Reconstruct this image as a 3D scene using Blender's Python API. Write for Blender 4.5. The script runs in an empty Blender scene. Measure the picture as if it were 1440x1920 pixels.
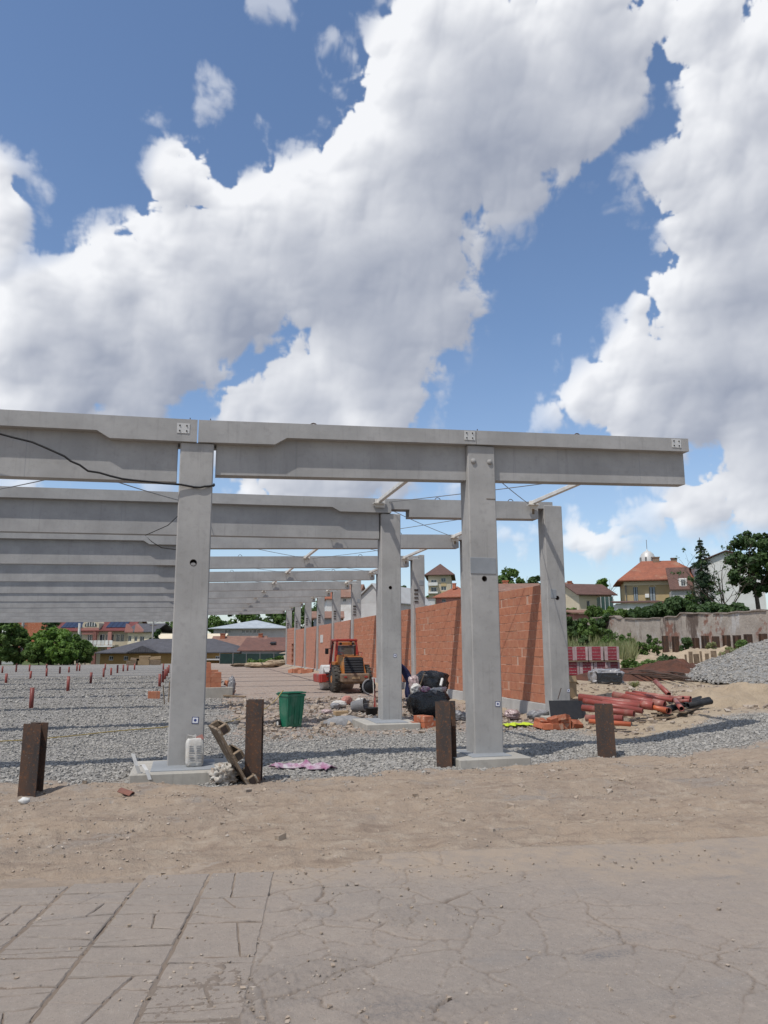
import bpy, bmesh, math, random
import numpy as np
from mathutils import Vector, Matrix, Euler

random.seed(7); RNG = np.random.default_rng(7)
SC = bpy.context.scene
COL = SC.collection
R = math.radians

# ------------------------------------------------------------------ camera
FPX, YAW, PITCH, ROLL, CAMH = 1447.42, 0.2442, 0.1751, -0.0046, 1.7459
_f = np.array([math.sin(YAW)*math.cos(PITCH), math.cos(YAW)*math.cos(PITCH), math.sin(PITCH)])
_r0 = np.array([math.cos(YAW), -math.sin(YAW), 0.0]); _u0 = np.cross(_r0, _f)
_r = _r0*math.cos(ROLL)+_u0*math.sin(ROLL); _u = -_r0*math.sin(ROLL)+_u0*math.cos(ROLL)
cam = bpy.data.cameras.new('camera'); camo = bpy.data.objects.new('camera', cam); COL.objects.link(camo)
cam.sensor_fit = 'VERTICAL'; cam.sensor_height = 36.0; cam.lens = FPX/1920*36.0
cam.clip_start = 0.05; cam.clip_end = 5000
camo.matrix_world = Matrix(((_r[0], _u[0], -_f[0], 0), (_r[1], _u[1], -_f[1], 0), (_r[2], _u[2], -_f[2], CAMH), (0, 0, 0, 1)))
SC.camera = camo
SC.view_settings.view_transform = 'Standard'; SC.view_settings.look = 'None'
SC.view_settings.exposure = 0.0; SC.view_settings.use_curve_mapping = False
SC.view_settings.gamma = 1.0

# survey helpers: sight lines measured from the camera position, turned into metres
def ray(px, py): return _f+_r*(px-720)/FPX-_u*(py-960)/FPX
def cp(px, py, D): return ray(px, py)*D+np.array([0, 0, CAMH])
def gz(px, py, z=0.0):
    d = ray(px, py); return d*((z-CAMH)/d[2])+np.array([0, 0, CAMH])
def gy(px, py, Y):
    d = ray(px, py); return d*(Y/d[1])+np.array([0, 0, CAMH])

# ------------------------------------------------------------------ sun
LD = Vector((0.46, 0.32, -1.0)).normalized()          # direction the light travels
sun = bpy.data.lights.new('sun', 'SUN'); suno = bpy.data.objects.new('sun', sun); COL.objects.link(suno)
sun.energy = 3.45; sun.angle = R(0.53); sun.color = (1.0, 0.955, 0.89)
suno.rotation_euler = LD.to_track_quat('-Z', 'Y').to_euler(); suno.location = (-10, -10, 30)
SUN_EL = math.asin(-LD.z); SUN_AZ = math.atan2(-LD.x, -LD.y)

# ------------------------------------------------------------------ node helpers
class NT:
    def __init__(s, tree): s.t = tree
    def n(s, typ, **kw):
        nd = s.t.nodes.new(typ)
        for k, v in kw.items(): setattr(nd, k, v)
        return nd
    def put(s, sock, v):
        if isinstance(v, bpy.types.NodeSocket): s.t.links.new(v, sock)
        elif v is not None: sock.default_value = v
    def m(s, op, a, b=None, c=None, clamp=False):
        nd = s.n('ShaderNodeMath', operation=op, use_clamp=clamp)
        for i, v in enumerate((a, b, c)):
            if v is not None: s.put(nd.inputs[i], v)
        return nd.outputs[0]
    def v(s, op, a, b=None, c=None, scale=None):
        nd = s.n('ShaderNodeVectorMath', operation=op)
        s.put(nd.inputs[0], a)
        if b is not None: s.put(nd.inputs[1], b)
        if c is not None: s.put(nd.inputs[2], c)
        if scale is not None: s.put(nd.inputs['Scale'], scale)
        return nd.outputs['Value'] if op in ('DISTANCE', 'DOT_PRODUCT', 'LENGTH') else nd.outputs[0]
    def noise(s, vec, scale, detail=3, rough=0.55, dist=0.0, out='Fac', lac=2.0):
        nd = s.n('ShaderNodeTexNoise'); s.put(nd.inputs['Vector'], vec)
        nd.inputs['Scale'].default_value = scale; nd.inputs['Detail'].default_value = detail
        nd.inputs['Roughness'].default_value = rough; nd.inputs['Distortion'].default_value = dist; nd.inputs['Lacunarity'].default_value = lac
        return nd.outputs[out if out == 'Color' else 0]
    def vor(s, vec, scale, feature='F1', detail=0, smooth=0.5, out='Distance', rnd=1.0):
        nd = s.n('ShaderNodeTexVoronoi', feature=feature); s.put(nd.inputs['Vector'], vec)
        nd.inputs['Scale'].default_value = scale
        if 'Detail' in nd.inputs: nd.inputs['Detail'].default_value = detail
        if feature == 'SMOOTH_F1': nd.inputs['Smoothness'].default_value = smooth
        nd.inputs['Randomness'].default_value = rnd
        return nd.outputs[out]
    def mr(s, v, a, b, c=0.0, d=1.0, smooth=True):
        nd = s.n('ShaderNodeMapRange', interpolation_type='SMOOTHSTEP' if smooth else 'LINEAR'); nd.clamp = True
        for i, x in enumerate((v, a, b, c, d)): s.put(nd.inputs[i], x)
        return nd.outputs[0]
    def mix(s, fac, a, b, blend='MIX'):
        nd = s.n('ShaderNodeMix', data_type='RGBA', blend_type=blend)
        s.put(nd.inputs[0], fac)
        for i, x in ((6, a), (7, b)):
            s.put(nd.inputs[i], (*x, 1.0) if isinstance(x, tuple) and len(x) == 3 else x)
        return nd.outputs[2]
    def mapping(s, vec, scale=(1, 1, 1), rot=(0, 0, 0), loc=(0, 0, 0)):
        nd = s.n('ShaderNodeMapping'); s.put(nd.inputs[0], vec)
        nd.inputs['Scale'].default_value = scale; nd.inputs['Rotation'].default_value = rot; nd.inputs['Location'].default_value = loc
        return nd.outputs[0]

# ------------------------------------------------------------------ world: Nishita sky with cumulus
world = bpy.data.worlds.new('World'); SC.world = world; world.use_nodes = True
wt = world.node_tree; wt.nodes.clear()

CLOUDS = [  # px, py, radius px: directions of the cumulus towers as sighted from the ground
 (40,650,120),(170,640,150),(310,640,130),(120,560,70),(235,540,110),(330,470,105),(345,350,75),(335,275,44),(395,300,30),(290,330,22),(205,440,36),
 (430,420,85),(430,540,150),(560,430,130),(535,320,34),(580,312,26),(478,318,18),(660,350,110),(640,280,40),(700,260,85),(760,150,95),(740,60,70),(820,30,110),
 (640,510,170),(770,470,150),(815,580,105),(895,475,30),(880,560,55),(700,640,150),(770,300,150),(900,250,170),(900,120,160),(1040,210,140),
 (1100,90,130),(1225,15,60),(1300,55,55),(1190,90,48),(1290,110,34),(1170,205,44),(1330,140,60),(1290,190,24),(985,345,70),(920,400,40),(1170,150,60),(1330,30,110),(1450,60,90),(470,760,70),(580,740,110),(700,730,100),(430,700,30),(770,690,60),
 (1420,210,110),(1340,270,100),(1265,330,70),(1185,370,36),(1195,310,40),(1350,400,120),(1450,330,120),(1400,520,140),(1310,560,95),(1245,545,48),(1200,590,42),
 (1320,690,140),(1200,690,80),(1110,700,40),(1085,745,50),(1030,765,36),(1000,800,25),(1460,680,140),(1180,780,80),(1300,790,90),(1400,830,80),
 (0,330,62),(30,400,52),(-30,420,70),(10,470,40),(60,330,10),(0,500,35),
 (410,196,22),(385,200,14),(430,203,16),(492,212,9),(625,70,17),(662,90,19),(668,125,16),(640,140,18),(612,120,10),(490,4,24),(520,20,14),(80,195,8),(40,185,5),(15,140,6),
 (1080,1010,46),(1120,1030,40),(1165,1015,44),(1285,950,60),(1240,965,30),(1340,960,50),(1420,900,95),(1180,930,26),(1060,960,20),(300,930,40),(40,990,60),(900,985,24),(1440,980,50),(960,1010,34),(560,850,110),(700,830,120),(450,850,60),(640,920,70),(480,930,40),(760,910,40),(850,935,26),(1330,1060,30),(1000,985,20),(100,780,110),(250,770,80),(150,860,40),(60,920,40),(1380,770,90),(1250,830,60),(900,1050,26),(1060,640,0)]
def blob_dir(px, py, rp):
    d = ray(px, py); n = np.linalg.norm(d)
    return tuple(d/n), rp/FPX/n*0.95

def _hash(ix, iy, iz, seed):
    h = (ix.astype(np.uint32)*np.uint32(374761393)+iy.astype(np.uint32)*np.uint32(668265263)+iz.astype(np.uint32)*np.uint32(2147483647)+np.uint32(seed*974711))
    h = (h ^ (h >> np.uint32(13)))*np.uint32(1274126177); h = h ^ (h >> np.uint32(16)); h = h*np.uint32(2246822519); h = h ^ (h >> np.uint32(15))
    return h
def vnoise(x, y, z, seed=0):                      # smooth value noise, -1..1
    xf, yf, zf = np.floor(x), np.floor(y), np.floor(z)
    ix, iy, iz = xf.astype(np.int64), yf.astype(np.int64), zf.astype(np.int64)
    fx, fy, fz = (x-xf), (y-yf), (z-zf)
    fx = fx*fx*fx*(fx*(fx*6-15)+10); fy = fy*fy*fy*(fy*(fy*6-15)+10); fz = fz*fz*fz*(fz*(fz*6-15)+10)
    def c(a, b, d): return (_hash(ix+a, iy+b, iz+d, seed) & np.uint32(0xffffff)).astype(np.float32)*np.float32(2/16777215.0)-1
    x00 = c(0,0,0)*(1-fx)+c(1,0,0)*fx; x10 = c(0,1,0)*(1-fx)+c(1,1,0)*fx
    x01 = c(0,0,1)*(1-fx)+c(1,0,1)*fx; x11 = c(0,1,1)*(1-fx)+c(1,1,1)*fx
    return (x00*(1-fy)+x10*fy)*(1-fz)+(x01*(1-fy)+x11*fy)*fz
def fbm3(x, y, z, oct=4, seed=0, gain=0.5, billow=False):
    a, t, n = 1.0, 0.0, 0.0
    for k in range(oct):
        v = vnoise(x*2.03**k+11.3*k, y*2.03**k-7.1*k, z*2.03**k+3.7*k, seed+k)
        t = t+a*(np.abs(v)*2-0.75 if billow else v); n += a; a *= gain
    return t/n
def sst(a, b, x):
    t = np.clip((x-a)/(b-a), 0, 1); return t*t*(3-2*t)

_CB = [blob_dir(*c) for c in CLOUDS]
_AX = ray(720, 700)/np.linalg.norm(ray(720, 700))
_SHD = [(*blob_dir(px, py, rp), k) for px, py, rp, k in ((900,270,150,0.7),(1000,180,120,0.45),(720,560,140,0.6),(560,520,90,0.3),(1390,560,130,0.55),(1300,760,120,0.6),(1130,60,120,0.45))]   # grey shade painted by hand into the thick hearts of the clouds
def cloud_field(th, el):
    x, y, z = np.cos(el)*np.cos(th), np.cos(el)*np.sin(th), np.sin(el)
    # domain warp: eddies that pull the cloud edges about
    wx = fbm3(x*9, y*9, z*9, 3, 1)*0.016+fbm3(x*30, y*30, z*30, 2, 5)*0.005
    wy = fbm3(x*9+40, y*9, z*9, 3, 2)*0.016+fbm3(x*30+40, y*30, z*30, 2, 6)*0.005
    wz = fbm3(x*9+80, y*9, z*9, 3, 3)*0.016+fbm3(x*30+80, y*30, z*30, 2, 7)*0.005
    px, py, pz = x+wx, y+wy, z+wz
    acc = np.zeros_like(x); K = 170.0
    for c, r in _CB:
        acc += np.exp(np.clip(K*(r-np.sqrt((px-c[0])**2+(py-c[1])**2+(pz-c[2])**2)), -30, 30))
    acc = np.log(acc+1e-9)/K
    gen = fbm3(x*3.2+5, y*3.2, z*5.5, 4, 21)*0.20-0.015     # the same fair-weather cover all round the sky
    sect = sst(0.70, 0.80, x*_AX[0]+y*_AX[1]+z*_AX[2])
    acc = np.maximum(acc, gen-sect*0.5)
    bil = fbm3(px*19, py*19, pz*19, 5, 31, 0.5, True)       # rounded heads with creases between
    bi2 = fbm3(px*46, py*46, pz*46, 4, 36, 0.5, True)
    wisp = fbm3(px*40, py*40, pz*22, 5, 41, 0.62)
    mid = fbm3(px*11, py*11, pz*13, 4, 61)
    f = acc+bil*0.026+bi2*0.010+mid*0.006
    return f, acc, wisp, fbm3(x*4.2+3, y*4.2, z*6.5, 3, 51), mid, bil, bi2
def blur(a, r):
    for ax in (0, 1):
        for _ in range(2):
            c = np.cumsum(np.pad(a, [(r+1, r) if k == ax else (0, 0) for k in (0, 1)], mode='edge'), axis=ax)
            n = a.shape[ax]
            a = (np.take(c, np.arange(2*r+1, 2*r+1+n), axis=ax)-np.take(c, np.arange(0, n), axis=ax))/(2*r+1)
    return a
def cloud_maps(th0, th1, el0, el1, nx, ny):
    th = np.linspace(th0, th1, nx, endpoint=False)+(th1-th0)/nx/2; el = np.linspace(el0, el1, ny, endpoint=False)+(el1-el0)/ny/2
    TH, EL = np.meshgrid(th.astype(np.float32), el.astype(np.float32))
    f, base, wisp, big, mid, bil, bi2 = cloud_field(TH, EL)
    step = abs(th1-th0)/nx
    T = blur(np.clip(f, 0, None), max(1, int(round(0.004/step))))
    # march towards the sun (up and to the left in the view): how much cloud shades each spot
    sh = np.zeros_like(T)
    for k in range(1, 17):
        a = 0.0075*k*(1+0.03*k)
        ox, oy = int(round(a*0.55/step)), int(round(a*0.83/step))
        sh += np.roll(np.roll(T, ox, axis=1), -oy, axis=0)*0.0075*(1+0.06*k)*math.exp(-k/14.0)
    light = np.exp(-sh*330.0)
    # relief of the heads, seen at two sizes
    rel = 0
    for r_, g_ in ((1, 0.26), (4, 0.45), (12, 0.6)):
        rr = max(1, int(round(r_*0.00153/step)))
        h_ = blur(np.sqrt(np.clip(f+0.004, 0, None)), rr)
        gx = np.gradient(h_, axis=1)/step; gv = np.gradient(h_, axis=0)/step
        rel = rel+np.clip((gx*0.55-gv*0.83)*0.085, -0.45, 0.45)*g_
    sharp = sst(0.25, 0.75, light+rel*0.3)
    # lit edges are crisp, shaded undersides fray out
    thin = sst(0.003, 0.013, blur(np.clip(base, 0, 0.05), max(1, int(round(0.022/step)))))      # broad clouds against small wisps
    w_edge = 0.0135-0.0085*sharp+0.018*(1-thin)
    alpha = np.clip((f+wisp*(0.016-0.011*sharp+0.014*(1-thin))+w_edge*0.35)/w_edge, 0, 1); alpha = alpha*alpha*(3-2*alpha)
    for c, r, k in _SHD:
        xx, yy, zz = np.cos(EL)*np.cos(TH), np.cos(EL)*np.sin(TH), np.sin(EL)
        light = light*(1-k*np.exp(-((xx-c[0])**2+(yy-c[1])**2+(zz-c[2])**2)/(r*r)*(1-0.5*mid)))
    alpha = alpha*(0.45+0.55*thin)
    b = 0.12+0.82*light+rel*0.85*(0.35+0.65*light)+big*0.20+mid*0.10+wisp*0.03+(bil*0.16+bi2*0.07)*(0.35+0.65*light)
    haze = 0.44*np.exp(-np.clip(EL, 0, None)/0.15)*(0.75+0.5*np.clip(big+mid, -0.5, 0.8))
    b = np.clip(b, 0, 1); a2 = 1-(1-alpha)*(1-haze)
    b = (b*alpha+0.50*haze*(1-alpha))/np.maximum(a2, 1e-4)
    return np.where(a2 > 1e-3, b, 0.6), a2
def up4(a, k):                                     # bilinear upsampling of the coarse map
    ny, nx = a.shape
    yi = (np.arange(ny*k)+0.5)/k-0.5; xi = (np.arange(nx*k)+0.5)/k-0.5
    y0 = np.floor(yi).astype(int); x0 = np.floor(xi).astype(int); fy = (yi-y0)[:, None]; fx = (xi-x0)[None, :]
    y1 = np.clip(y0+1, 0, ny-1); y0 = np.clip(y0, 0, ny-1); x1 = (x0+1) % nx; x0 = x0 % nx
    return (a[y0][:, x0]*(1-fx)+a[y0][:, x1]*fx)*(1-fy)+(a[y1][:, x0]*(1-fx)+a[y1][:, x1]*fx)*fy
NX, NY = 4096, 2048
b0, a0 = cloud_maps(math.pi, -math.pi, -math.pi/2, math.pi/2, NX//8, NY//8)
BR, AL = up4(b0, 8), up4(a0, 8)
thc = math.pi/2-YAW
u0 = int((0.5-(thc+R(46))/(2*math.pi))*NX); u1 = int((0.5-(thc-R(46))/(2*math.pi))*NX)
v0 = int((R(-4)/math.pi+0.5)*NY); v1 = int((R(52)/math.pi+0.5)*NY)
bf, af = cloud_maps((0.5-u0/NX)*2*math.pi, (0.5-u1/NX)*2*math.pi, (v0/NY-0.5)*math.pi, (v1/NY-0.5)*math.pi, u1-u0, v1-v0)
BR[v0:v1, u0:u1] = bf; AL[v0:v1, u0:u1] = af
buf = np.zeros((NY, NX, 4), np.float32); buf[..., 0] = BR; buf[..., 1] = AL; buf[..., 3] = 1
img = bpy.data.images.new('cumulus_cover', NX, NY, alpha=False, float_buffer=True); img.colorspace_settings.name = 'Non-Color'
img.pixels.foreach_set(buf.ravel()); img.pack()
del buf
W = NT(wt)
tc = W.n('ShaderNodeTexCoord').outputs['Generated']
env = W.n('ShaderNodeTexEnvironment', interpolation='Linear'); env.image = img; W.put(env.inputs[0], tc)
sepc = W.n('ShaderNodeSeparateColor'); W.put(sepc.inputs[0], env.outputs[0])
br, alpha = sepc.outputs[0], sepc.outputs[1]
sky = W.n('ShaderNodeTexSky', sky_type='NISHITA'); sky.sun_disc = False
sky.sun_elevation = SUN_EL; sky.sun_rotation = SUN_AZ; sky.altitude = 100; sky.air_density = 1.0; sky.dust_density = 0.6; sky.ozone_density = 1.3
ccol = W.mix(br, (0.33, 0.365, 0.455), (0.95, 0.96, 0.985))
SKYS = 0.13
skyc = W.mix(1.0, sky.outputs[0], (0.98, 1.05, 1.13), 'MULTIPLY')
ccs = W.v('SCALE', ccol, scale=1.0/SKYS)
fin = W.mix(W.m('MULTIPLY', alpha, 0.96), skyc, ccs)
bg = W.n('ShaderNodeBackground'); W.put(bg.inputs[0], fin); bg.inputs[1].default_value = SKYS
wo = W.n('ShaderNodeOutputWorld'); wt.links.new(bg.outputs[0], wo.inputs[0])
try: world.cycles.sampling_method = 'MANUAL'; world.cycles.sample_map_resolution = 512
except Exception: pass

# ------------------------------------------------------------------ scene helpers
def tag(o, label=None, cat=None, group=None, kind=None):
    if label: o['label'] = label
    if cat: o['category'] = cat
    if group: o['group'] = group
    if kind or cat: o['kind'] = kind or 'thing'
    return o
def thing(name, label, cat, loc=(0, 0, 0), rotz=0.0, group=None):
    o = bpy.data.objects.new(name, None); COL.objects.link(o)
    o.empty_display_size = 0.2; o.location = tuple(loc); o.rotation_euler = (0, 0, rotz)
    return tag(o, label, cat, group)
def link(name, me, parent=None, mat=None, loc=None, rot=None):
    o = bpy.data.objects.new(name, me); COL.objects.link(o)
    if mat is not None and len(me.materials) == 0: me.materials.append(mat)
    if parent: o.parent = parent
    if loc is not None: o.location = tuple(loc)
    if rot is not None: o.rotation_euler = rot
    return o
def np_mesh(name, V, F, smooth=False):
    me = bpy.data.meshes.new(name); V = np.asarray(V, np.float32); F = np.asarray(F, np.int32); k = F.shape[1]
    me.vertices.add(len(V)); me.vertices.foreach_set('co', V.ravel())
    me.loops.add(F.size); me.loops.foreach_set('vertex_index', F.ravel())
    me.polygons.add(len(F)); me.polygons.foreach_set('loop_start', np.arange(0, F.size, k, dtype=np.int32))
    me.polygons.foreach_set('loop_total', np.full(len(F), k, np.int32))
    me.polygons.foreach_set('use_smooth', np.full(len(F), smooth, bool))
    me.update(calc_edges=True); return me
def rotm(rx=0, ry=0, rz=0): return np.array(Euler((rx, ry, rz)).to_matrix())
class MB:
    """collects shapes into one mesh"""
    def __init__(s): s.V = []; s.F = []; s.S = []
    def add(s, vs, fs, smooth=False):
        b = len(s.V); s.V += [tuple(map(float, v)) for v in vs]; s.F += [tuple(b+i for i in f) for f in fs]; s.S += [smooth]*len(fs); return s
    def hexa(s, p):   # 8 points: bottom 4 ccw, top 4 ccw
        return s.add(p, [(3, 2, 1, 0), (4, 5, 6, 7), (0, 1, 5, 4), (1, 2, 6, 5), (2, 3, 7, 6), (3, 0, 4, 7)])
    def box(s, c, size, rot=None, b=0.0):
        hx, hy, hz = size[0]/2, size[1]/2, size[2]/2; c = np.array(c, float)
        M = np.eye(3) if rot is None else (rot if isinstance(rot, np.ndarray) else rotm(*rot))
        if b <= 0:
            P = [(-hx, -hy, -hz), (hx, -hy, -hz), (hx, hy, -hz), (-hx, hy, -hz), (-hx, -hy, hz), (hx, -hy, hz), (hx, hy, hz), (-hx, hy, hz)]
            return s.hexa([c+M@np.array(q) for q in P])
        b = min(b, hx*0.9, hy*0.9, hz*0.9)
        # chamfered vertical and horizontal edges: rings
        def ring(x, y, z, k): return [(-x+k, -y, z), (x-k, -y, z), (x, -y+k, z), (x, y-k, z), (x-k, y, z), (-x+k, y, z), (-x, y-k, z), (-x, -y+k, z)]
        P = ring(hx-b, hy-b, -hz, b*0.4)+ring(hx, hy, -hz+b, b)+ring(hx, hy, hz-b, b)+ring(hx-b, hy-b, hz, b*0.4)
        F = [tuple(range(7, -1, -1)), tuple(range(24, 32))]
        for k in range(3):
            for i in range(8): F.append((k*8+i, k*8+(i+1) % 8, k*8+8+(i+1) % 8, k*8+8+i))
        return s.add([c+M@np.array(q) for q in P], F)
    def bb(s, x0, x1, y0, y1, z0, z1, b=0.0): return s.box(((x0+x1)/2, (y0+y1)/2, (z0+z1)/2), (x1-x0, y1-y0, z1-z0), None, b)
    def tube(s, pts, rad, n=8, cap=True, smooth=True):
        pts = [np.array(p, float) for p in pts]; rad = [rad]*len(pts) if np.isscalar(rad) else list(rad)
        V = []; F = []; up = np.array([0.0, 0, 1]); prev = None
        for i, p in enumerate(pts):
            t = (pts[min(i+1, len(pts)-1)]-pts[max(i-1, 0)]); t = t/(np.linalg.norm(t)+1e-9)
            if prev is None:
                a = np.cross(t, up if abs(t[2]) < 0.9 else np.array([1.0, 0, 0]))
            else: a = prev-t*(prev@t)
            a = a/(np.linalg.norm(a)+1e-9); b = np.cross(t, a); prev = a
            for k in range(n):
                an = 2*math.pi*k/n; V.append(p+(a*math.cos(an)+b*math.sin(an))*rad[i])
        for i in range(len(pts)-1):
            for k in range(n): F.append((i*n+k, i*n+(k+1) % n, (i+1)*n+(k+1) % n, (i+1)*n+k))
        s.add(V, F, smooth)
        if cap:
            m = (len(pts)-1)*n
            s.add([V[k] for k in range(n)], [tuple(range(n-1, -1, -1))]); s.add([V[m+k] for k in range(n)], [tuple(range(n))])
        return s
    def pipe(s, p0, p1, r, t=0.012, n=16):    # hollow pipe, open both ends
        p0 = np.array(p0, float); p1 = np.array(p1, float); d = p1-p0; d /= np.linalg.norm(d)
        a = np.cross(d, [0, 0, 1.0] if abs(d[2]) < 0.9 else [1.0, 0, 0]); a /= np.linalg.norm(a); b = np.cross(d, a)
        V = []
        for (q, rr) in ((p0, r), (p1, r), (p1, r-t), (p0, r-t)):
            for k in range(n):
                an = 2*math.pi*k/n; V.append(q+(a*math.cos(an)+b*math.sin(an))*rr)
        F = []
        for j in range(4):
            for k in range(n):
                F.append((j*n+k, ((j+1) % 4)*n+k, ((j+1) % 4)*n+(k+1) % n, j*n+(k+1) % n))
        return s.add(V, [f[::-1] for f in F], True)
    def cyl(s, p0, p1, r0, r1=None, n=16, smooth=True): return s.tube([p0, p1], [r0, r0 if r1 is None else r1], n, True, smooth)
    def prism(s, poly, y0, y1, axis='y'):     # polygon in xz extruded along y (axis 'y') or in xy along z ('z') or yz along x ('x')
        n = len(poly)
        def P(a, b, t): return {'y': (a, t, b), 'z': (a, b, t), 'x': (t, a, b)}[axis]
        V = [P(a, b, y0) for a, b in poly]+[P(a, b, y1) for a, b in poly]
        F = [tuple(range(n)), tuple(range(2*n-1, n-1, -1))]+[(i, n+i, n+(i+1) % n, (i+1) % n) for i in range(n)]
        return s.add(V, F)
    def lathe(s, prof, c=(0, 0, 0), n=16, smooth=True):
        V = []; F = []
        for r, z in prof:
            for k in range(n): V.append((c[0]+r*math.cos(2*math.pi*k/n), c[1]+r*math.sin(2*math.pi*k/n), c[2]+z))
        for i in range(len(prof)-1):
            for k in range(n): F.append((i*n+k, i*n+(k+1) % n, (i+1)*n+(k+1) % n, (i+1)*n+k))
        s.add(V, F, smooth); m = (len(prof)-1)*n
        s.add(V[:n], [tuple(range(n-1, -1, -1))]); s.add(V[m:], [tuple(range(n))]); return s
    def blob(s, c, rad, seed=0, amp=0.25, freq=1.6, nu=18, nv=11, flat=None, crease=0.0):   # lumpy closed sack
        V = []; F = []
        th = np.linspace(0, 2*math.pi, nu, endpoint=False); ph = np.linspace(-math.pi/2, math.pi/2, nv)
        T, P_ = np.meshgrid(th, ph); x, y, z = np.cos(P_)*np.cos(T), np.cos(P_)*np.sin(T), np.sin(P_)
        m = 1+amp*fbm3(x*freq+seed*3.1, y*freq-seed, z*freq+seed*1.7, 3, seed)
        if crease: m = m-crease*np.abs(fbm3(x*3+seed, y*3, z*3, 3, seed+9))*1.5
        x, y, z = x*m*rad[0], y*m*rad[1], z*m*rad[2]
        if flat is not None: z = np.maximum(z, flat)
        V = np.stack([x+c[0], y+c[1], z+c[2]], -1).reshape(-1, 3)
        for j in range(nv-1):
            for i in range(nu): F.append((j*nu+i, j*nu+(i+1) % nu, (j+1)*nu+(i+1) % nu, (j+1)*nu+i))
        return s.add(V, F, True)
    def mesh(s, name):
        me = bpy.data.meshes.new(name); me.from_pydata(s.V, [], s.F); me.polygons.foreach_set('use_smooth', s.S); me.update(); return me
    def build(s, name, mat, parent=None, loc=None, rot=None):
        return link(name, s.mesh(name), parent, mat, loc, rot)

# ------------------------------------------------------------------ materials
MATS = {}
def newmat(name):
    m = bpy.data.materials.new(name); m.use_nodes = True; t = m.node_tree; t.nodes.clear(); s = NT(t)
    bs = s.n('ShaderNodeBsdfPrincipled'); out = s.n('ShaderNodeOutputMaterial'); t.links.new(bs.outputs[0], out.inputs[0])
    MATS[name] = m; return m, s, bs
def coords(s, mode):
    if mode == 'pos': return s.n('ShaderNodeNewGeometry').outputs['Position']
    return s.n('ShaderNodeTexCoord').outputs['Object']
def bumpit(s, bs, h, strength, dist=0.02):
    b = s.n('ShaderNodeBump'); b.inputs['Strength'].default_value = strength; b.inputs['Distance'].default_value = dist
    s.put(b.inputs['Height'], h); s.put(bs.inputs['Normal'], b.outputs[0])
def pm(name, c1, c2=None, scale=3.0, rough=0.8, bump=0.25, bscale=30.0, mode='obj', spec=0.3, c3=None, s3=0.7, vary=0.12, metal=0.0, bdist=0.02, detail=5, rvar=0.1):
    m, s, bs = newmat(name); co = coords(s, mode)
    rnd = s.n('ShaderNodeObjectInfo').outputs['Random']
    co = s.v('ADD', co, s.v('SCALE', (13.0, 7.0, 3.0), scale=rnd)) if mode == 'obj' else co
    c2 = c2 or tuple(x*0.75 for x in c1)
    col = s.mix(s.mr(s.noise(co, scale, detail, 0.62), 0.33, 0.67), c1, c2)
    if c3: col = s.mix(s.mr(s.noise(co, s3, 4, 0.6, 0.4), 0.52, 0.68), col, c3)
    if vary:
        k = s.mr(rnd, 0, 1, 1-vary, 1+vary, smooth=False); col = s.mix(1.0, col, s.v('SCALE', (1, 1, 1), scale=k), 'MULTIPLY')
    s.put(bs.inputs['Base Color'], col)
    nf = s.noise(co, bscale, 4, 0.6)
    s.put(bs.inputs['Roughness'], s.mr(nf, 0.2, 0.8, max(0.05, rough-rvar), min(1, rough+rvar)))
    bs.inputs['Specular IOR Level'].default_value = spec; bs.inputs['Metallic'].default_value = metal
    if bump: bumpit(s, bs, nf, bump, bdist)
    return m

def mat_concrete(name, base=(0.355, 0.345, 0.33), dark=0.62, streak=0.5, mode='obj'):
    m, s, bs = newmat(name); co = coords(s, mode)
    rnd = s.n('ShaderNodeObjectInfo').outputs['Random']; co = s.v('ADD', co, s.v('SCALE', (17.0, 5.0, 9.0), scale=rnd))
    big = s.noise(co, 1.1, 5, 0.6); fine = s.noise(co, 9, 5, 0.65); spk = s.noise(co, 70, 3, 0.6)
    st = s.noise(s.mapping(co, scale=(9, 9, 0.5)), 1.6, 4, 0.6)
    d = tuple(b*dark for b in base); l = tuple(min(1, b*1.12) for b in base)
    col = s.mix(s.mr(big, 0.3, 0.7), tuple(b*0.88 for b in base), l)
    col = s.mix(s.m('MULTIPLY', s.mr(st, 0.54, 0.78), streak), col, d)
    col = s.mix(s.m('MULTIPLY', s.mr(s.noise(s.mapping(co, scale=(1.6, 1.6, 0.7), loc=(3, 1, 8)), 1.0, 5, 0.65, 0.6), 0.52, 0.66), 0.18), col, tuple(b*0.72 for b in base))
    col = s.mix(s.m('MULTIPLY', s.mr(fine, 0.5, 0.75), 0.35), col, d)
    col = s.mix(s.m('MULTIPLY', s.mr(spk, 0.62, 0.72), 0.5), col, d)
    s.put(bs.inputs['Base Color'], col); bs.inputs['Roughness'].default_value = 0.82; bs.inputs['Specular IOR Level'].default_value = 0.25
    pin = s.mr(s.vor(co, 42, 'F1'), 0.06, 0.16)
    h = s.m('ADD', s.m('MULTIPLY', pin, 0.25), s.m('ADD', s.m('MULTIPLY', fine, 0.5), s.m('MULTIPLY', spk, 0.25)))
    bumpit(s, bs, h, 0.22, 0.012); return m

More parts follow.
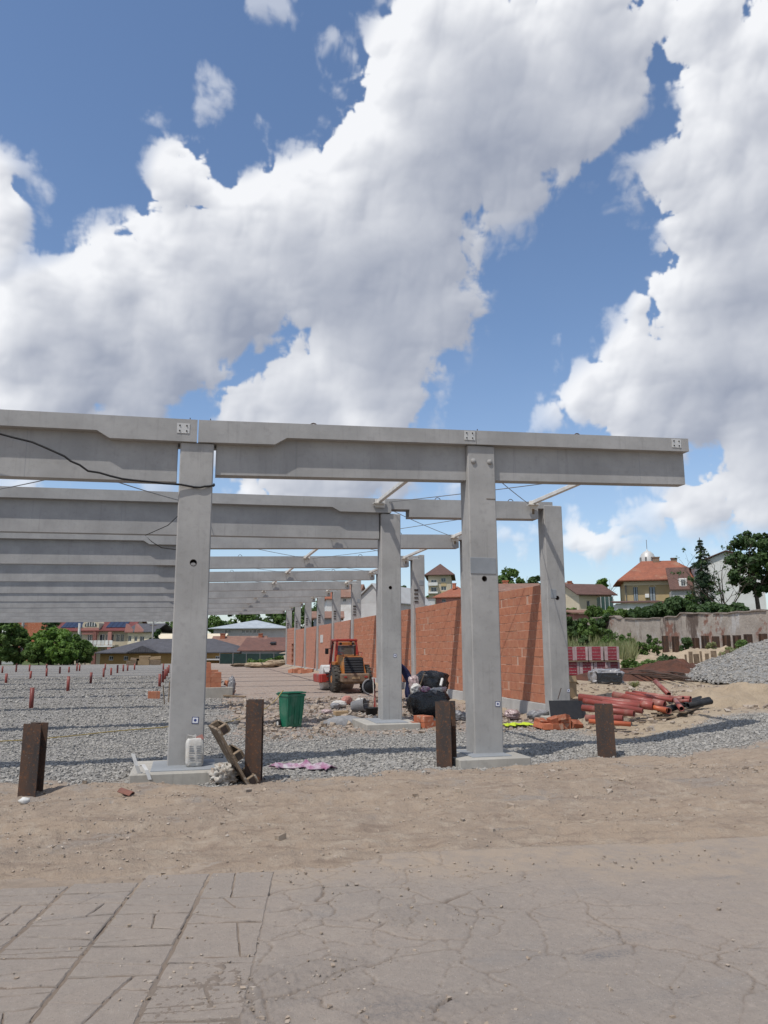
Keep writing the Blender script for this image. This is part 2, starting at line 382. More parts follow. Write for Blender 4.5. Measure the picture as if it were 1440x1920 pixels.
M_conc = mat_concrete('precast_concrete')
M_conc_beam = mat_concrete('beam_concrete', (0.35, 0.343, 0.332), 0.68, 0.45)
M_foot = mat_concrete('footing_concrete', (0.37, 0.35, 0.31), 0.6, 0.5)
M_plinth = mat_concrete('plinth_concrete', (0.45, 0.44, 0.42), 0.75, 0.4)
def mat_rust():
    m, s, bs = newmat('rusty_steel'); co = coords(s, 'obj')
    rnd = s.n('ShaderNodeObjectInfo').outputs['Random']; co = s.v('ADD', co, s.v('SCALE', (5.0, 9.0, 3.0), scale=rnd))
    a = s.noise(s.mapping(co, scale=(2.2, 2.2, 0.8)), 2.2, 6, 0.65); b = s.noise(co, 26, 5, 0.65)
    col = s.mix(s.mr(a, 0.35, 0.65), (0.042, 0.034, 0.031), (0.085, 0.047, 0.030))
    col = s.mix(s.mr(b, 0.52, 0.7), col, (0.16, 0.072, 0.035))
    col = s.mix(s.m('MULTIPLY', s.mr(s.noise(co, 60, 3), 0.66, 0.72), 0.5), col, (0.25, 0.22, 0.2))
    s.put(bs.inputs['Base Color'], col); s.put(bs.inputs['Roughness'], s.mr(b, 0.3, 0.7, 0.55, 0.9)); bs.inputs['Specular IOR Level'].default_value = 0.4
    bumpit(s, bs, b, 0.35, 0.006); return m
M_rust = mat_rust()
def mat_block():
    m, s, bs = newmat('clay_block'); co = coords(s, 'obj')
    oi = s.n('ShaderNodeObjectInfo'); rnd = oi.outputs['Random']
    pos = coords(s, 'pos')
    co2 = s.v('ADD', co, s.v('SCALE', (7.0, 11.0, 5.0), scale=rnd))
    col = s.mix(s.mr(rnd, 0, 1, smooth=False), (0.465, 0.192, 0.112), (0.43, 0.198, 0.122))
    col = s.mix(s.mr(s.noise(co2, 5, 4), 0.4, 0.7), col, (0.39, 0.155, 0.095))
    sm = s.noise(s.mapping(pos, scale=(1, 1, 1.8)), 3.4, 5, 0.7)
    col = s.mix(s.m('MULTIPLY', s.mr(sm, 0.57, 0.70), 0.38), col, (0.48, 0.33, 0.26))
    s.put(bs.inputs['Base Color'], col); bs.inputs['Roughness'].default_value = 0.9; bs.inputs['Specular IOR Level'].default_value = 0.15
    sepx = s.n('ShaderNodeSeparateXYZ'); s.put(sepx.inputs[0], co)
    gro = s.m('SINE', s.m('MULTIPLY', sepx.outputs[1], 210.0))
    bumpit(s, bs, s.m('ADD', s.m('MULTIPLY', gro, 0.5), s.noise(co2, 40, 3)), 0.3, 0.006); return m
M_block = mat_block()
M_mortar = pm('wall_mortar', (0.50, 0.36, 0.28), (0.46, 0.27, 0.19), 6, 0.9, 0.5, 60, 'pos')
def mat_farblock():
    m, s, bs = newmat('clay_block_far'); co = coords(s, 'pos')
    rnd = s.n('ShaderNodeNewGeometry').outputs['Random Per Island']
    col = s.mix(rnd, (0.46, 0.20, 0.13), (0.42, 0.20, 0.135))
    sm = s.noise(co, 2.4, 5, 0.7)
    col = s.mix(s.m('MULTIPLY', s.mr(sm, 0.60, 0.72), 0.45), col, (0.46, 0.38, 0.33))
    s.put(bs.inputs['Base Color'], col); bs.inputs['Roughness'].default_value = 0.9; return m
M_farblock = mat_farblock()
M_galv = pm('galvanised_steel', (0.62, 0.61, 0.58), (0.52, 0.51, 0.49), 8, 0.5, 0.05, 40, metal=0.15)
M_steelw = pm('pale_painted_steel', (0.66, 0.64, 0.60), (0.55, 0.52, 0.47), 5, 0.55, 0.05, 30)
M_dark = pm('black_rubber', (0.016, 0.016, 0.017), (0.03, 0.03, 0.03), 6, 0.7, 0.1, 30)
M_wire = pm('steel_wire', (0.20, 0.20, 0.20), (0.14, 0.14, 0.14), 5, 0.5, 0, 20)
M_patch = mat_concrete('repair_mortar', (0.26, 0.275, 0.29), 0.85, 0.2)
M_hole = pm('hole_lining', (0.05, 0.035, 0.03), (0.03, 0.025, 0.02), 5, 0.9, 0, 20)
M_paper = pm('sticker_paper', (0.75, 0.76, 0.78), (0.7, 0.7, 0.72), 5, 0.6, 0, 20, vary=0)
M_blueline = pm('sticker_ink', (0.06, 0.08, 0.22), None, 5, 0.6, 0, 20, vary=0)
M_redpipe = pm('red_plastic_pipe', (0.28, 0.062, 0.048), (0.25, 0.07, 0.055), 4, 0.45, 0.03, 40, c3=(0.31, 0.14, 0.11), s3=2.5, spec=0.4)
M_riser = pm('dull_red_pipe', (0.22, 0.045, 0.035), (0.18, 0.045, 0.038), 4, 0.5, 0.03, 40, c3=(0.24, 0.10, 0.08), s3=2.5, spec=0.35)
M_orgpipe = pm('orange_plastic_pipe', (0.50, 0.12, 0.045), (0.45, 0.12, 0.06), 4, 0.45, 0.03, 40, spec=0.4)
M_pipein = pm('pipe_inside', (0.10, 0.035, 0.03), None, 4, 0.8, 0, 30)
M_brick = pm('red_brick', (0.42, 0.14, 0.07), (0.34, 0.11, 0.06), 9, 0.9, 0.3, 60, c3=(0.45, 0.3, 0.22), s3=6, vary=0.25)
M_green = pm('green_plastic', (0.008, 0.14, 0.075), (0.006, 0.115, 0.062), 3, 0.42, 0.03, 30, spec=0.5, c3=(0.05, 0.16, 0.10), s3=2)
M_yel = pm('yellow_paint', (0.46, 0.165, 0.035), (0.34, 0.12, 0.032), 3, 0.45, 0.05, 30, c3=(0.30, 0.17, 0.06), s3=1.6, spec=0.4)
M_redp = pm('red_paint', (0.34, 0.035, 0.025), (0.27, 0.035, 0.028), 3, 0.45, 0.05, 30, c3=(0.22, 0.10, 0.08), s3=1.8, spec=0.4)
M_tyre = pm('dusty_tyre', (0.045, 0.042, 0.04), (0.09, 0.08, 0.065), 4, 0.9, 0.3, 30)
M_dusty = pm('dusty_brown_metal', (0.17, 0.11, 0.075), (0.23, 0.17, 0.12), 5, 0.7, 0.1, 30)
M_black = pm('black_grille', (0.012, 0.013, 0.016), (0.02, 0.02, 0.022), 5, 0.55, 0.05, 30)
def mat_glass(name='window_glass', col=(0.03, 0.04, 0.05)):
    m, s, bs = newmat(name); bs.inputs['Base Color'].default_value = (*col, 1); bs.inputs['Roughness'].default_value = 0.08; bs.inputs['Specular IOR Level'].default_value = 0.7; return m
M_glass = mat_glass()
M_cabglass = mat_glass('cab_glass', (0.10, 0.085, 0.07))
M_bagw = pm('white_woven_bag', (0.56, 0.55, 0.52), (0.44, 0.42, 0.39), 6, 0.6, 0.35, 14, c3=(0.45, 0.40, 0.34), s3=4)
M_bagink = pm('bag_print', (0.27, 0.28, 0.30), None, 20, 0.6, 0, 20, vary=0)
M_bagblk = pm('black_plastic_sheet', (0.014, 0.015, 0.018), (0.02, 0.02, 0.022), 5, 0.28, 0.4, 9, spec=0.6, bdist=0.05)
M_plast = pm('cloudy_plastic_film', (0.27, 0.265, 0.27), (0.16, 0.16, 0.17), 4, 0.3, 0.5, 12, spec=0.5, bdist=0.04)
M_pink = pm('pink_cloth', (0.30, 0.10, 0.20), (0.45, 0.36, 0.42), 9, 0.85, 0.5, 30, c3=(0.52, 0.49, 0.49), s3=5)
M_hivis = pm('yellow_vest', (0.46, 0.56, 0.03), (0.36, 0.45, 0.04), 9, 0.8, 0.3, 30)
M_wood = pm('weathered_wood', (0.25, 0.185, 0.125), (0.17, 0.125, 0.085), 7, 0.85, 0.4, 40, vary=0.2)
M_wooddk = pm('dirty_wood', (0.13, 0.095, 0.065), (0.20, 0.15, 0.105), 9, 0.85, 0.5, 40, c3=(0.36, 0.32, 0.27), s3=7)
M_card = pm('cardboard', (0.36, 0.26, 0.155), (0.31, 0.22, 0.13), 4, 0.85, 0.1, 30)
M_rope = pm('yellow_rope', (0.42, 0.32, 0.11), (0.34, 0.25, 0.10), 20, 0.9, 0.2, 90)
M_skin = pm('skin', (0.42, 0.25, 0.17), (0.38, 0.22, 0.15), 6, 0.55, 0.05, 40, vary=0)
M_navy = pm('navy_work_clothes', (0.012, 0.016, 0.055), (0.02, 0.024, 0.075), 8, 0.85, 0.3, 20, vary=0, bdist=0.03)
M_hair = pm('dark_hair', (0.015, 0.012, 0.01), None, 30, 0.6, 0.3, 90, vary=0)
M_boot = pm('work_boot', (0.03, 0.025, 0.02), (0.05, 0.04, 0.03), 8, 0.7, 0.2, 40, vary=0)
M_redwrap = pm('red_wrapped_blocks', (0.20, 0.018, 0.028), (0.26, 0.03, 0.045), 6, 0.4, 0.3, 16, spec=0.5)
M_whitewrap = pm('white_print_film', (0.42, 0.34, 0.33), (0.34, 0.24, 0.24), 6, 0.35, 0.3, 16, spec=0.5)
M_ash = pm('cement_heap', (0.25, 0.25, 0.255), (0.19, 0.19, 0.195), 12, 0.95, 0.6, 60)
M_white = pm('white_render', (0.70, 0.70, 0.68), (0.62, 0.61, 0.58), 0.7, 0.85, 0.1, 10, 'pos', c3=(0.55, 0.53, 0.49), s3=0.4)
M_greyr = pm('grey_render', (0.46, 0.46, 0.45), (0.42, 0.41, 0.40), 0.8, 0.9, 0.1, 10, 'pos')
M_cream = pm('cream_render', (0.60, 0.53, 0.40), (0.55, 0.47, 0.35), 0.6, 0.88, 0.1, 10, 'pos')
M_yellowr = pm('ochre_yellow_render', (0.50, 0.39, 0.22), (0.45, 0.345, 0.195), 0.6, 0.88, 0.1, 10, 'pos', c3=(0.45, 0.36, 0.24), s3=0.5)
M_ochre = pm('ochre_render', (0.30, 0.19, 0.075), (0.26, 0.165, 0.065), 0.6, 0.88, 0.1, 10, 'pos')
M_pinkr = pm('pink_render', (0.42, 0.20, 0.17), (0.38, 0.19, 0.16), 0.6, 0.88, 0.1, 10, 'pos')
M_bluer = pm('blue_grey_render', (0.30, 0.34, 0.37), (0.26, 0.30, 0.33), 0.6, 0.88, 0.1, 10, 'pos')
M_blackr = pm('dark_render', (0.06, 0.065, 0.075), None, 0.6, 0.88, 0.1, 10, 'pos')
def mat_roof(name, c1, c2, sx=3.2, sy=3.0, bump=0.6, c3=None, rough=0.85):
    m, s, bs = newmat(name); co = coords(s, 'obj')
    sep = s.n('ShaderNodeSeparateXYZ'); s.put(sep.inputs[0], co)
    wx = s.m('ABSOLUTE', s.m('SINE', s.m('MULTIPLY', s.m('ADD', sep.outputs[0], sep.outputs[1]), math.pi*sx)))
    wz = s.m('FRACT', s.m('MULTIPLY', sep.outputs[2], sy*1.7))
    col = s.mix(s.mr(s.noise(co, 1.3, 6, 0.65), 0.35, 0.68), c1, c2)
    cell = s.vor(s.mapping(co, scale=(sx, sx, sy*1.6)), 1.0, 'F1', 0, out='Color')
    hs = s.n('ShaderNodeSeparateColor'); s.put(hs.inputs[0], cell)
    col = s.mix(s.m('MULTIPLY', hs.outputs[0], 0.4), col, tuple(x*0.6 for x in c1))
    if c3: col = s.mix(s.mr(s.noise(co, 0.6, 5, 0.7), 0.55, 0.7), col, c3)
    s.put(bs.inputs['Base Color'], col); bs.inputs['Roughness'].default_value = rough; bs.inputs['Specular IOR Level'].default_value = 0.25
    bumpit(s, bs, s.m('ADD', wx, s.m('MULTIPLY', wz, 0.7)), bump, 0.05); return m
M_rred = mat_roof('red_clay_tiles', (0.34, 0.125, 0.075), (0.26, 0.10, 0.065), c3=(0.30, 0.16, 0.105))
M_rbrown = mat_roof('brown_tiles', (0.15, 0.085, 0.07), (0.11, 0.065, 0.055))
M_rgrey = mat_roof('dark_grey_tiles', (0.10, 0.10, 0.112), (0.085, 0.082, 0.09))
M_rold = mat_roof('old_pinkish_tiles', (0.27, 0.155, 0.115), (0.21, 0.125, 0.095), c3=(0.30, 0.22, 0.18))
M_rmetal = mat_roof('rusty_sheet_roof', (0.17, 0.085, 0.065), (0.13, 0.07, 0.058), sx=0.9, sy=0.4, bump=0.3, c3=(0.22, 0.12, 0.09), rough=0.6)
M_rblue = mat_roof('pale_blue_metal_roof', (0.40, 0.44, 0.47), (0.35, 0.39, 0.43), sx=1.0, sy=0.3, bump=0.2, rough=0.5)
M_rredm = mat_roof('red_metal_roof', (0.17, 0.05, 0.042), (0.14, 0.045, 0.04), sx=1.5, sy=1.5, bump=0.3, rough=0.55)
M_solar = pm('solar_glass', (0.022, 0.026, 0.045), (0.028, 0.033, 0.055), 2, 0.15, 0, 20, spec=0.7, vary=0.1)
def mat_leaf(name, c1, c2, c3):
    m, s, bs = newmat(name); g = s.n('ShaderNodeNewGeometry'); r_ = g.outputs['Random Per Island']
    col = s.mix(s.mr(r_, 0, 1, smooth=False), c1, c2); oi = s.n('ShaderNodeObjectInfo').outputs['Random']
    col = s.mix(s.mr(s.noise(g.outputs['Position'], 0.8, 3), 0.5, 0.68), col, c3)
    s.put(bs.inputs['Base Color'], col); bs.inputs['Roughness'].default_value = 0.6; bs.inputs['Specular IOR Level'].default_value = 0.25
    tr = s.n('ShaderNodeBsdfTranslucent'); s.put(tr.inputs[0], s.mix(1.0, col, (1.3, 1.4, 0.6), 'MULTIPLY'))
    ms = s.n('ShaderNodeMixShader'); ms.inputs[0].default_value = 0.28
    s.t.links.new(bs.outputs[0], ms.inputs[1]); s.t.links.new(tr.outputs[0], ms.inputs[2])
    out = [n for n in s.t.nodes if n.type == 'OUTPUT_MATERIAL'][0]; s.t.links.new(ms.outputs[0], out.inputs[0]); return m
M_leaf = mat_leaf('leaf_green', (0.07, 0.125, 0.035), (0.105, 0.17, 0.045), (0.125, 0.185, 0.055))
M_leafd = mat_leaf('leaf_dark_green', (0.045, 0.085, 0.034), (0.07, 0.115, 0.042), (0.085, 0.135, 0.048))
M_leafb = mat_leaf('leaf_bright_green', (0.085, 0.165, 0.03), (0.12, 0.20, 0.04), (0.13, 0.20, 0.05))
M_leafg = mat_leaf('grass_pale_green', (0.20, 0.22, 0.11), (0.27, 0.27, 0.15), (0.14, 0.18, 0.07))
M_needle = mat_leaf('needle_green', (0.025, 0.05, 0.028), (0.04, 0.07, 0.038), (0.05, 0.08, 0.04))
M_bark = pm('bark', (0.11, 0.085, 0.065), (0.07, 0.055, 0.045), 8, 0.95, 0.6, 40)
M_rebar = pm('rusty_rebar', (0.085, 0.055, 0.042), (0.06, 0.042, 0.035), 8, 0.8, 0.2, 40)
def mat_oldwall():
    m, s, bs = newmat('old_plaster_wall'); co = coords(s, 'pos')
    col = s.mix(s.mr(s.noise(co, 0.9, 6, 0.65), 0.35, 0.65), (0.40, 0.355, 0.31), (0.31, 0.27, 0.235))
    col = s.mix(s.mr(s.noise(s.mapping(co, scale=(1, 1, 0.6)), 0.35, 5, 0.7, 0.6), 0.52, 0.60), col, (0.46, 0.44, 0.42))
    col = s.mix(s.mr(s.noise(s.mapping(co, scale=(1, 1, 0.35), loc=(3, 9, 0)), 0.55, 5, 0.7), 0.50, 0.62), col, (0.13, 0.10, 0.085))
    col = s.mix(s.mr(s.noise(s.mapping(co, loc=(31, 2, 7)), 0.4, 5, 0.65), 0.55, 0.62), col, (0.24, 0.13, 0.10))
    s.put(bs.inputs['Base Color'], col); bs.inputs['Roughness'].default_value = 0.95; bs.inputs['Specular IOR Level'].default_value = 0.1
    bumpit(s, bs, s.noise(co, 6, 6, 0.7), 0.6, 0.08); return m
M_oldwall = mat_oldwall()

# ------------------------------------------------------------------ terrain
def f2(x, y, s, o=4, seed=0, g=0.5): return fbm3(np.asarray(x, float)*s, np.asarray(y, float)*s, np.zeros_like(np.asarray(x, float))+0.37*seed, o, seed, g)
def road_edge(x): return 6.18-0.085*x
W1, W2 = cp(1040, 1209, 76)[:2], cp(1470, 1217, 46.5)[:2]             # foot of the old boundary wall
_wd = (W2-W1)/np.linalg.norm(W2-W1); _wn = np.array([-_wd[1], _wd[0]])
if _wn @ (np.array([0, 0])-W1) > 0: _wn = -_wn                            # points away from the site
def crest(x): return 11.75-0.10*np.clip(x-4.0, 0, 8)+0.25*np.clip(-x-0.5, 0, 2)*-1
PIT = gz(185, 1466, -0.1)
def H(x, y):
    x = np.asarray(x, float); y = np.asarray(y, float)
    pad = -0.165+0.0015*np.clip(y-12, 0, 95)
    right = 0.02+0.021*np.clip(y-13, 0, 55)+0.05*np.clip(x-8.2, 0, 3.5)+0.04*np.clip(x-18, 0, 20)*sst(20, 34, y)
    h = pad+(right-pad)*sst(8.0, 12.5, x)
    # left and behind the pad the land drops away, then climbs to wooded hills
    far = -3.2*sst(104, 114, y)+0.03*np.clip(y-150, 0, 400)
    h = h+far*(1-sst(8, 30, x))
    # terrace behind the old boundary wall
    t = (x-W1[0])*_wn[0]+(y-W1[1])*_wn[1]
    h = np.where(x > 9.6, h+sst(0.1, 0.8, t)*1.9*sst(10, 20, x)+0.035*np.clip(t, 0, 150)*sst(10, 25, x), h)
    # verge beside the road
    verge = 0.10+0.02*np.clip(x-5, 0, 6)+0.01*np.sin(x*0.9)
    w = sst(-2.6, 0.3, y-crest(x))
    h = verge*(1-w)+h*w
    return h
def zones(x, y):
    n = f2(x, y, 0.9, 4, 71); n2 = f2(x, y, 3.5, 3, 72)
    c = y-11.75-0.25*sst(0.4, 2, x)-0.85*sst(4.6, 7.2, x)-0.9*(1-sst(-0.9, -0.2, x))+n*0.55+n2*0.3
    grav = sst(-0.35, 0.25, c)
    inner = sst(0.6, 1.8, x+n*0.8)*sst(16.6, 18.2, y+n*1.0)*(1-sst(8.3, 9.6, x))
    grav = grav*(1-0.62*inner)
    outr = sst(8.0, 9.2, x+n*0.5)*sst(14.2, 15.2, y-0.14*(x-8)+n*0.6)
    grav = grav*(1-outr)
    grav = grav*(1-sst(100, 108, y)*(1-sst(9, 12, x)))
    pale = outr*(1-sst(70, 90, y))
    green = np.maximum(sst(104, 112, y)*(1-sst(9, 14, x)), sst(0.5, 2.0, (x-W1[0])*_wn[0]+(y-W1[1])*_wn[1])*sst(9.6, 12, x))
    return grav, pale, green, inner
def relief(x, y, grav):
    near = (1-sst(26, 60, y))
    ru = f2(x*0.5+y*0.12, y*1.9, 1.0, 4, 81)                       # ruts drawn out along the road
    d = ru*0.085+f2(x, y, 2.6, 4, 82)*0.042+(np.abs(f2(x, y, 7, 3, 83, 0.6))-0.15)*0.030+f2(x, y, 22, 2, 89)*0.008
    ph = x*math.cos(.12)+y*math.sin(.12)
    lugs = 0
    for yc, sl, wd in ((7.35, -0.10, 0.13), (7.75, -0.10, 0.13), (8.95, 0.02, 0.16), (9.5, 0.03, 0.16), (8.2, 0.22, 0.12)):
        q = y-yc-sl*(x-2)-0.10*np.sin(x*0.6+yc); m_ = np.exp(-(q/wd)**4)*np.clip(0.55+1.2*f2(x, y, 0.45, 2, int(yc*10)), 0, 1)
        lugs = lugs+m_*(0.009*np.sin((ph+np.abs(q)*0.9)*2*math.pi/0.085)-0.016)+0.014*np.exp(-((np.abs(q)-wd*1.15)/0.05)**2)*np.clip(0.5+f2(x, y, 0.45, 2, int(yc*10)), 0, 1)
    d = d+lugs
    tr = np.exp(-((y-8.9-0.16*np.sin(x*0.7)+0.06*x)/0.16)**2)*0.03+np.exp(-((y-7.55+0.05*x)/0.18)**2)*0.022
    g = f2(x, y, 5, 3, 84)*0.022+f2(x, y, 1.2, 3, 85)*0.05
    big = f2(x, y, 0.25, 3, 86)*0.14*sst(13, 30, y)*sst(10, 16, x)-0.22*sst(36, 44, y)*sst(14, 22, x)*(1-sst(-1.2, 0.0, (x-W1[0])*_wn[0]+(y-W1[1])*_wn[1]))
    pit = -0.30*np.exp(-(((x-PIT[0])/0.75)**2+((y-PIT[1])/0.42)**2))+0.10*np.exp(-(((x-PIT[0]-0.1)/0.9)**2+((y-PIT[1]+0.75)/0.3)**2))
    pit = pit-0.03*np.exp(-(((x-0.15)/0.95)**2+((y-11.65)/0.42)**2))-0.0*np.exp(-(((x-4.9)/0.8)**2+((y-11.8)/0.4)**2))
    lip = 0.035*np.exp(-((y-crest(x)+0.7+0.2*np.sin(x*1.3))/0.35)**2)*(0.4+f2(x, y, 0.8, 3, 87)*1.4)
    return (d*(1-grav)+g*grav)*near+big-tr*(1-grav)+pit+lip*(1-sst(0, 0.5, grav)*0.5)
def ground_z(x, y):
    x = np.asarray(x, float); y = np.asarray(y, float)
    gr = zones(x, y)[0]; z = H(x, y)+relief(x, y, gr)
    e = y-road_edge(x)+f2(x, y, 1.1, 4, 91)*0.22+f2(x, y, 6, 3, 92)*0.07
    k = sst(-0.5, 0.42, e)
    return z*k+(0.055)*(1-k)-0.02*(1-sst(0.0, 0.3, e))
_TT = np.geomspace(3.0, 260.0, 620)
_ONC = {}
def on(px, py, zoff=0.0):                    # where the sight line meets the ground
    if (px, py) in _ONC: return _ONC[(px, py)]+np.array([0, 0, zoff])
    d = ray(px, py); z = CAMH+d[2]*_TT; g = ground_z(d[0]*_TT, d[1]*_TT); k = np.argmax(z < g) if (z < g).any() else len(_TT)-1
    a, b = (z-g)[k-1], (z-g)[k]; t = _TT[k-1]+(_TT[k]-_TT[k-1])*a/(a-b+1e-9) if k else _TT[0]
    q = np.array([d[0]*t, d[1]*t, CAMH+d[2]*t]); _ONC[(px, py)] = q; return q+np.array([0, 0, zoff])
def gz1(x, y): return float(ground_z(x, y))

def axis(parts):
    out = []
    for a, b, s in parts: out += list(np.arange(a, b-s*0.5, s))
    return np.array(out+[parts[-1][1]])
def heightfield(xs, ys, zf):
    X, Y = np.meshgrid(xs, ys); Z = zf(X, Y)
    nx, ny = len(xs), len(ys); i = np.arange((ny-1)*(nx-1)); r_, c_ = i//(nx-1), i % (nx-1); a = r_*nx+c_
    return np.stack([X, Y, Z], -1).reshape(-1, 3), np.stack([a, a+1, a+nx+1, a+nx], -1), X, Y
def attr(me, name, arr):
    at = me.attributes.new(name, 'FLOAT', 'POINT'); at.data.foreach_set('value', np.asarray(arr, np.float32).ravel())

xs = np.unique(np.round(np.concatenate([-np.geomspace(14, 900, 26)[::-1], np.arange(-14, -5, 0.30), np.arange(-5, -3, 0.08), np.arange(-3, 9.5, 0.034), np.arange(9.5, 14, 0.07), np.arange(14, 40, 0.45), np.geomspace(40, 900, 26)]), 3))
ys = np.unique(np.round(np.concatenate([-np.geomspace(4, 900, 18)[::-1], np.arange(-4, 5.2, 0.4), np.arange(5.2, 12.8, 0.030), np.arange(12.8, 19, 0.075), np.arange(19, 34, 0.2), np.arange(34, 116, 1.0), np.geomspace(116, 1200, 40)]), 3))
V, F, X, Y = heightfield(xs, ys, ground_z)
gm = np_mesh('ground', V, F, True)
gr, pale, green, inner = zones(X, Y)
attr(gm, 'gravel', gr); attr(gm, 'pale', pale); attr(gm, 'green', green); attr(gm, 'inner', inner)
def mat_ground():
    m, s, bs = newmat('earth_and_gravel'); co = coords(s, 'pos')
    def A(n): a = s.n('ShaderNodeAttribute'); a.attribute_name = n; return a.outputs['Fac']
    n1 = s.noise(co, 0.55, 5, 0.6, 0.5); n2 = s.noise(co, 4.5, 6, 0.65); n3 = s.noise(co, 34, 5, 0.7); n4 = s.noise(co, 130, 3, 0.6)
    dirt = s.mix(s.mr(n1, 0.35, 0.65), (0.345, 0.268, 0.20), (0.30, 0.238, 0.185))
    dirt = s.mix(s.mr(n2, 0.45, 0.72), dirt, (0.385, 0.315, 0.245))
    dirt = s.mix(s.m('MULTIPLY', s.mr(s.noise(s.mapping(co, scale=(0.6, 1.8, 1)), 1.5, 5, 0.7), 0.55, 0.68), 0.5), dirt, (0.22, 0.165, 0.128))
    dirt = s.mix(s.m('MULTIPLY', s.mr(s.noise(s.mapping(co, loc=(9, 3, 0)), 0.9, 5, 0.7), 0.56, 0.66), 0.6), dirt, (0.27, 0.245, 0.22))
    stk = s.noise(s.mapping(co, scale=(0.55, 3.2, 1), rot=(0, 0, 0.10), loc=(2, 5, 0)), 2.6, 6, 0.72)
    dirt = s.mix(s.m('MULTIPLY', s.mr(stk, 0.53, 0.66), 0.65), dirt, (0.225, 0.17, 0.13))
    dirt = s.mix(s.m('MULTIPLY', s.mr(stk, 0.42, 0.33), 0.5), dirt, (0.42, 0.35, 0.275))
    dirt = s.mix(s.m('MULTIPLY', s.mr(n3, 0.52, 0.7), 0.35), dirt, (0.215, 0.165, 0.13))
    dirt = s.mix(s.mr(A('pale'), 0, 1), dirt, s.mix(s.mr(n2, 0.35, 0.7), (0.40, 0.325, 0.235), (0.31, 0.245, 0.175)))
    vor = s.n('ShaderNodeTexVoronoi'); s.put(vor.inputs['Vector'], co); vor.inputs['Scale'].default_value = 17
    vs = s.n('ShaderNodeSeparateColor'); s.put(vs.inputs[0], vor.outputs['Color'])
    gcol = s.mix(vs.outputs[0], (0.29, 0.282, 0.263), (0.43, 0.415, 0.388))
    gcol = s.mix(s.m('MULTIPLY', s.mr(n1, 0.42, 0.66), 0.55), gcol, (0.39, 0.36, 0.312))
    gcol = s.mix(s.mr(vor.outputs['Distance'], 0.25, 0.6), gcol, (0.20, 0.19, 0.18))
    inn = s.mix(vs.outputs[1], (0.27, 0.205, 0.165), (0.36, 0.295, 0.25)); inn = s.mix(s.mr(n2, 0.5, 0.7), inn, (0.30, 0.275, 0.25))
    gcol = s.mix(A('inner'), gcol, inn); dirt = s.mix(A('inner'), dirt, inn)
    col = s.mix(A('gravel'), dirt, gcol)
    gg = s.mix(s.mr(n1, 0.35, 0.65), (0.06, 0.09, 0.03), (0.10, 0.12, 0.05)); col = s.mix(A('green'), col, gg)
    s.put(bs.inputs['Base Color'], col); bs.inputs['Roughness'].default_value = 0.95; bs.inputs['Specular IOR Level'].default_value = 0.12
    hd = s.m('ADD', s.m('MULTIPLY', n2, 0.9), s.m('ADD', s.m('MULTIPLY', n3, 0.55), s.m('MULTIPLY', n4, 0.2)))
    hg = s.m('ADD', s.m('MULTIPLY', s.m('SUBTRACT', 1.0, vor.outputs['Distance']), 1.0), s.m('MULTIPLY', n3, 0.3))
    nd = s.n('ShaderNodeMix', data_type='FLOAT'); s.put(nd.inputs[0], A('gravel')); s.put(nd.inputs[2], hd); s.put(nd.inputs[3], hg)
    bumpit(s, bs, nd.outputs[0], 0.9, 0.045); return m
M_ground = mat_ground()
tag(link('ground', gm, None, M_ground), kind='structure')

# ---- road: worn, dusty, cracked surface; strips of broken slabs on its left side
JA = R(9.5); JX, JY = math.sin(JA), math.cos(JA)         # direction of the long joints
def uv_road(x, y): return x*JY-y*JX, x*JX+y*JY            # across, along
U_EDGE = gz(262, 1905, 0.1); U_EDGE = uv_road(U_EDGE[0], U_EDGE[1])[0]+0.475   # last long joint, right side of the slabs
def vor_edge(x, y, s, seed, warp=0.25):
    x = x+f2(x, y, 1.7, 3, seed+1)*warp+f2(x, y, 9, 3, seed+5)*0.035; y = y+f2(x, y, 1.7, 3, seed+2)*warp+f2(x, y, 9, 3, seed+6)*0.035
    X_, Y_ = x*s, y*s; ix, iy = np.floor(X_), np.floor(Y_); d1 = np.full(X_.shape, 9.0); d2 = d1.copy()
    for a in (-1, 0, 1):
        for b in (-1, 0, 1):
            cx, cy = (ix+a).astype(np.int64), (iy+b).astype(np.int64)
            h1 = (_hash(cx, cy, cx*0+1, seed) & np.uint32(0xffff))/65535.0; h2 = (_hash(cx, cy, cx*0+2, seed) & np.uint32(0xffff))/65535.0
            d = np.hypot(X_-(ix+a+h1), Y_-(iy+b+h2)); d2 = np.where(d < d1, d1, np.minimum(d2, d)); d1 = np.minimum(d1, d)
    return (d2-d1)/s
def road_fields(x, y):
    u, v = uv_road(x, y)
    slab = sst(0.0, 0.02, U_EDGE-u)*sst(0, 0.3, road_edge(x)+0.35-y)
    e1 = vor_edge(x, y, 1.25, 201); e2 = vor_edge(x, y, 2.6, 211)
    fade = np.clip(f2(x, y, 0.55, 3, 221)*1.6+0.78-0.24*np.clip(u-0.3, 0, 6)+0.25*sst(1.2, 0.2, u-U_EDGE), 0, 1)
    c1 = np.exp(-(e1/(0.007+0.008*np.clip(f2(x, y, 2.2, 2, 225)+.4, 0, 1)))**2)*fade; c2 = np.exp(-(e2/0.0065)**2)*np.clip(fade*1.8-0.65, 0, 1)
    crack = np.clip(np.maximum(c1, c2*0.8)*(0.55+0.9*np.clip(f2(x, y, 3.5, 3, 231)+0.3, 0, 1)), 0, 1)
    rub = sst(0.18, 0.42, f2(x, y, 1.4, 4, 241)+0.35*np.exp(-((u-0.62)/0.45)**2-((v-5.2)/0.55)**2)-0.05)*sst(1.9, 0.4, u-U_EDGE)
    return slab, crack, rub
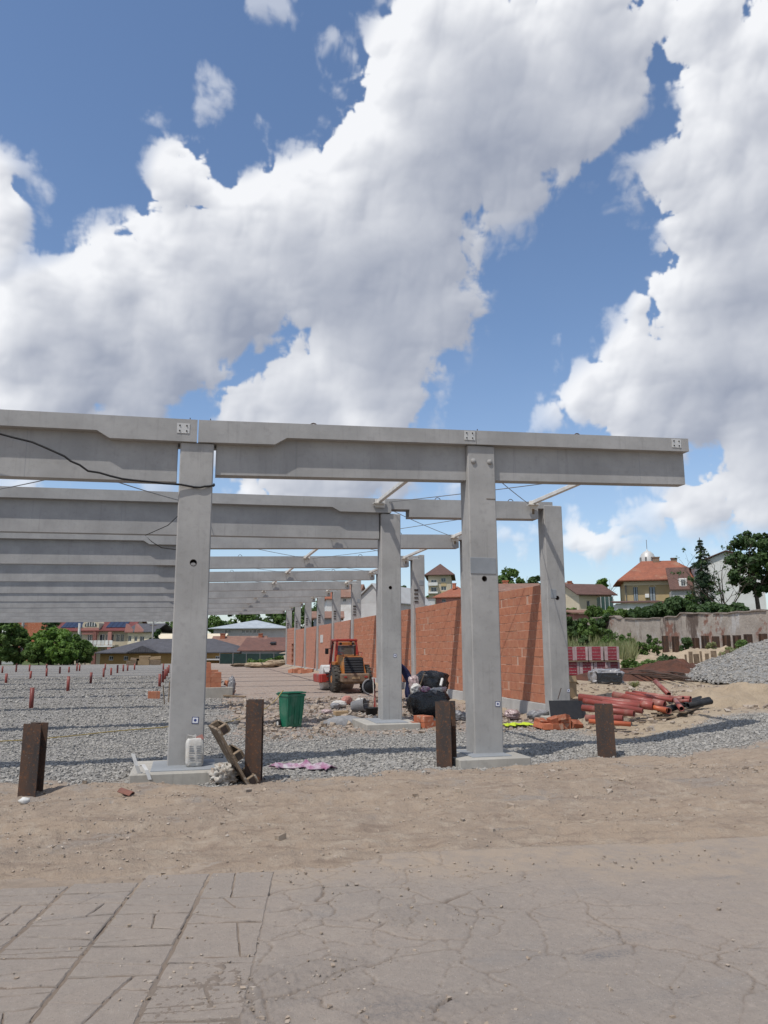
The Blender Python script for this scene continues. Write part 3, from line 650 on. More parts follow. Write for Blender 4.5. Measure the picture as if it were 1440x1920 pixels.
STAINS = [(gz(1105, 1795, .1), 0.30, 0.07, 0.30), (gz(1190, 1757, .1), 0.34, 0.06, 0.25), (gz(1330, 1646, .1), 0.26, 0.05, 0.3), (gz(1090, 1630, .1), 0.28, 0.06, 0.3), (gz(745, 1890, .1), 0.22, 0.10, 0.3), (gz(1250, 1870, .1), 0.30, 0.07, 0.2)]
def stain_field(x, y):
    t = 0*x
    for (c, a, b, k) in STAINS:
        dx, dy = x-c[0], y-c[1]; t = np.maximum(t, np.exp(-(dx/a)**2-(dy/b)**2)*(0.5+1.1*np.clip(f2(x*1.0, y*4.5, 4.5, 4, 251), -0.3, 1))*k*3.0)
    return np.clip(t, 0, 1)
def road_z(x, y):
    slab, crack, rub = road_fields(x, y)
    z = 0.10+f2(x, y, 0.5, 3, 261)*0.010+f2(x, y, 6, 3, 262)*0.005+f2(x, y, 38, 2, 263)*0.0026
    z = z-crack*0.020-slab*(0.0015+0.0025*np.abs(f2(x, y, 7, 2, 265)))+rub*np.abs(f2(x, y, 26, 3, 264))*0.020
    return z
rxs = np.unique(np.round(np.concatenate([-np.geomspace(3, 300, 20)[::-1], np.arange(-3, -1.5, 0.06), np.arange(-1.5, 5.2, 0.0115), np.arange(5.2, 8, 0.06), np.geomspace(8, 300, 22)]), 4))
rys = np.unique(np.round(np.concatenate([np.arange(-6, 2.9, 0.25), np.arange(2.9, 6.9, 0.0125)]), 4))
V, F, X, Y = heightfield(rxs, rys, lambda x, y: np.where(y < road_edge(x)+0.45, road_z(x, y), -0.25-0.4*(y-road_edge(x))))
keep = (Y.ravel()[F].min(1) < road_edge(X.ravel()[F].min(1))+0.6); F = F[keep]
rm = np_mesh('road', V, F, True)
sl, ck, rb = road_fields(X, Y)
attr(rm, 'crack', ck); attr(rm, 'bed', sl); attr(rm, 'rubble', rb); attr(rm, 'stain', stain_field(X, Y))
attr(rm, 'dust', np.clip(sst(-0.75, 0.05, Y-road_edge(X)+f2(X, Y, 0.9, 4, 271)*0.55+f2(X, Y, 5, 3, 272)*0.25)*0.85+0.30*np.clip(f2(X, Y, 0.8, 4, 273)*2-0.2, 0, 1), 0, 1))
def mat_road(name, attrs=True):
    m, s, bs = newmat(name); co = coords(s, 'pos')
    def A(n): a = s.n('ShaderNodeAttribute'); a.attribute_name = n; return a.outputs['Fac']
    n1 = s.noise(co, 0.8, 5, 0.6, 0.4); n2 = s.noise(co, 6, 6, 0.65); n3 = s.noise(co, 60, 5, 0.7); n4 = s.noise(co, 240, 2, 0.6)
    col = s.mix(s.mr(n1, 0.32, 0.68), (0.305, 0.256, 0.214), (0.27, 0.233, 0.20))
    col = s.mix(s.m('MULTIPLY', s.mr(n2, 0.45, 0.75), 0.5), col, (0.335, 0.288, 0.24))
    col = s.mix(s.m('MULTIPLY', s.mr(s.noise(s.mapping(co, scale=(0.7, 1.5, 1), loc=(4, 1, 0)), 2.2, 5, 0.7), 0.55, 0.7), 0.5), col, (0.235, 0.215, 0.198))
    col = s.mix(s.m('MULTIPLY', s.mr(n3, 0.5, 0.72), 0.55), col, (0.195, 0.165, 0.142))
    n5 = s.noise(s.mapping(co, loc=(7, 7, 7)), 18, 5, 0.7); col = s.mix(s.m('MULTIPLY', s.mr(n5, 0.52, 0.68), 0.45), col, (0.225, 0.19, 0.165)); col = s.mix(s.m('MULTIPLY', s.mr(n5, 0.45, 0.32), 0.4), col, (0.37, 0.315, 0.27))
    spk = s.vor(co, 95, 'F1'); pk = s.n('ShaderNodeTexVoronoi'); s.put(pk.inputs['Vector'], co); pk.inputs['Scale'].default_value = 95
    ps = s.n('ShaderNodeSeparateColor'); s.put(ps.inputs[0], pk.outputs['Color'])
    col = s.mix(s.m('MULTIPLY', s.m('MULTIPLY', s.mr(ps.outputs[0], 0.86, 0.9), s.mr(spk, 0.32, 0.2)), 0.6), col, (0.42, 0.39, 0.36))
    col = s.mix(s.m('MULTIPLY', s.m('MULTIPLY', s.mr(ps.outputs[1], 0.88, 0.9), s.mr(spk, 0.32, 0.2)), 0.6), col, (0.12, 0.10, 0.09))
    if attrs:
        col = s.mix(s.m('MULTIPLY', A('crack'), 0.9), col, (0.155, 0.118, 0.09))
        col = s.mix(s.m('MULTIPLY', A('bed'), 0.85), col, (0.20, 0.155, 0.118))
        col = s.mix(s.m('MULTIPLY', A('rubble'), 0.35), col, (0.20, 0.175, 0.155))
        col = s.mix(s.m('MULTIPLY', A('stain'), s.mr(n3, 0.40, 0.62, 0.15, 0.85)), col, (0.13, 0.13, 0.135))
        col = s.mix(s.m('MULTIPLY', A('dust'), s.mr(n2, 0.3, 0.62, 0.25, 1.0)), col, (0.345, 0.275, 0.21))
    s.put(bs.inputs['Base Color'], col); bs.inputs['Roughness'].default_value = 0.9; bs.inputs['Specular IOR Level'].default_value = 0.2
    bumpit(s, bs, s.m('ADD', s.m('MULTIPLY', n2, 0.4), s.m('ADD', s.m('MULTIPLY', n3, 0.4), s.m('MULTIPLY', n4, 0.3))), 0.85, 0.014); return m
M_road = mat_road('dusty_road'); M_slab = mat_road('broken_slab', False)
road = tag(link('road', rm, None, M_road), kind='structure')

# broken paving slabs in strips: every fragment its own piece
def split_poly(poly, depth, rng):
    A_ = 0.5*abs(sum(poly[i][0]*poly[(i+1) % len(poly)][1]-poly[(i+1) % len(poly)][0]*poly[i][1] for i in range(len(poly))))
    if depth == 0 or A_ < 0.035: return [poly]
    c = np.mean(poly, axis=0)+rng.normal(0, 0.05, 2); a = rng.choice([JA, JA+math.pi/2])*0+rng.choice([0.0, math.pi/2, math.pi/2])+rng.normal(0, 0.2); n = np.array([math.cos(a), math.sin(a)])
    P1, P2 = [], []
    for i in range(len(poly)):
        p, q = np.array(poly[i]), np.array(poly[(i+1) % len(poly)]); dp, dq = (p-c)@n, (q-c)@n
        (P1 if dp >= 0 else P2).append(tuple(p))
        if dp*dq < 0:
            t = dp/(dp-dq); x = tuple(p+(q-p)*t); P1.append(x); P2.append(x)
    if min(len(P1), len(P2)) < 3: return [poly]
    return split_poly(P1, depth-1, rng)+split_poly(P2, depth-1, rng)
def inset_jag(poly, gap, rng):
    c = np.mean(poly, axis=0); out = []
    n = len(poly)
    for i in range(n):
        p, q = np.array(poly[i]), np.array(poly[(i+1) % n]); L = np.linalg.norm(q-p); k = max(1, int(L/0.045))
        nn = np.array([-(q-p)[1], (q-p)[0]])/(L+1e-9)
        if nn @ (c-p) < 0: nn = -nn
        for j in range(k):
            t = j/k; b = p+(q-p)*t+nn*(gap+abs(rng.normal(0, 0.0032)) if j else gap*1.7+rng.uniform(0, 0.009)); out.append(b)
    return out
srng = np.random.default_rng(3); nslab = 0
for iu in range(-8, 0):
    ua, ub = U_EDGE+iu*0.475, U_EDGE+(iu+1)*0.475; off = srng.uniform(-0.2, 0.2); v = 2.2+off
    while v < 6.6:
        L = srng.uniform(0.34, 0.60); va, vb = v, v+L; v += L
        for poly in split_poly([(ua+.006, va+.005), (ub-.006, va+.005), (ub-.006, vb-.005), (ua+.006, vb-.005)], int(srng.choice([1, 1, 2, 2, 3])), srng):
            c = np.mean(poly, axis=0); cx, cy = c[0]*JY+c[1]*JX, -c[0]*JX+c[1]*JY
            if cy > road_edge(cx)-0.02 or cx < -2.6: continue
            pr = inset_jag(poly, 0.0012, srng); n = len(pr)
            if n < 5: continue
            W2l = [(p[0]*JY+p[1]*JX-cx, -p[0]*JX+p[1]*JY-cy) for p in pr]
            tz = abs(srng.normal(0, 0.002)); gx, gyy = srng.normal(0, 0.007, 2)
            V = [(x, y, -0.05) for x, y in W2l]+[(x, y, tz-0.007+gx*x+gyy*y+srng.normal(0, 0.0015)) for x, y in W2l]+[(x-0.008*x/math.hypot(x, y), y-0.008*y/math.hypot(x, y), tz+gx*x+gyy*y) for x, y in W2l]+[(x*0.5, y*0.5, tz+0.001+gx*x+gyy*y) for x, y in W2l]
            F = [(k*n+i, k*n+(i+1) % n, (k+1)*n+(i+1) % n, (k+1)*n+i) for k in range(3) for i in range(n)]+[tuple(range(3*n, 4*n))]
            me = bpy.data.meshes.new('slab'); me.from_pydata(V, [], F); me.update()
            link('paving_slab', me, road, M_slab, (cx, cy, 0.1025)); nslab += 1

# ---- loose stone
def stones(P, size, rng, flat=0.7):
    n = len(P); base = np.array([(-1, -1, -1), (1, -1, -1), (1, 1, -1), (-1, 1, -1), (-1, -1, 1), (1, -1, 1), (1, 1, 1), (-1, 1, 1)], float)*0.55
    V = base[None]*rng.uniform(0.55, 1.2, (n, 8, 1)); V = V*np.stack([rng.uniform(0.7, 1.35, n), rng.uniform(0.6, 1.1, n), rng.uniform(0.45, 0.95, n)*flat/0.7], -1)[:, None]
    a = rng.uniform(0, 2*math.pi, n); t = rng.normal(0, 0.45, n); ca, sa, ct, st = np.cos(a), np.sin(a), np.cos(t), np.sin(t)
    x, y, z = V[..., 0], V[..., 1], V[..., 2]
    y, z = y*ct[:, None]-z*st[:, None], y*st[:, None]+z*ct[:, None]; x, y = x*ca[:, None]-y*sa[:, None], x*sa[:, None]+y*ca[:, None]
    V = np.stack([x, y, z], -1)*size[:, None, None]+P[:, None, :]
    f = np.array([(3, 2, 1, 0), (4, 5, 6, 7), (0, 1, 5, 4), (1, 2, 6, 5), (2, 3, 7, 6), (3, 0, 4, 7)])
    return V.reshape(-1, 3), (f[None]+np.arange(n)[:, None, None]*8).reshape(-1, 4)
def mat_stone(name, c):
    m, s, bs = newmat(name); g = s.n('ShaderNodeNewGeometry'); r_ = g.outputs['Random Per Island']
    ramp = s.n('ShaderNodeValToRGB'); s.put(ramp.inputs[0], r_); e = ramp.color_ramp.elements
    while len(e) < len(c): e.new(0.5)
    for i, k in enumerate(c): e[i].position = i/(len(c)-1); e[i].color = (*k, 1)
    col = s.mix(s.m('MULTIPLY', s.mr(s.noise(g.outputs['Position'], 45, 4, 0.6), 0.45, 0.7), 0.5), ramp.outputs[0], (0.30, 0.275, 0.24))
    s.put(bs.inputs['Base Color'], col); bs.inputs['Roughness'].default_value = 0.92; bs.inputs['Specular IOR Level'].default_value = 0.15
    bumpit(s, bs, s.noise(g.outputs['Position'], 90, 3), 0.3, 0.006); return m
M_stone = mat_stone('crushed_limestone', [(0.265, 0.255, 0.238), (0.315, 0.302, 0.28), (0.35, 0.334, 0.304), (0.285, 0.275, 0.256), (0.39, 0.368, 0.33)])
M_clod = mat_stone('earth_clods', [(0.30, 0.235, 0.175), (0.36, 0.29, 0.225), (0.27, 0.215, 0.17), (0.39, 0.335, 0.28), (0.33, 0.255, 0.19)])
grng = np.random.default_rng(11)
def scatter(n, x0, x1, y0, y1, s0, s1, keepf, sink=0.25):
    x = grng.uniform(x0, x1, n); y = grng.uniform(y0, y1, n); k = keepf(x, y) > grng.uniform(0, 1, n); x, y = x[k], y[k]
    s = s0+(s1-s0)*grng.uniform(0, 1, len(x))**2.2
    return np.stack([x, y, ground_z(x, y)+s*(0.5-sink)*0.55], -1), s
gk = lambda x, y: np.clip(zones(x, y)[0]*1.25-0.12, 0, 1)
VV, FF, nb = [], [], 0
for a in ((52000, -4.2, 12.5, 11.3, 15.2, 0.017, 0.052, gk), (34000, -6.5, 12.5, 15.2, 21, 0.018, 0.05, gk), (14000, -9, 9, 21, 31, 0.028, 0.065, gk), (12000, -14, 2, 31, 58, 0.04, 0.085, gk)):
    P, s_ = scatter(*a); v, f = stones(P, s_, grng); VV.append(v); FF.append(f+nb); nb += len(v)
tag(link('loose_gravel', np_mesh('loose_gravel', np.concatenate(VV), np.concatenate(FF)), None, M_stone), 'grey crushed stone strewn over the building pad', 'gravel', kind='stuff')
dk = lambda x, y: np.clip((1-zones(x, y)[0])*sst(0.02, 0.5, y-road_edge(x))*(0.25+1.1*np.clip(f2(x, y, 0.7, 3, 301)+0.15, 0, 1)), 0, 1)
VV, FF, nb = [], [], 0
for a in ((11000, -3, 9, 6.0, 12.2, 0.007, 0.026, dk), (200, -3, 9, 6.8, 12.2, 0.03, 0.075, dk), (2600, 9, 17, 14, 26, 0.03, 0.14, dk), (1800, 1.2, 9, 17, 30, 0.04, 0.15, lambda x, y: zones(x, y)[3])):
    P, s_ = scatter(*a); v, f = stones(P, s_, grng); VV.append(v); FF.append(f+nb); nb += len(v)
tag(link('earth_clods', np_mesh('earth_clods', np.concatenate(VV), np.concatenate(FF)), None, M_clod), 'small earth clods and pebbles strewn over the dirt verge', 'clods', kind='stuff')
n = 7000; x = grng.uniform(-2.4, 5.4, n); y = grng.uniform(3.0, 6.3, n); sl_, ck_, rb_ = road_fields(x, y)
k = ((rb_*0.9+ck_*0.7+0.07+sl_*0.10+0.45*sst(-0.6, 0.1, y-road_edge(x)))*(y < road_edge(x)+0.1)) > grng.uniform(0, 1, n); x, y = x[k], y[k]; s_ = 0.0035+0.017*grng.uniform(0, 1, len(x))**3
v, f = stones(np.stack([x, y, 0.103+s_*0.15-sl_[k]*0.0], -1), s_, grng)
tag(link('road_grit', np_mesh('road_grit', v, f), None, M_clod), 'small chips and grit lying on the cracked road', 'grit', kind='stuff')

# ------------------------------------------------------------------ the concrete hall
Y1, S = 12.643, 6.5
XA, WA, XB, WB, XD, WD = -0.265, 0.535, 4.694, 0.52, 9.287, 0.537
DEP = 0.42
ORD = ['', 'first', 'second', 'third', 'fourth', 'fifth', 'sixth', 'seventh', 'eighth', 'ninth', 'tenth', 'eleventh']
def fy(k): return Y1+S*(k-1)
def bool_cut(o, cutter_mb):
    c = cutter_mb.build('cutter', None); md = o.modifiers.new('cut', 'BOOLEAN'); md.object = c; md.operation = 'DIFFERENCE'; md.solver = 'EXACT'
    c.parent = o.parent
    bpy.context.view_layer.update(); dg = bpy.context.evaluated_depsgraph_get()
    me = bpy.data.meshes.new_from_object(o.evaluated_get(dg)); o.modifiers.clear(); old = o.data; o.data = me
    bpy.data.objects.remove(c)
def shaft_mb(w, d, z0, z1, notch=None, b=0.018):
    """chamfered shaft; notch=(x_from, x_to, z) lowers part of the head"""
    mb = MB()
    if not notch: return mb.bb(0, w, 0, d, z0, z1, b)
    xa, xb, zn = notch
    mb.bb(0, w, 0, d, z0, zn, b)
    lo, hi = (xb, w) if xa <= 0 else (0, xa)
    mb.bb(lo+0.004, hi-0.004, 0.003, d-0.003, zn-0.02, z1, b*0.7); return mb
def sticker(parent, x, z, y=-0.003, s=0.085, rot=0.06):
    st = MB().box((0, 0, 0), (s, 0.002, s)).build('sticker', M_paper, parent, (x, y, z), (0, rot, 0))
    mb = MB(); t = s*0.09
    for (cx, cz, a, b) in ((0, s/2-t/2, s, t), (0, -s/2+t/2, s, t), (-s/2+t/2, 0, t, s), (s/2-t/2, 0, t, s)): mb.box((cx, -0.0015, cz), (a, 0.002, b))
    mb.cyl((0, -0.0005, 0), (0, -0.0025, 0), s*0.22, n=10)
    mb.build('sticker_border', M_blueline, st)
def column(k, row, x, w, ztop, label, notch=None, foot=None, hole=None, z0=-0.3, group='precast concrete columns'):
    t = thing('concrete_column', label, 'column', (x, fy(k), 0), 0, group)
    sh = shaft_mb(w, DEP, z0, ztop, notch).build('shaft', M_conc, t)
    if hole:
        hx, hz, hr = hole
        bool_cut(sh, MB().cyl((hx, -0.2, hz), (hx, DEP+0.2, hz), hr, n=20))
        MB().pipe((hx, -0.004, hz), (hx, DEP+0.004, hz), hr-0.0015, 0.006, 20).build('pipe_sleeve', M_hole, t)
    if foot:
        fx0, fx1, fy0, fy1, zb = foot
        fo = MB().bb(fx0, fx1, fy0, fy1, zb, -0.004, 0.015).build('footing', M_foot, t)
        MB().bb(fx0+0.28, fx1-0.26, fy0+0.18, fy1-0.2, -0.01, 0.012, 0.006).build('grout_bed', M_patch, fo)
    return t
cA = column(1, 'A', XA, WA, 5.085, 'front concrete column with white cement bag leaning at its foot', None, (-0.50, 0.98, -0.66, 0.75, -0.5), (0.275, 3.11, 0.055))
sticker(cA, 0.395, 0.67, s=0.10)
cB = column(1, 'B', XB, WB, 5.333, 'front concrete column with grey patch, under the cantilevered beam end', None, (-0.45, 0.78, -0.52, 0.75, -0.5), (0.256, 2.94, 0.048))
MB().box((0.24, -0.004, 3.165), (0.475, 0.012, 0.285), None, 0.004).build('repair_patch', M_patch, cB)
for bx in (0.105, 0.415): 
    q = MB().lathe([(0.0, 0), (0.048, 0), (0.05, 0.006), (0.047, 0.022), (0.0, 0.024)], n=16).build('anchor_cap', M_conc, cB, (bx, 0.0, 5.035), (math.pi/2, 0, 0))
MB().box((0.42, -0.002, 4.36), (0.17, 0.006, 0.014)).build('rust_mark', M_wooddk, cB)
sticker(cB, 0.435, 0.81, s=0.085)
cC = column(2, 'C', XB, WB, 5.395, 'concrete column beside the black rubbish sack, second frame', (-0.01, 0.27, 5.20), (-0.60, 0.72, -0.95, 0.75, -0.5), (0.235, 3.28, 0.045))
sticker(cC, 0.345, 1.57, s=0.085)
cD = column(2, 'D', XD, WD, 5.775, 'concrete column at the near end of the brick wall', (-0.01, 0.30, 5.60), (-0.3, 0.9, -0.3, 0.7, -0.5), (0.285, 3.07, 0.058))
MB().box((0.175, -0.004, 3.18), (0.165, 0.012, 0.235), None, 0.004).build('repair_patch', M_patch, cD)
sticker(cD, 0.49, 0.63, s=0.085)
def slots(t, zt):
    for j in range(4): MB().box((0.14, -0.002, zt-0.02-j*0.165), (0.17, 0.05, 0.05 if j else 0.075)).build('tie_slot', M_hole, t)
for k in range(3, 12):
    t = column(k, 'D', XD, WD, 5.775, f'concrete wall column, {ORD[k-1]} counted from the near end of the brick wall', (-0.01, 0.30, 5.60))
    slots(t, 4.25)
    if k < 7: MB().box((0.38, -0.004, 4.55), (0.20, 0.012, 0.22), None, 0.004).build('repair_patch', M_patch, t)
    if k >= 3: column(k, 'A', XA, WA, 5.085, f'concrete column in line behind the front column, frame {ORD[k]} from the camera', None, None, None, -0.3, 'columns lined up behind the front column')

def top_left(x): return 5.46+0.012*x                          # roof falls: girder tops
def top_right(x): return 5.46+0.0275*x
def girder(mbw, mbf, y, x0, x1, tf, depth, h0=None, h1=None, web_in0=0.0, web_in1=0.0, fd=0.255, hd=0.375, hl=1.35):
    """deep girder: web with a wider head; the head is thicker (haunch) over a support, the web stops short of the column"""
    n = max(2, int((x1-x0)/3)); xs_ = np.linspace(x0+web_in0, x1-web_in1, n+1)
    for a, b in zip(xs_[:-1], xs_[1:]):
        ya, yb = y+0.10, y+0.34
        P = [(a, ya, tf(a)-depth), (b, ya, tf(b)-depth), (b, yb, tf(b)-depth), (a, yb, tf(a)-depth), (a, ya, tf(a)-0.1), (b, ya, tf(b)-0.1), (b, yb, tf(b)-0.1), (a, yb, tf(a)-0.1)]
        mbw.add(P, [(3, 2, 1, 0), (0, 1, 5, 4), (2, 3, 7, 6)]+([(3, 0, 4, 7)] if a == xs_[0] else [])+([(1, 2, 6, 5)] if b == xs_[-1] else []))
    ya, yb = y-0.05, y+0.49
    st = [(x0, hd if h0 else fd)]+([(x0+hl, hd), (x0+hl+0.2, fd)] if h0 else [])
    st += [(q, fd) for q in np.linspace(x0, x1, n+1)[1:-1] if (q > st[-1][0]+0.2) and q < x1-(hl+0.4 if h1 else 0.1)]
    st += ([(x1-hl-0.2, fd), (x1-hl, hd)] if h1 else [])+[(x1, hd if h1 else fd)]
    for i in range(len(st)-1):
        (a, da), (b, db) = st[i], st[i+1]; F_ = [(3, 2, 1, 0), (4, 5, 6, 7), (0, 1, 5, 4), (2, 3, 7, 6)]
        if i == 0: F_.append((3, 0, 4, 7))
        if i == len(st)-2: F_.append((1, 2, 6, 5))
        mbf.add([(a, ya, tf(a)-da), (b, ya, tf(b)-db), (b, yb, tf(b)-db), (a, yb, tf(a)-da), (a, ya, tf(a)), (b, ya, tf(b)), (b, yb, tf(b)), (a, yb, tf(a))], F_)
def beam_thing(label, x0, x1, y, tf, depth, loops=(), joints=(), plates=(), rods=(), group='roof girders', **kw):
    t = thing('roof_girder', label, 'girder', (0, 0, 0), 0, group)
    w, f = MB(), MB(); girder(w, f, y, x0, x1, tf, depth, **kw)
    web = w.build('web', M_conc_beam, t); hd = f.build('head_flange', M_conc_beam, t)
    for lx in loops:
        a = [(lx+0.075*math.cos(q), y+0.15, tf(lx)-0.01+0.085*math.sin(q)) for q in np.linspace(0, math.pi, 9)]
        MB().tube(a, 0.011, 6).build('lifting_loop', M_rust, t)
    for rx in rods: MB().cyl((rx, y+0.1, tf(rx)-0.01), (rx, y+0.1, tf(rx)+0.07), 0.008, n=6).build('dowel', M_rust, t)
    for jx in joints: MB().bb(jx, jx+0.004, y+0.0985, y+0.102, tf(jx)-depth+0.01, tf(jx)-0.26).build('formwork_seam', M_patch, web)
    for (qx, qz) in plates:
        p = MB().box((qx, y-0.054, qz), (0.20, 0.008, 0.165)).build('connection_plate', M_galv, t)
        for ax in (-0.055, 0.055):
            for az in (-0.045, 0.045): MB().cyl((qx+ax, y-0.058, qz+az), (qx+ax, y-0.070, qz+az), 0.013, n=6).build('bolt', M_dark, p)
    return t
beam_thing('long front girder left of the front column, crossed by a black cable', -20.0, -0.008, Y1, top_left, 1.02, (-9,), (-2.6, -5.5), ((-0.23, 5.30),), (-0.13,), h1=True, web_in1=0.30)
beam_thing('front girder between the two front columns, with stepped left end', 0.012, 4.845, Y1, top_right, 0.885, (1.94,), (1.63, 3.4), ((4.72, 5.49),), (0.2,), h0=True, web_in0=0.30, web_in1=0.155, hl=1.25)
beam_thing('front cantilever girder end sticking out over the dirt, right', 4.853, 9.2, Y1, top_right, 0.875, (6.95,), (6.5, 8.2), ((8.93, 5.60),), (4.93,), web_in0=0.365, web_in1=0.03)
beam_thing('second deep girder, running behind the front one to the column with the sack', -20.0, 4.955, Y1+S, lambda x: 5.53+0.010*x, 1.03, (-9,), (-4.7, -1.7, 2.0), (), (), h1=True, web_in1=0.29, hd=0.365)
for k in range(3, 12):
    beam_thing(f'deep roof girder of the {ORD[k]} frame, left side', -24.0, -0.008, fy(k), top_left, 1.02, (), (-6, -3.2) if k < 6 else (), (), (), h1=True, web_in1=0.30)
def shallow(label, x0, x1, y, tf, loops):
    t = thing('roof_beam', label, 'beam', (0, 0, 0), 0, 'shallow roof beams'); mb = MB()
    d, e, cut = 0.475, 0.50, 0.20
    st = [(x0, d-cut), (x0+e, d-cut), (x0+e, d)]+[(q, d) for q in np.linspace(x0, x1, 5)[1:-1]]+[(x1-e+0.06, d), (x1-e+0.06, d-cut-0.09), (x1, d-cut-0.09)]
    ya, yb = y+0.02, y+0.40
    for (a, da), (b, db) in zip(st[:-1], st[1:]):
        if abs(a-b) < 1e-6: continue
        mb.hexa([(a, ya, tf(a)-da), (b, ya, tf(b)-db), (b, yb, tf(b)-db), (a, yb, tf(a)-da), (a, ya, tf(a)), (b, ya, tf(b)), (b, yb, tf(b)), (a, yb, tf(a))])
    me = mb.mesh('beam'); bm = bmesh.new(); bm.from_mesh(me); bmesh.ops.remove_doubles(bm, verts=bm.verts, dist=1e-4)
    seen = {}
    for f_ in list(bm.faces):
        key = tuple(sorted(v.index for v in f_.verts)); seen.setdefault(key, []).append(f_)
    bmesh.ops.delete(bm, geom=[f_ for l in seen.values() if len(l) > 1 for f_ in l], context='FACES_ONLY'); bm.to_mesh(me); bm.free()
    link('beam_body', me, t, M_conc_beam)
    for lx in loops:
        a = [(lx+0.085*math.cos(q), y+0.2, tf(lx)-0.01+0.10*math.sin(q)) for q in np.linspace(0, math.pi, 9)]
        MB().tube(a, 0.010, 6).build('lifting_loop', M_rust, t)
    MB().bb(x1-0.62, x1-0.55, ya-0.004, ya, tf(x1)-0.36, tf(x1)-0.12).build('rust_stain', M_wooddk, t)
shallow('shallow beam from the column with the sack to the wall end column', 4.965, 9.56, Y1+S, lambda x: 5.60+0.022*(x-5), (6.3, 8.4))
for k in range(3, 12): shallow(f'shallow roof beam of the {ORD[k]} frame, ending on the brick wall row', 0.012, 9.56, fy(k), lambda x: 5.465+0.0275*x, (1.9, 7.0) if k < 7 else ())

# steel struts between the frames and wire bracing
def strut(label, x, z, ya, yb):
    t = thing('steel_strut', label, 'strut', (0, 0, 0), 0, 'steel roof struts')
    MB().box((x, (ya+yb)/2, z), (0.10, yb-ya, 0.10), None, 0.01).build('tube', M_steelw, t)
    MB().box((x+0.02, ya+0.02, z-0.06), (0.26, 0.03, 0.22)).box((x+0.02, ya-0.05, z-0.1), (0.22, 0.12, 0.02)).build('end_bracket', M_steelw, t)
    MB().box((x+0.02, yb-0.03, z-0.06), (0.26, 0.03, 0.22)).box((x-0.02, yb-0.08, z-0.075), (0.30, 0.16, 0.02)).build('end_bracket', M_steelw, t)
for k in range(1, 11):
    zb = 5.50 if k < 2 else 5.55
    strut(f'white steel strut over the inner column row, {ORD[k]} bay from the camera', 4.62, zb, fy(k)+0.52, fy(k+1)-0.07)
    strut(f'white steel strut over the brick wall row, {ORD[k]} bay from the camera', 8.93, 5.64, fy(k)+0.52, fy(k+1)-0.05)
def wire(name, label, pts, r, mat, sag=0.0, cat='wire', n=14, group=None):
    P = []
    for (a, b) in zip(pts[:-1], pts[1:]):
        for t in np.linspace(0, 1, n, endpoint=False): 
            q = np.array(a)*(1-t)+np.array(b)*t; q[2] -= sag*4*t*(1-t); P.append(q)
    P.append(np.array(pts[-1])); return tag(MB().tube(P, r, 5).build(name, mat), label, cat, group)
BR = [((4.9, Y1+0.3, 5.2), (8.8, fy(2)-0.05, 5.62), 'thin wire brace rising right to the wall end column'),
      ((8.8, Y1+0.3, 5.2), (4.9, fy(2)-0.05, 5.50), 'thin wire brace crossing behind the second front column'),
      ((-1.6, Y1+0.36, 4.55), (0.2, fy(2)-0.02, 5.2), 'thin wire brace running right to behind the front column'),
      ((-2.1, Y1+0.36, 4.50), (-5.2, fy(2)-0.02, 5.25), 'thin wire brace running left out of view')]
for k in range(2, 6):
    BR += [((4.9, fy(k)+0.42, 5.45), (8.8, fy(k+1), 5.66), f'thin wire brace of the {ORD[k]} bay, rising towards the wall'), ((8.8, fy(k)+0.42, 5.55), (4.9, fy(k+1), 5.5), f'thin wire brace of the {ORD[k]} bay, falling towards the wall'),
           ((0.4, fy(k)+0.42, 5.40), (4.5, fy(k+1), 5.52), f'thin wire brace of the {ORD[k]} bay, beside the front column')]
for a, b, l in BR: wire('wire_brace', l, [a, b], 0.010, M_wire, 0.03, group='wire braces under the roof')
# black cable slung along the girder and round the front column
cb = [gy(-40, 803, 12.52), gy(60, 828, 12.52), gy(120, 855, 12.50), gy(165, 881, 12.50), gy(230, 897, 12.50), gy(290, 905, 12.52), gy(340, 909, 12.60), gy(375, 914, 12.62), gy(402, 908, 12.62), (0.285, 12.75, 4.40), (0.285, 13.0, 4.45)]
wob = [np.array(cb[0])]
for a, b in zip(cb[:-1], cb[1:]):
    for t in (0.33, 0.66, 1.0): wob.append(np.array(a)*(1-t)+np.array(b)*t+RNG.normal(0, 0.007, 3))
tag(MB().tube(wob, 0.017, 7).build('black_cable', M_dark), 'thick black cable slung over the girder and round the front column', 'cable')
wb2 = [(-0.25, 18.9, 5.05), gy(315, 985, 18.8), gy(272, 1004, 18.8), gy(285, 1016, 18.8), gy(303, 1027, 18.8), gy(335, 1031, 18.8)]
tag(MB().tube(wb2, 0.011, 6).build('hanging_wire', M_dark), 'thin black wire looping out left behind the front column', 'wire')

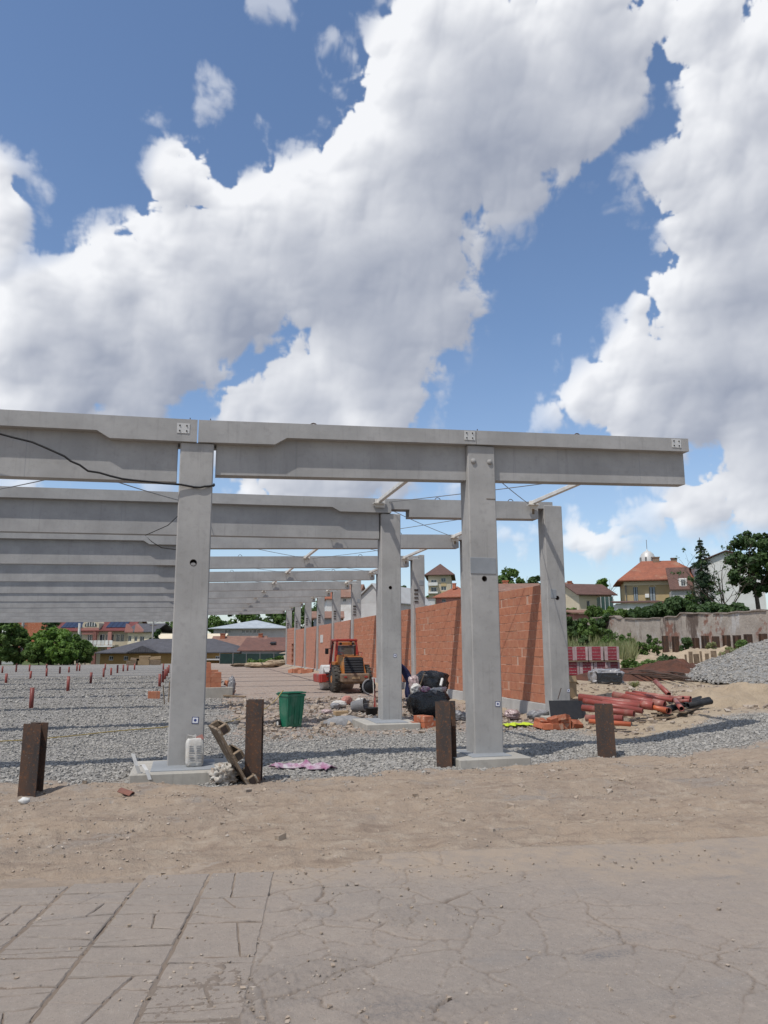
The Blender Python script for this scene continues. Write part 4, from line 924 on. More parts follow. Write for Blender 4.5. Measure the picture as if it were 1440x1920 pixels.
# ------------------------------------------------------------------ brick wall between the wall columns
XW = XD+0.10; BZ0, BH, BL = 0.26, 0.247, 0.47
def wtop(y): return 3.42+0.0035*(y-20)
blk = []
for i in range(4):
    bmv = MB().box((0, 0, 0), (0.29, BL-0.006-0.002*i, BH-0.012), None, 0.006).mesh(f'clay_block_{i}'); bmv.materials.append(M_block); blk.append(bmv)
half = MB().box((0, 0, 0), (0.29, BL/2-0.014, BH-0.012), None, 0.008).mesh('clay_half_block'); half.materials.append(M_block)
wr = random.Random(5)
for k in range(2, 11):
    ya, yb = fy(k)+DEP+0.005, fy(k+1)-0.005
    t = thing('brick_wall', f'orange clay block wall panel, {ORD[k-1]} from the near end of the wall', 'brick wall', (XW, ya, 0), 0, 'clay block wall panels')
    L = yb-ya; nc = int(round((wtop((ya+yb)/2)-BZ0)/BH))
    MB().bb(-0.06, 0.36, 0, L, -0.4, BZ0-0.004, 0.006).build('plinth', M_plinth, t)
    near = k <= 5
    door = (k == 10); win = (k == 7)
    MB().bb(0.007, 0.283, 0.004, L-0.004, BZ0, BZ0+nc*BH-0.02).build('mortar_core', M_mortar, t) if not door else None
    far = MB()
    for c in range(nc):
        y = -(BL/2 if c % 2 else 0.0); z = BZ0+c*BH+BH/2
        while y < L-0.02:
            a, b = max(y, 0), min(y+BL, L); y += BL
            if b-a < 0.06: continue
            yc_ = (a+b)/2
            if door and 1.2 < yc_ < 2.4 and c < 8: continue
            jit = (0.145+wr.uniform(-0.007, 0.007), yc_, z+wr.uniform(-0.003, 0.003))
            if near:
                full = (b-a) > BL*0.9
                me = wr.choice(blk) if full else half
                o = bpy.data.objects.new('block', me); COL.objects.link(o); o.parent = t; o.location = jit
                if not full: o.scale = (1, (b-a-0.012)/(BL/2-0.014), 1)
                o.rotation_euler = (wr.uniform(-0.004, 0.004), 0, wr.uniform(-0.006, 0.006)+(math.pi if wr.random() < 0.5 else 0))
            else: far.box(jit, (0.29, b-a-0.014, BH-0.012))
    if not near: 
        tag(far.build('block_courses', M_farblock, t), kind='stuff')
    if door: MB().bb(0.25, 0.27, 1.0, 2.6, BZ0, BZ0+8*BH).build('door_backing', M_wooddk, t); MB().bb(0.02, 0.27, 1.1, 2.5, BZ0+8*BH+0.0, BZ0+8*BH+0.01).build('lintel', M_plinth, t)
    if win:
        wf = MB().bb(-0.03, 0.0, L-2.0, L-0.9, 2.2, 2.75).build('window_panel', M_white, t)
        for q in (0.33, 0.66): MB().bb(-0.045, -0.031, L-2.0+1.1*q-0.02, L-2.0+1.1*q+0.02, 2.22, 2.73).build('glazing_bar', M_greyr, wf)

# ------------------------------------------------------------------ things on the site
def dep(p): return float((np.array(p)-np.array([0, 0, CAMH]))@_f)
def ppm(p): return FPX/dep(p)                                      # photo pixels per metre at that place
rr = random.Random(21)

# rusty H-section posts standing in the verge
def h_post(label, px, py, pt, wpx, rot, tilt=(0, 0)):
    p = on(px, py); k = ppm(p); h = (py-pt)/k; w = wpx/k; t = w*0.085; mb = MB()
    poly = [(-w/2, -w/2), (w/2, -w/2), (w/2, -w/2+t), (t*0.4, -w/2+t), (t*0.4, w/2-t), (w/2, w/2-t), (w/2, w/2), (-w/2, w/2), (-w/2, w/2-t), (-t*0.4, w/2-t), (-t*0.4, -w/2+t), (-w/2, -w/2+t)]
    mb.prism(poly, -0.35, h, 'z')
    tag(mb.build('steel_post', M_rust, None, p, (tilt[0], tilt[1], rot)), label, 'steel post', 'rusty H-section posts along the verge')
h_post('rusty steel H post nearest the left edge, in the dirt', 57, 1488, 1360, 33, R(-14), (0.0, 0.012))
h_post('tall rusty steel H post right beside the pallet and cement bag', 475, 1466, 1316, 30, R(-12), (0.0, 0.0))
h_post('rusty steel H post left of the patched front column', 838, 1438, 1318, 30, R(-38), (0.0, -0.01))
h_post('rusty steel H post before the red pipe heap', 1138, 1420, 1323, 33, R(-28), (0.0, -0.015))

# red riser pipes out of the gravel
RIS = [(58,1328,1292,'nearest and tallest red pipe stub on the left gravel'),(127,1296,1270,'second nearest red pipe stub, standing alone mid gravel'),(170,1281,1262,'red pipe stub right of the lone pair, mid gravel'),
 (11,1281,1264,'red pipe stub hard by the left picture edge'),(299,1288,1265,'front red pipe stub of the slanting row beside the front column'),(194,1270,1254,'red pipe stub right behind the mid gravel one, middle left'),
 (208,1266,1253,None),(220,1262,1248,None),(231,1259,1247,None),(239,1258,1247,None),(252,1256,1245,None),(57,1273,1259,None),(87,1268,1254,None),(112,1263,1251,None),(129,1261,1251,None),(30,1260,1245,None),(4,1262,1250,None),
 (55,1259,1247,None),(87,1259,1246,None),(144,1258,1245,None),(149,1258,1247,None),(197,1256,1245,None),(306,1256,1245,None),(305,1280,1259,None),(309,1274,1256,None),(313,1268,1252,None),(316,1262,1248,None)]
for px, py, pt, lab in RIS:
    p = on(px, py); h = max(0.45, min(0.95, (py-pt)/ppm(p)*1.05))
    o = MB().pipe((0, 0, -0.2), (0, 0, h), 0.070, 0.008, 14).build('riser_pipe', M_riser, None, p, (rr.uniform(-.012, .012), rr.uniform(-.012, .012), 0))
    lab = lab or ('small red pipe stub in the slanting row beside the front column' if px >= 299 else 'small red pipe stub far back on the gravel pad')
    tag(o, lab, 'pipe stub', 'red pipe stubs in the gravel')

# wheelie bin
p = on(545, 1364); t = thing('wheelie_bin', 'green wheelie bin with a yellow strap, standing on the gravel', 'bin', p, R(-158))
def rect(w, d, z, ox=0): return [(-w/2, -d/2+ox, z), (w/2, -d/2+ox, z), (w/2, d/2+ox, z), (-w/2, d/2+ox, z)]
mb = MB(); lev = [rect(0.40, 0.36, 0.03), rect(0.44, 0.42, 0.40, .015), rect(0.47, 0.47, 0.76, .03), rect(0.51, 0.51, 0.765, .03), rect(0.51, 0.51, 0.82, .03)]
V = [q for l in lev for q in l]; F = [(3, 2, 1, 0)]+[(i*4+j, i*4+(j+1) % 4, (i+1)*4+(j+1) % 4, (i+1)*4+j) for i in range(4) for j in range(4)]+[(16, 17, 18, 19)]
mb.add(V, F)
for sx in (-0.14, 0, 0.14): mb.box((sx, 0.225, 0.42), (0.05, 0.03, 0.66), (R(-5), 0, 0))
mb.build('body', M_green, t)
mb = MB().box((0, 0.03, 0.845), (0.53, 0.56, 0.035), (R(2), 0, 0), 0.012).box((0, -0.275, 0.83), (0.44, 0.05, 0.05), None, 0.015)
mb.box((0, 0.05, 0.868), (0.40, 0.40, 0.014), (R(2), 0, 0), 0.006); mb.build('lid', M_green, t)
MB().tube([(-0.24, -0.27, 0.80), (-0.24, -0.33, 0.81), (0.24, -0.33, 0.81), (0.24, -0.27, 0.80)], 0.016, 6).build('handle', M_green, t)
for sx in (-0.235, 0.235):
    wh = MB().cyl((sx-0.025, -0.20, 0.10), (sx+0.025, -0.20, 0.10), 0.10, n=18).build('wheel', M_dark, t)
    MB().cyl((sx-0.03, -0.20, 0.10), (sx+0.03, -0.20, 0.10), 0.05, n=12).build('hub', M_galv, wh)
bp = p
tag(MB().tube([gy(531, 1294, bp[1]-0.32), gy(518, 1312, bp[1]-0.4), gy(500, 1327, bp[1]-0.7), on(470, 1342, 0.02), on(440, 1352, 0.02), on(400, 1362, 0.015)], 0.012, 6).build('yellow_strap', M_rope), 'yellow strap hanging from the green wheelie bin to the ground', 'strap')
rp = [on(x, y, 0.055) for x, y in ((-20, 1396), (40, 1393), (90, 1389), (150, 1383), (210, 1376), (270, 1371), (330, 1366))]
tag(MB().tube(rp, 0.012, 6).build('rope', M_rope), 'yellowish rope lying across the left gravel', 'rope')
rp = [on(x, y, 0.02) for x, y in ((560, 1346), (610, 1345), (650, 1343), (700, 1342))]
tag(MB().tube(rp, 0.007, 5).build('thin_cable', M_dark), 'thin dark cable lying between the bin and the second column', 'cable')

# soil compactor (roller)
p = on(652, 1299); p = p+np.array([0, 0.0, 0]); t = thing('road_roller', 'yellow and red road roller parked by the brick wall', 'roller', p+np.array([0.15, 1.1, 0]), R(93))
# local x forward, y left
mb = MB(); mb.hexa([(-1.42, -.52, .82), (0.02, -.56, .82), (0.02, .56, .82), (-1.42, .52, .82), (-1.22, -.40, 1.52), (0.02, -.50, 1.60), (0.02, .50, 1.60), (-1.22, .40, 1.52)])
hood = mb.build('engine_hood', M_yel, t)
mb = MB()
for j in range(6):
    z0, z1 = 0.86+j*0.105, 0.86+j*0.105+0.085; xo = lambda z: -1.43+(z-.82)/(1.52-.82)*0.20
    mb.hexa([(xo(z0)-.045, -.44+(z0-.82)*.1, z0), (xo(z0), -.44, z0), (xo(z0), .44, z0), (xo(z0)-.045, .44-(z0-.82)*.1, z0), (xo(z1)-.02, -.42+(z1-.82)*.1, z1), (xo(z1), -.42, z1), (xo(z1), .42, z1), (xo(z1)-.02, .42-(z1-.82)*.1, z1)])
mb.hexa([(-1.44, -.43, .84), (-1.40, -.43, .84), (-1.40, .43, .84), (-1.44, .43, .84), (-1.245, -.37, 1.50), (-1.20, -.37, 1.50), (-1.20, .37, 1.50), (-1.245, .37, 1.50)])
mb.build('grille', M_black, hood)
MB().bb(-1.66, -1.30, -.62, .62, .46, .82, .04).build('counterweight', M_dusty, t)
MB().bb(-1.35, 0.2, -.42, .42, .38, .80, .03).build('chassis', M_dusty, t)
MB().bb(-0.35, 0.30, .44, .60, .78, 1.30, .02).build('side_panel', M_yel, t); MB().bb(-0.35, 0.30, -.60, -.44, .78, 1.30, .02).build('side_panel', M_yel, t)
for sy in (-.68, .68):
    w = MB().lathe([(0.0, -.17), (.42, -.17), (.55, -.13), (.585, -.06), (.585, .06), (.55, .13), (.42, .17), (0.0, .17)], n=26).build('tyre', M_tyre, t, (-0.72, sy, 0.57), (math.pi/2, 0, 0))
    MB().lathe([(0.0, -.185), (.10, -.185), (.24, -.15), (.30, -.172), (.30, .172), (.24, .15), (.10, .185), (0, .185)], n=18).build('rim', M_yel, w)
    lugs = MB()
    for q in range(20):
        a = q/20*2*math.pi
        for sg in (-1, 1): lugs.box((0.588*math.cos(a+sg*.06), 0.588*math.sin(a+sg*.06), sg*0.075), (0.035, 0.05, 0.15), (0, 0, a))
    lugs.build('tread_lugs', M_tyre, w)
cab = MB()
fr = [(-.12, -.52), (.92, -.52), (.92, .52), (-.12, .52)]; tp = [(0.0, -.43), (.82, -.43), (.82, .43), (0.0, .43)]
for (a, b), (c, d) in zip(fr, tp): cab.hexa([(a-.06, b-.06, 1.20), (a+.06, b-.06, 1.20), (a+.06, b+.06, 1.20), (a-.06, b+.06, 1.20), (c-.045, d-.045, 2.2), (c+.045, d-.045, 2.2), (c+.045, d+.045, 2.2), (c-.045, d+.045, 2.2)])
cab.bb(-.07, .90, -.50, .50, 2.18, 2.29, .03)
cabo = cab.build('cab_frame', M_redp, t)
MB().bb(-.14, .95, -.54, .54, .86, 1.22, .02).build('cab_base', M_redp, t)
MB().hexa([(-.11, -.46, 1.24), (-.09, -.46, 1.24), (-.09, .46, 1.24), (-.11, .46, 1.24), (0.0, -.39, 2.0), (.02, -.39, 2.0), (.02, .39, 2.0), (0.0, .39, 2.0)]).build('rear_window', M_cabglass, cabo)
MB().bb(-.06, .0, -.38, .38, 2.02, 2.14, .01).build('lamp_bar', M_yel, cabo)
for q in (-.28, .28): MB().cyl((-.09, q, 2.08), (-.04, q, 2.08), .06, n=12).build('work_lamp', M_black, cabo)
MB().bb(.30, .62, -.22, .22, 1.22, 1.40, .04).bb(.18, .28, -.22, .22, 1.3, 1.85, .04).build('seat', M_black, t)
MB().tube([(.05, .55, 2.1), (.1, .66, 2.0), (.1, .68, 1.3), (.1, .62, 1.0)], .022, 6).build('hose', M_dark, t)
MB().box((.75, .72, 1.75), (.05, .16, .26), None, .02).tube([(.82, .45, 1.9), (.76, .66, 1.85)], .015, 5).build('mirror', M_black, t)
dr = MB().lathe([(0, -.74), (.50, -.74), (.56, -.72), (.56, .72), (.50, .74), (0, .74)], n=30).build('drum', M_galv, t, (1.85, 0, 0.565), (math.pi/2, 0, 0))
mb = MB().bb(1.15, 2.58, .80, .96, .34, .72, .03).bb(1.15, 2.58, -.96, -.80, .34, .72, .03).bb(2.46, 2.62, -.90, .90, .36, .70, .03).bb(1.02, 1.18, -.90, .90, .36, .74, .03)
mb.build('drum_frame', M_redp, t)
MB().hexa([(.9, -.75, .80), (1.35, -.75, 1.02), (1.35, .75, 1.02), (.9, .75, .80), (.9, -.75, .83), (1.35, -.75, 1.05), (1.35, .75, 1.05), (.9, .75, .83)]).bb(1.3, 1.36, -.75, .75, .72, 1.05).build('mudguard', M_greyr, t)
MB().cyl((.3, 0, .6), (1.1, 0, .6), .14, n=12).build('articulation', M_dark, t)
MB().tube([(-.55, -.25, 1.5), (-.55, -.25, 1.95), (-.62, -.25, 2.0)], .04, 8).build('exhaust', M_rust, t)
for sy in (-.5, .5): MB().tube([(-1.1, sy*.8, 1.5), (-1.1, sy*.86, 1.68), (-.3, sy*.95, 1.72), (-.2, sy, 1.55)], .016, 6).build('handrail', M_redp, t)
for q in (-.45, .45): MB().box((-1.67, q, .68), (.02, .14, .07), None, .008).build('tail_lamp', M_redp, t)
MB().box((-1.675, 0, .64), (.012, .34, .09)).build('plate', M_card, t)
for z in (.42, .64): MB().bb(.15, .55, .60, .78, z, z+.03).build('step', M_dark, t)

# stooping worker half hidden behind the second column
def person(p, rotz):
    t = thing('person', 'worker in navy work clothes stooping behind the second column', 'person', p, rotz)
    # local: faces +x. joints (x, y, z, radius)
    J = {'pelvis': (0, 0, .93, .155), 'waist': (.08, 0, 1.08, .145), 'chest': (.22, 0, 1.27, .165), 'neck': (.33, 0, 1.42, .062), 'nk2': (.37, 0, 1.47, .06), 'head': (.43, 0, 1.55, .095), 'crown': (.455, 0, 1.63, .082),
         'hipL': (.0, .10, .86, .105), 'kneeL': (.05, .12, .50, .072), 'ankL': (-.04, .13, .10, .048), 'heelL': (-.06, .13, .045, .045), 'toeL': (.15, .15, .035, .036),
         'hipR': (.0, -.10, .86, .105), 'kneeR': (.09, -.13, .50, .072), 'ankR': (.03, -.14, .10, .048), 'heelR': (.01, -.14, .045, .045), 'toeR': (.22, -.16, .035, .036),
         'shL': (.26, .185, 1.33, .075), 'elL': (.36, .26, 1.08, .052), 'wrL': (.56, .20, .95, .034), 'pmL': (.63, .18, .92, .036),
         'shR': (.26, -.185, 1.33, .075), 'elR': (.37, -.26, 1.07, .052), 'wrR': (.57, -.19, .93, .034), 'pmR': (.64, -.17, .90, .036)}
    E_ = [('pelvis', 'waist'), ('waist', 'chest'), ('chest', 'neck'), ('neck', 'nk2'), ('nk2', 'head'), ('head', 'crown')]
    for s_ in 'LR':
        E_ += [('pelvis', 'hip'+s_), ('hip'+s_, 'knee'+s_), ('knee'+s_, 'ank'+s_), ('ank'+s_, 'heel'+s_), ('heel'+s_, 'toe'+s_), ('chest', 'sh'+s_), ('sh'+s_, 'el'+s_), ('el'+s_, 'wr'+s_), ('wr'+s_, 'pm'+s_)]
        sg = 1 if s_ == 'L' else -1; b = J['pm'+s_]
        for f_, (dy, L) in enumerate(((-.027, .068), (-.009, .078), (.009, .074), (.027, .058))):
            J[f'f{s_}{f_}a'] = (b[0]+.035, b[1]+dy, b[2]-.008, .010); J[f'f{s_}{f_}b'] = (b[0]+.035+L*.55, b[1]+dy, b[2]-.028, .0085); J[f'f{s_}{f_}c'] = (b[0]+.035+L*.65, b[1]+dy, b[2]-.028-L*.45, .008)
            E_ += [('pm'+s_, f'f{s_}{f_}a'), (f'f{s_}{f_}a', f'f{s_}{f_}b'), (f'f{s_}{f_}b', f'f{s_}{f_}c')]
        J[f't{s_}a'] = (b[0]-.005, b[1]-sg*.045, b[2]-.012, .012); J[f't{s_}b'] = (b[0]+.04, b[1]-sg*.058, b[2]-.04, .0095); E_ += [('pm'+s_, f't{s_}a'), (f't{s_}a', f't{s_}b')]
    K = list(J); me = bpy.data.meshes.new('body'); me.from_pydata([J[k][:3] for k in K], [(K.index(a), K.index(b)) for a, b in E_], []); me.update()
    o = bpy.data.objects.new('body', me); COL.objects.link(o)
    o.modifiers.new('skin', 'SKIN'); sv = me.skin_vertices[0].data
    for i, k in enumerate(K): sv[i].radius = (J[k][3], J[k][3]); sv[i].use_root = (k == 'pelvis')
    sb = o.modifiers.new('sub', 'SUBSURF'); sb.levels = 2; sb.render_levels = 2
    bpy.context.view_layer.update(); dg = bpy.context.evaluated_depsgraph_get()
    bm_ = bpy.data.meshes.new_from_object(o.evaluated_get(dg)); bpy.data.objects.remove(o)
    for m in (M_navy, M_skin, M_boot): bm_.materials.append(m)
    for f_ in bm_.polygons:
        c = f_.center; f_.use_smooth = True
        f_.material_index = 1 if (c.x > .345 and c.z > 1.445) or (c.x > .575 and c.z < 1.0 and c.z > .7) else (2 if c.z < .12 else 0)
    b = link('body', bm_, t)
    h = MB().blob((.435, 0, 1.625), (.102, .09, .085), 3, .05, 2, 16, 9).build('hair', M_hair, t)
    fc = MB().box((.535, 0, 1.565), (.03, .024, .035), (0, .5, 0), .008).build('nose', M_skin, t)
    for sy in (-.032, .032): MB().blob((.520, sy, 1.600), (.010, .012, .008), 1, 0, 1, 8, 5).build('eye', M_hair, t)
    for sy in (-.093, .093): MB().blob((.435, sy, 1.575), (.016, .010, .028), 2, .1, 2, 8, 6).build('ear', M_skin, t)
    MB().box((.527, 0, 1.525), (.012, .042, .008), None, .003).build('mouth', M_brick, t)
    for kx in (('kneeL', 'ankL'), ('kneeR', 'ankR')):
        a, c = np.array(J[kx[0]][:3]), np.array(J[kx[1]][:3]); q0, q1 = a*.62+c*.38, a*.50+c*.50
        MB().tube([q0, q1], [.073, .07], 14).build('reflective_band', M_galv, t)
    return t
person(on(764, 1329)+np.array([0.10, 0.1, 0]), R(168))

# cutting machine beside the second column
q = on(700, 1330); s_ = ppm(q); t = thing('cutting_saw', 'red and white floor stand with black saw guard left of the second column', 'saw', q, R(10))
MB().tube([(0.03, 0, 0), (0.05, 0, .38), (0.03, 0, .95)], .022, 8).build('post', M_redp, t)
MB().tube([(0.0, -.04, .45), (-.02, -.04, .9)], .016, 7).build('white_rod', M_steelw, t); MB().tube([(.09, 0, 0), (.05, 0, .42)], .03, 8).build('foot', M_pinkr, t)
MB().box((0.04, 0, .02), (.35, .4, .03)).build('base_plate', M_redp, t)
MB().lathe([(0, -.035), (.21, -.035), (.22, 0), (.21, .035), (0, .035)], n=22).build('blade_guard', M_black, t, (-.14, 0, .70), (math.pi/2, 0, 0))
arc = [(-.14+.225*math.cos(a), -.02, .70+.225*math.sin(a)) for a in np.linspace(R(95), R(265), 12)]; MB().tube(arc, .03, 6).build('guard_rim', M_ash, t)

# footing of the front column: cement bag, crumpled sack, pallet, steel strips
M_bagdirty = pm('dirty_white_bag', (0.52, 0.50, 0.46), (0.34, 0.30, 0.25), 9, 0.6, 0.6, 20, c3=(0.28, 0.22, 0.17), s3=7)
def sack(name, label, cat, p, size, rot, mat, seed, crease=.1, amp=.12, flat=None, sup=2.6):
    nu, nv = 40, 25; th = np.linspace(0, 2*math.pi, nu, endpoint=False); ph = np.linspace(-math.pi/2, math.pi/2, nv); T, P_ = np.meshgrid(th, ph)
    c_ = lambda a: np.sign(np.cos(a))*np.abs(np.cos(a))**(2/sup); s2 = lambda a: np.sign(np.sin(a))*np.abs(np.sin(a))**(2/sup)
    x, y, z = c_(P_)*c_(T), c_(P_)*s2(T), s2(P_)
    m = 1+amp*fbm3(x*1.4+seed, y*1.4, z*1.4, 3, seed)-crease*(np.abs(fbm3(x*2.3+seed, y*2.3, z*2.3+5, 4, seed+3, .6))*2.0-.25)
    V = np.stack([x*m*size[0]/2, y*m*size[1]/2, z*m*size[2]/2+size[2]/2], -1).reshape(-1, 3); V[:, 2] = np.maximum(V[:, 2], 0.0)
    mb = MB(); mb.add(V, [(j*nu+i, j*nu+(i+1) % nu, (j+1)*nu+(i+1) % nu, (j+1)*nu+i) for j in range(nv-1) for i in range(nu)], True)
    o = mb.build(name, mat, None, p, rot)
    if label: tag(o, label, cat)
    return o
bgp = gz(364, 1436, 0.0); bgp = np.array([bgp[0], Y1-0.19, 0.0])
t = thing('cement_bag', 'white printed cement bag standing against the front column', 'bag', bgp, R(5))
o = sack('bag_body', None, None, (0, 0, 0.0), (.27, .16, .42), (R(-8), 0, 0), M_bagw, 4, .07, .05, sup=5.5); o.parent = t
mb = MB()
for c_ in (-.055, .055):
    for j in range(9):
        if j == 4 and c_ < 0: continue
        mb.box((c_, -.094+.0022*j*3.2, .10+j*.026), (.085*rr.uniform(.7, 1), .003, .011), (R(-8), 0, 0))
mb.build('bag_print', M_bagink, t)
MB().box((-.06, .05, .425), (.12, .012, .07), (R(25), R(14), 0)).box((-.01, .06, .43), (.08, .01, .06), (R(-20), R(-25), .3)).build('torn_top', M_bagw, t); MB().box((.075, .05, .42), (.10, .012, .075), (R(-15), R(-20), .2)).build('torn_liner', M_pinkr, t)
sack('crumpled_sack', 'crumpled dirty white sack hanging over the footing edge', 'sack', np.array([0.52, Y1-0.80, -0.17]), (.40, .30, .27), (0, R(12), R(20)), M_bagdirty, 12, .75, .35)
MB_ = MB(); t = thing('wooden_pallet', 'broken wooden pallet leaning with its blocks facing the post', 'pallet', np.array([0.86, Y1-0.62, -0.20]), R(8))
ax = np.array([-0.50, 0.02, .86]); ax /= np.linalg.norm(ax); ang = math.atan2(-ax[0], ax[2])
Mr = rotm(0, -ang, 0)
MB().box(tuple(Mr@np.array([0, 0, .46])), (.035, .78, .98), Mr).build('deck_board', M_wooddk, t)
for zz in (.06, .47, .90):
    MB().box(tuple(Mr@np.array([.075, -.33, zz])), (.11, .10, .13), Mr, .006).build('block', M_wood, t)
    MB().box(tuple(Mr@np.array([.075, .30, zz])), (.11, .10, .13), Mr, .006).build('block', M_wood, t)
    MB().box(tuple(Mr@np.array([.142, 0, zz])), (.022, .78, .10), Mr).build('bearer', M_wooddk, t)
    MB().box(tuple(Mr@np.array([.0755, -.385, zz])), (.085, .006, .10), Mr).build('block_face', M_hole, t)
def strip(label, pts, w=.05):
    P = [np.array(q) for q in pts]; V = []
    for q in P: V += [q+np.array([-w/2, 0, 0]), q+np.array([w/2, .012, 0])]
    mb = MB()
    for i in range(len(P)-1): mb.add([V[2*i], V[2*i+1], V[2*i+3], V[2*i+2]], [(0, 1, 2, 3)])
    o = mb.build('steel_strip', M_galv); md = o.modifiers.new('thick', 'SOLIDIFY'); md.thickness = .006; tag(o, label, 'steel strip', 'bent steel strips at the front footing')
strip('upright steel strip leaning at the left end of the front footing', [gy(262, 1452, 12.05), gy(256, 1435, 12.05), gy(249, 1413, 12.1)])
strip('bent steel strip hooked over the left corner of the front footing', [gy(262, 1437, 12.02), gy(268, 1434, 12.0), gy(275, 1445, 11.95), gy(281, 1462, 11.93)])
q = on(236, 1490); mb = MB()
arc = [(.095*math.cos(a), .095*math.sin(a)) for a in np.linspace(.2, math.pi*.85, 10)]+[(.08*math.cos(a), .08*math.sin(a)) for a in np.linspace(math.pi*.85, .2, 10)]
mb.prism(arc, -.07, .10, 'y'); tag(mb.build('clay_shard', pm('dull_clay', (.22, .10, .075), (.17, .085, .065), 9, .9, .3, 40), None, q+np.array([0, 0, -.035]), (R(16), R(10), R(70))), 'broken reddish clay pipe shard in the dirt by the front footing', 'shard')
def cloth(name, label, cat, pts, mat, seed, h=.05, nx=26, ny=9, w=.22):
    P = [np.array(a) for a in pts]; V = []; n = len(P)-1
    for i in range(nx):
        t_ = i/(nx-1)*n; k = min(int(t_), n-1); c = P[k]*(1-(t_-k))+P[k+1]*(t_-k); d = P[k+1]-P[k]; d /= np.linalg.norm(d); nn = np.array([-d[1], d[0], 0])
        for j in range(ny):
            s2 = (j/(ny-1)-.5)*w*(1+.5*math.sin(i*.9+seed)); b = c+nn*s2
            z = h*(1-(2*abs(j/(ny-1)-.5))**2)*(0.25+1.1*abs(float(fbm3(np.array([i*.21+seed]), np.array([j*.30]), np.array([.5]), 3, seed+40)[0])))+.03*float(fbm3(np.array([b[0]*9.]), np.array([b[1]*9.]), np.array([seed*1.]), 2, seed)[0])
            V.append((b[0], b[1], c[2]+max(z, .006)))
    mb = MB().add(V, [(i*ny+j, (i+1)*ny+j, (i+1)*ny+j+1, i*ny+j+1) for i in range(nx-1) for j in range(ny-1)], True)
    o = mb.build(name, mat); md = o.modifiers.new('thick', 'SOLIDIFY'); md.thickness = .008; return tag(o, label, cat)
cloth('crumpled_cloth', 'crumpled pink and white cloth on the gravel edge', 'cloth', [on(512, 1444, .03), on(545, 1441, .03), on(580, 1442, .03), on(622, 1447, .03)], M_pink, 3, .15, w=.26)
cloth('safety_vest', 'bright yellow vest lying at the wall foot', 'vest', [on(944, 1363, .04), on(968, 1362, .04), on(992, 1361, .04)], M_hivis, 6, .09, w=.42)
tag(MB().blob((0, 0, .03), (.06, .05, .035), 4, .4, 2).build('crumpled_cup', M_bagw, None, on(45, 1507)), 'crumpled white scrap by the leftmost steel post', 'litter')

# rubbish around the second column
t0 = on(813, 1347); t = thing('rubbish_sack', 'big open black plastic sack heaped with rubbish near the second column', 'rubbish sack', t0+np.array([0.0, .45, 0]), R(-10))
o = sack('black_sack', None, None, (0, 0, 0), (1.14, .95, .78), None, M_bagblk, 17, .20, .16, sup=3.0); o.parent = t
o = sack('black_sack_top', None, None, (.12, .45, .5), (1.0, .6, .75), (0, R(6), 0), M_bagblk, 23, .25, .2, sup=2.6); o.parent = t
for i, (dx, dy, dz, m, a) in enumerate(((-.35, -.1, .72, M_bagw, (.34, .26, .3)), (-.1, -.2, .74, M_pink, (.4, .26, .2)), (.2, -.18, .74, M_bagw, (.42, .22, .17)), (.4, -.1, .76, M_whitewrap, (.3, .2, .16)), (-.38, .1, .84, M_whitewrap, (.3, .3, .4)), (.12, -.28, .70, M_plast, (.3, .2, .16)))):
    o = sack('rubbish_piece', None, None, (dx, dy, dz-.1), a, (rr.uniform(-.3, .3), rr.uniform(-.3, .3), rr.uniform(0, 3)), m, 30+i, .3, .3); o.parent = t
MB().box((-.2, -.1, 1.0), (.025, .03, .5), (R(10), R(20), 0)).build('wood_lath', M_wood, t); MB().tube([(.35, .0, .85), (.42, .1, 1.05)], .04, 10).build('white_tube', M_white, t)
def brickpile(name, label, p, rot, grid, size=(.25, .12, .065), mat=None, cat='brick pile', jitter=.02, messy=()):
    t = thing(name, label, cat, p, rot); me = MB().box((0, 0, 0), size, None, .004).mesh('brick'); me.materials.append(mat or M_brick)
    for (nx, ny, nz, ox, oy) in grid:
        for a in range(nx):
            for b in range(ny):
                for c in range(nz):
                    o = bpy.data.objects.new('brick', me); COL.objects.link(o); o.parent = t
                    o.location = (ox+a*(size[0]+.006)+rr.uniform(-jitter, jitter)*.4, oy+b*(size[1]+.005), size[2]/2+c*(size[2]+.003)); o.rotation_euler = (0, 0, rr.uniform(-jitter, jitter))
    for (x, y, z, rx, ry, rz) in messy:
        o = bpy.data.objects.new('brick', me); COL.objects.link(o); o.parent = t; o.location = (x, y, z); o.rotation_euler = (rx, ry, rz)
    return t
brickpile('brick_pile', 'few red bricks on the ground beside the second column footing', on(800, 1364), R(20), [(1, 3, 2, -.1, -.15)], (.28, .14, .14), messy=((.3, .0, .07, 0, .1, .6), (-.3, .1, .07, 0, 0, 1.2), (.32, -.15, .05, .5, 0, 1.0)))
brickpile('brick_pile', 'loose red bricks heaped in front of the black steel sheet', on(1046, 1366), R(-12), [(2, 2, 1, -.3, -.15), (1, 2, 2, .15, -.05)], (.25, .24, .13), messy=((-.38, .05, .15, .3, .1, .4), (-.1, -.05, .2, .1, -.25, .2), (.12, -.1, .25, -.2, .2, .9), (.42, -.05, .1, .4, .1, .3), (-.45, -.1, .07, .2, .3, 1.0)))
q = on(1059, 1346); t = thing('steel_sheet', 'black steel sheet propped up before the wall end column', 'steel sheet', q+np.array([0, -.28, 0]), R(-6))
w, h = 1.0, .44; MB().hexa([(-w/2, 0, 0), (w/2-.06, 0, 0), (w/2-.06, .012, 0), (-w/2, .012, 0), (-w/2+.06, .28, h), (w/2+.02, .28, h), (w/2+.02, .292, h), (-w/2+.06, .292, h)]).build('sheet', M_black, t)
MB().tube([(-.2, .26, .47), (-.06, .36, .75)], .012, 5).build('rod', M_rebar, t)
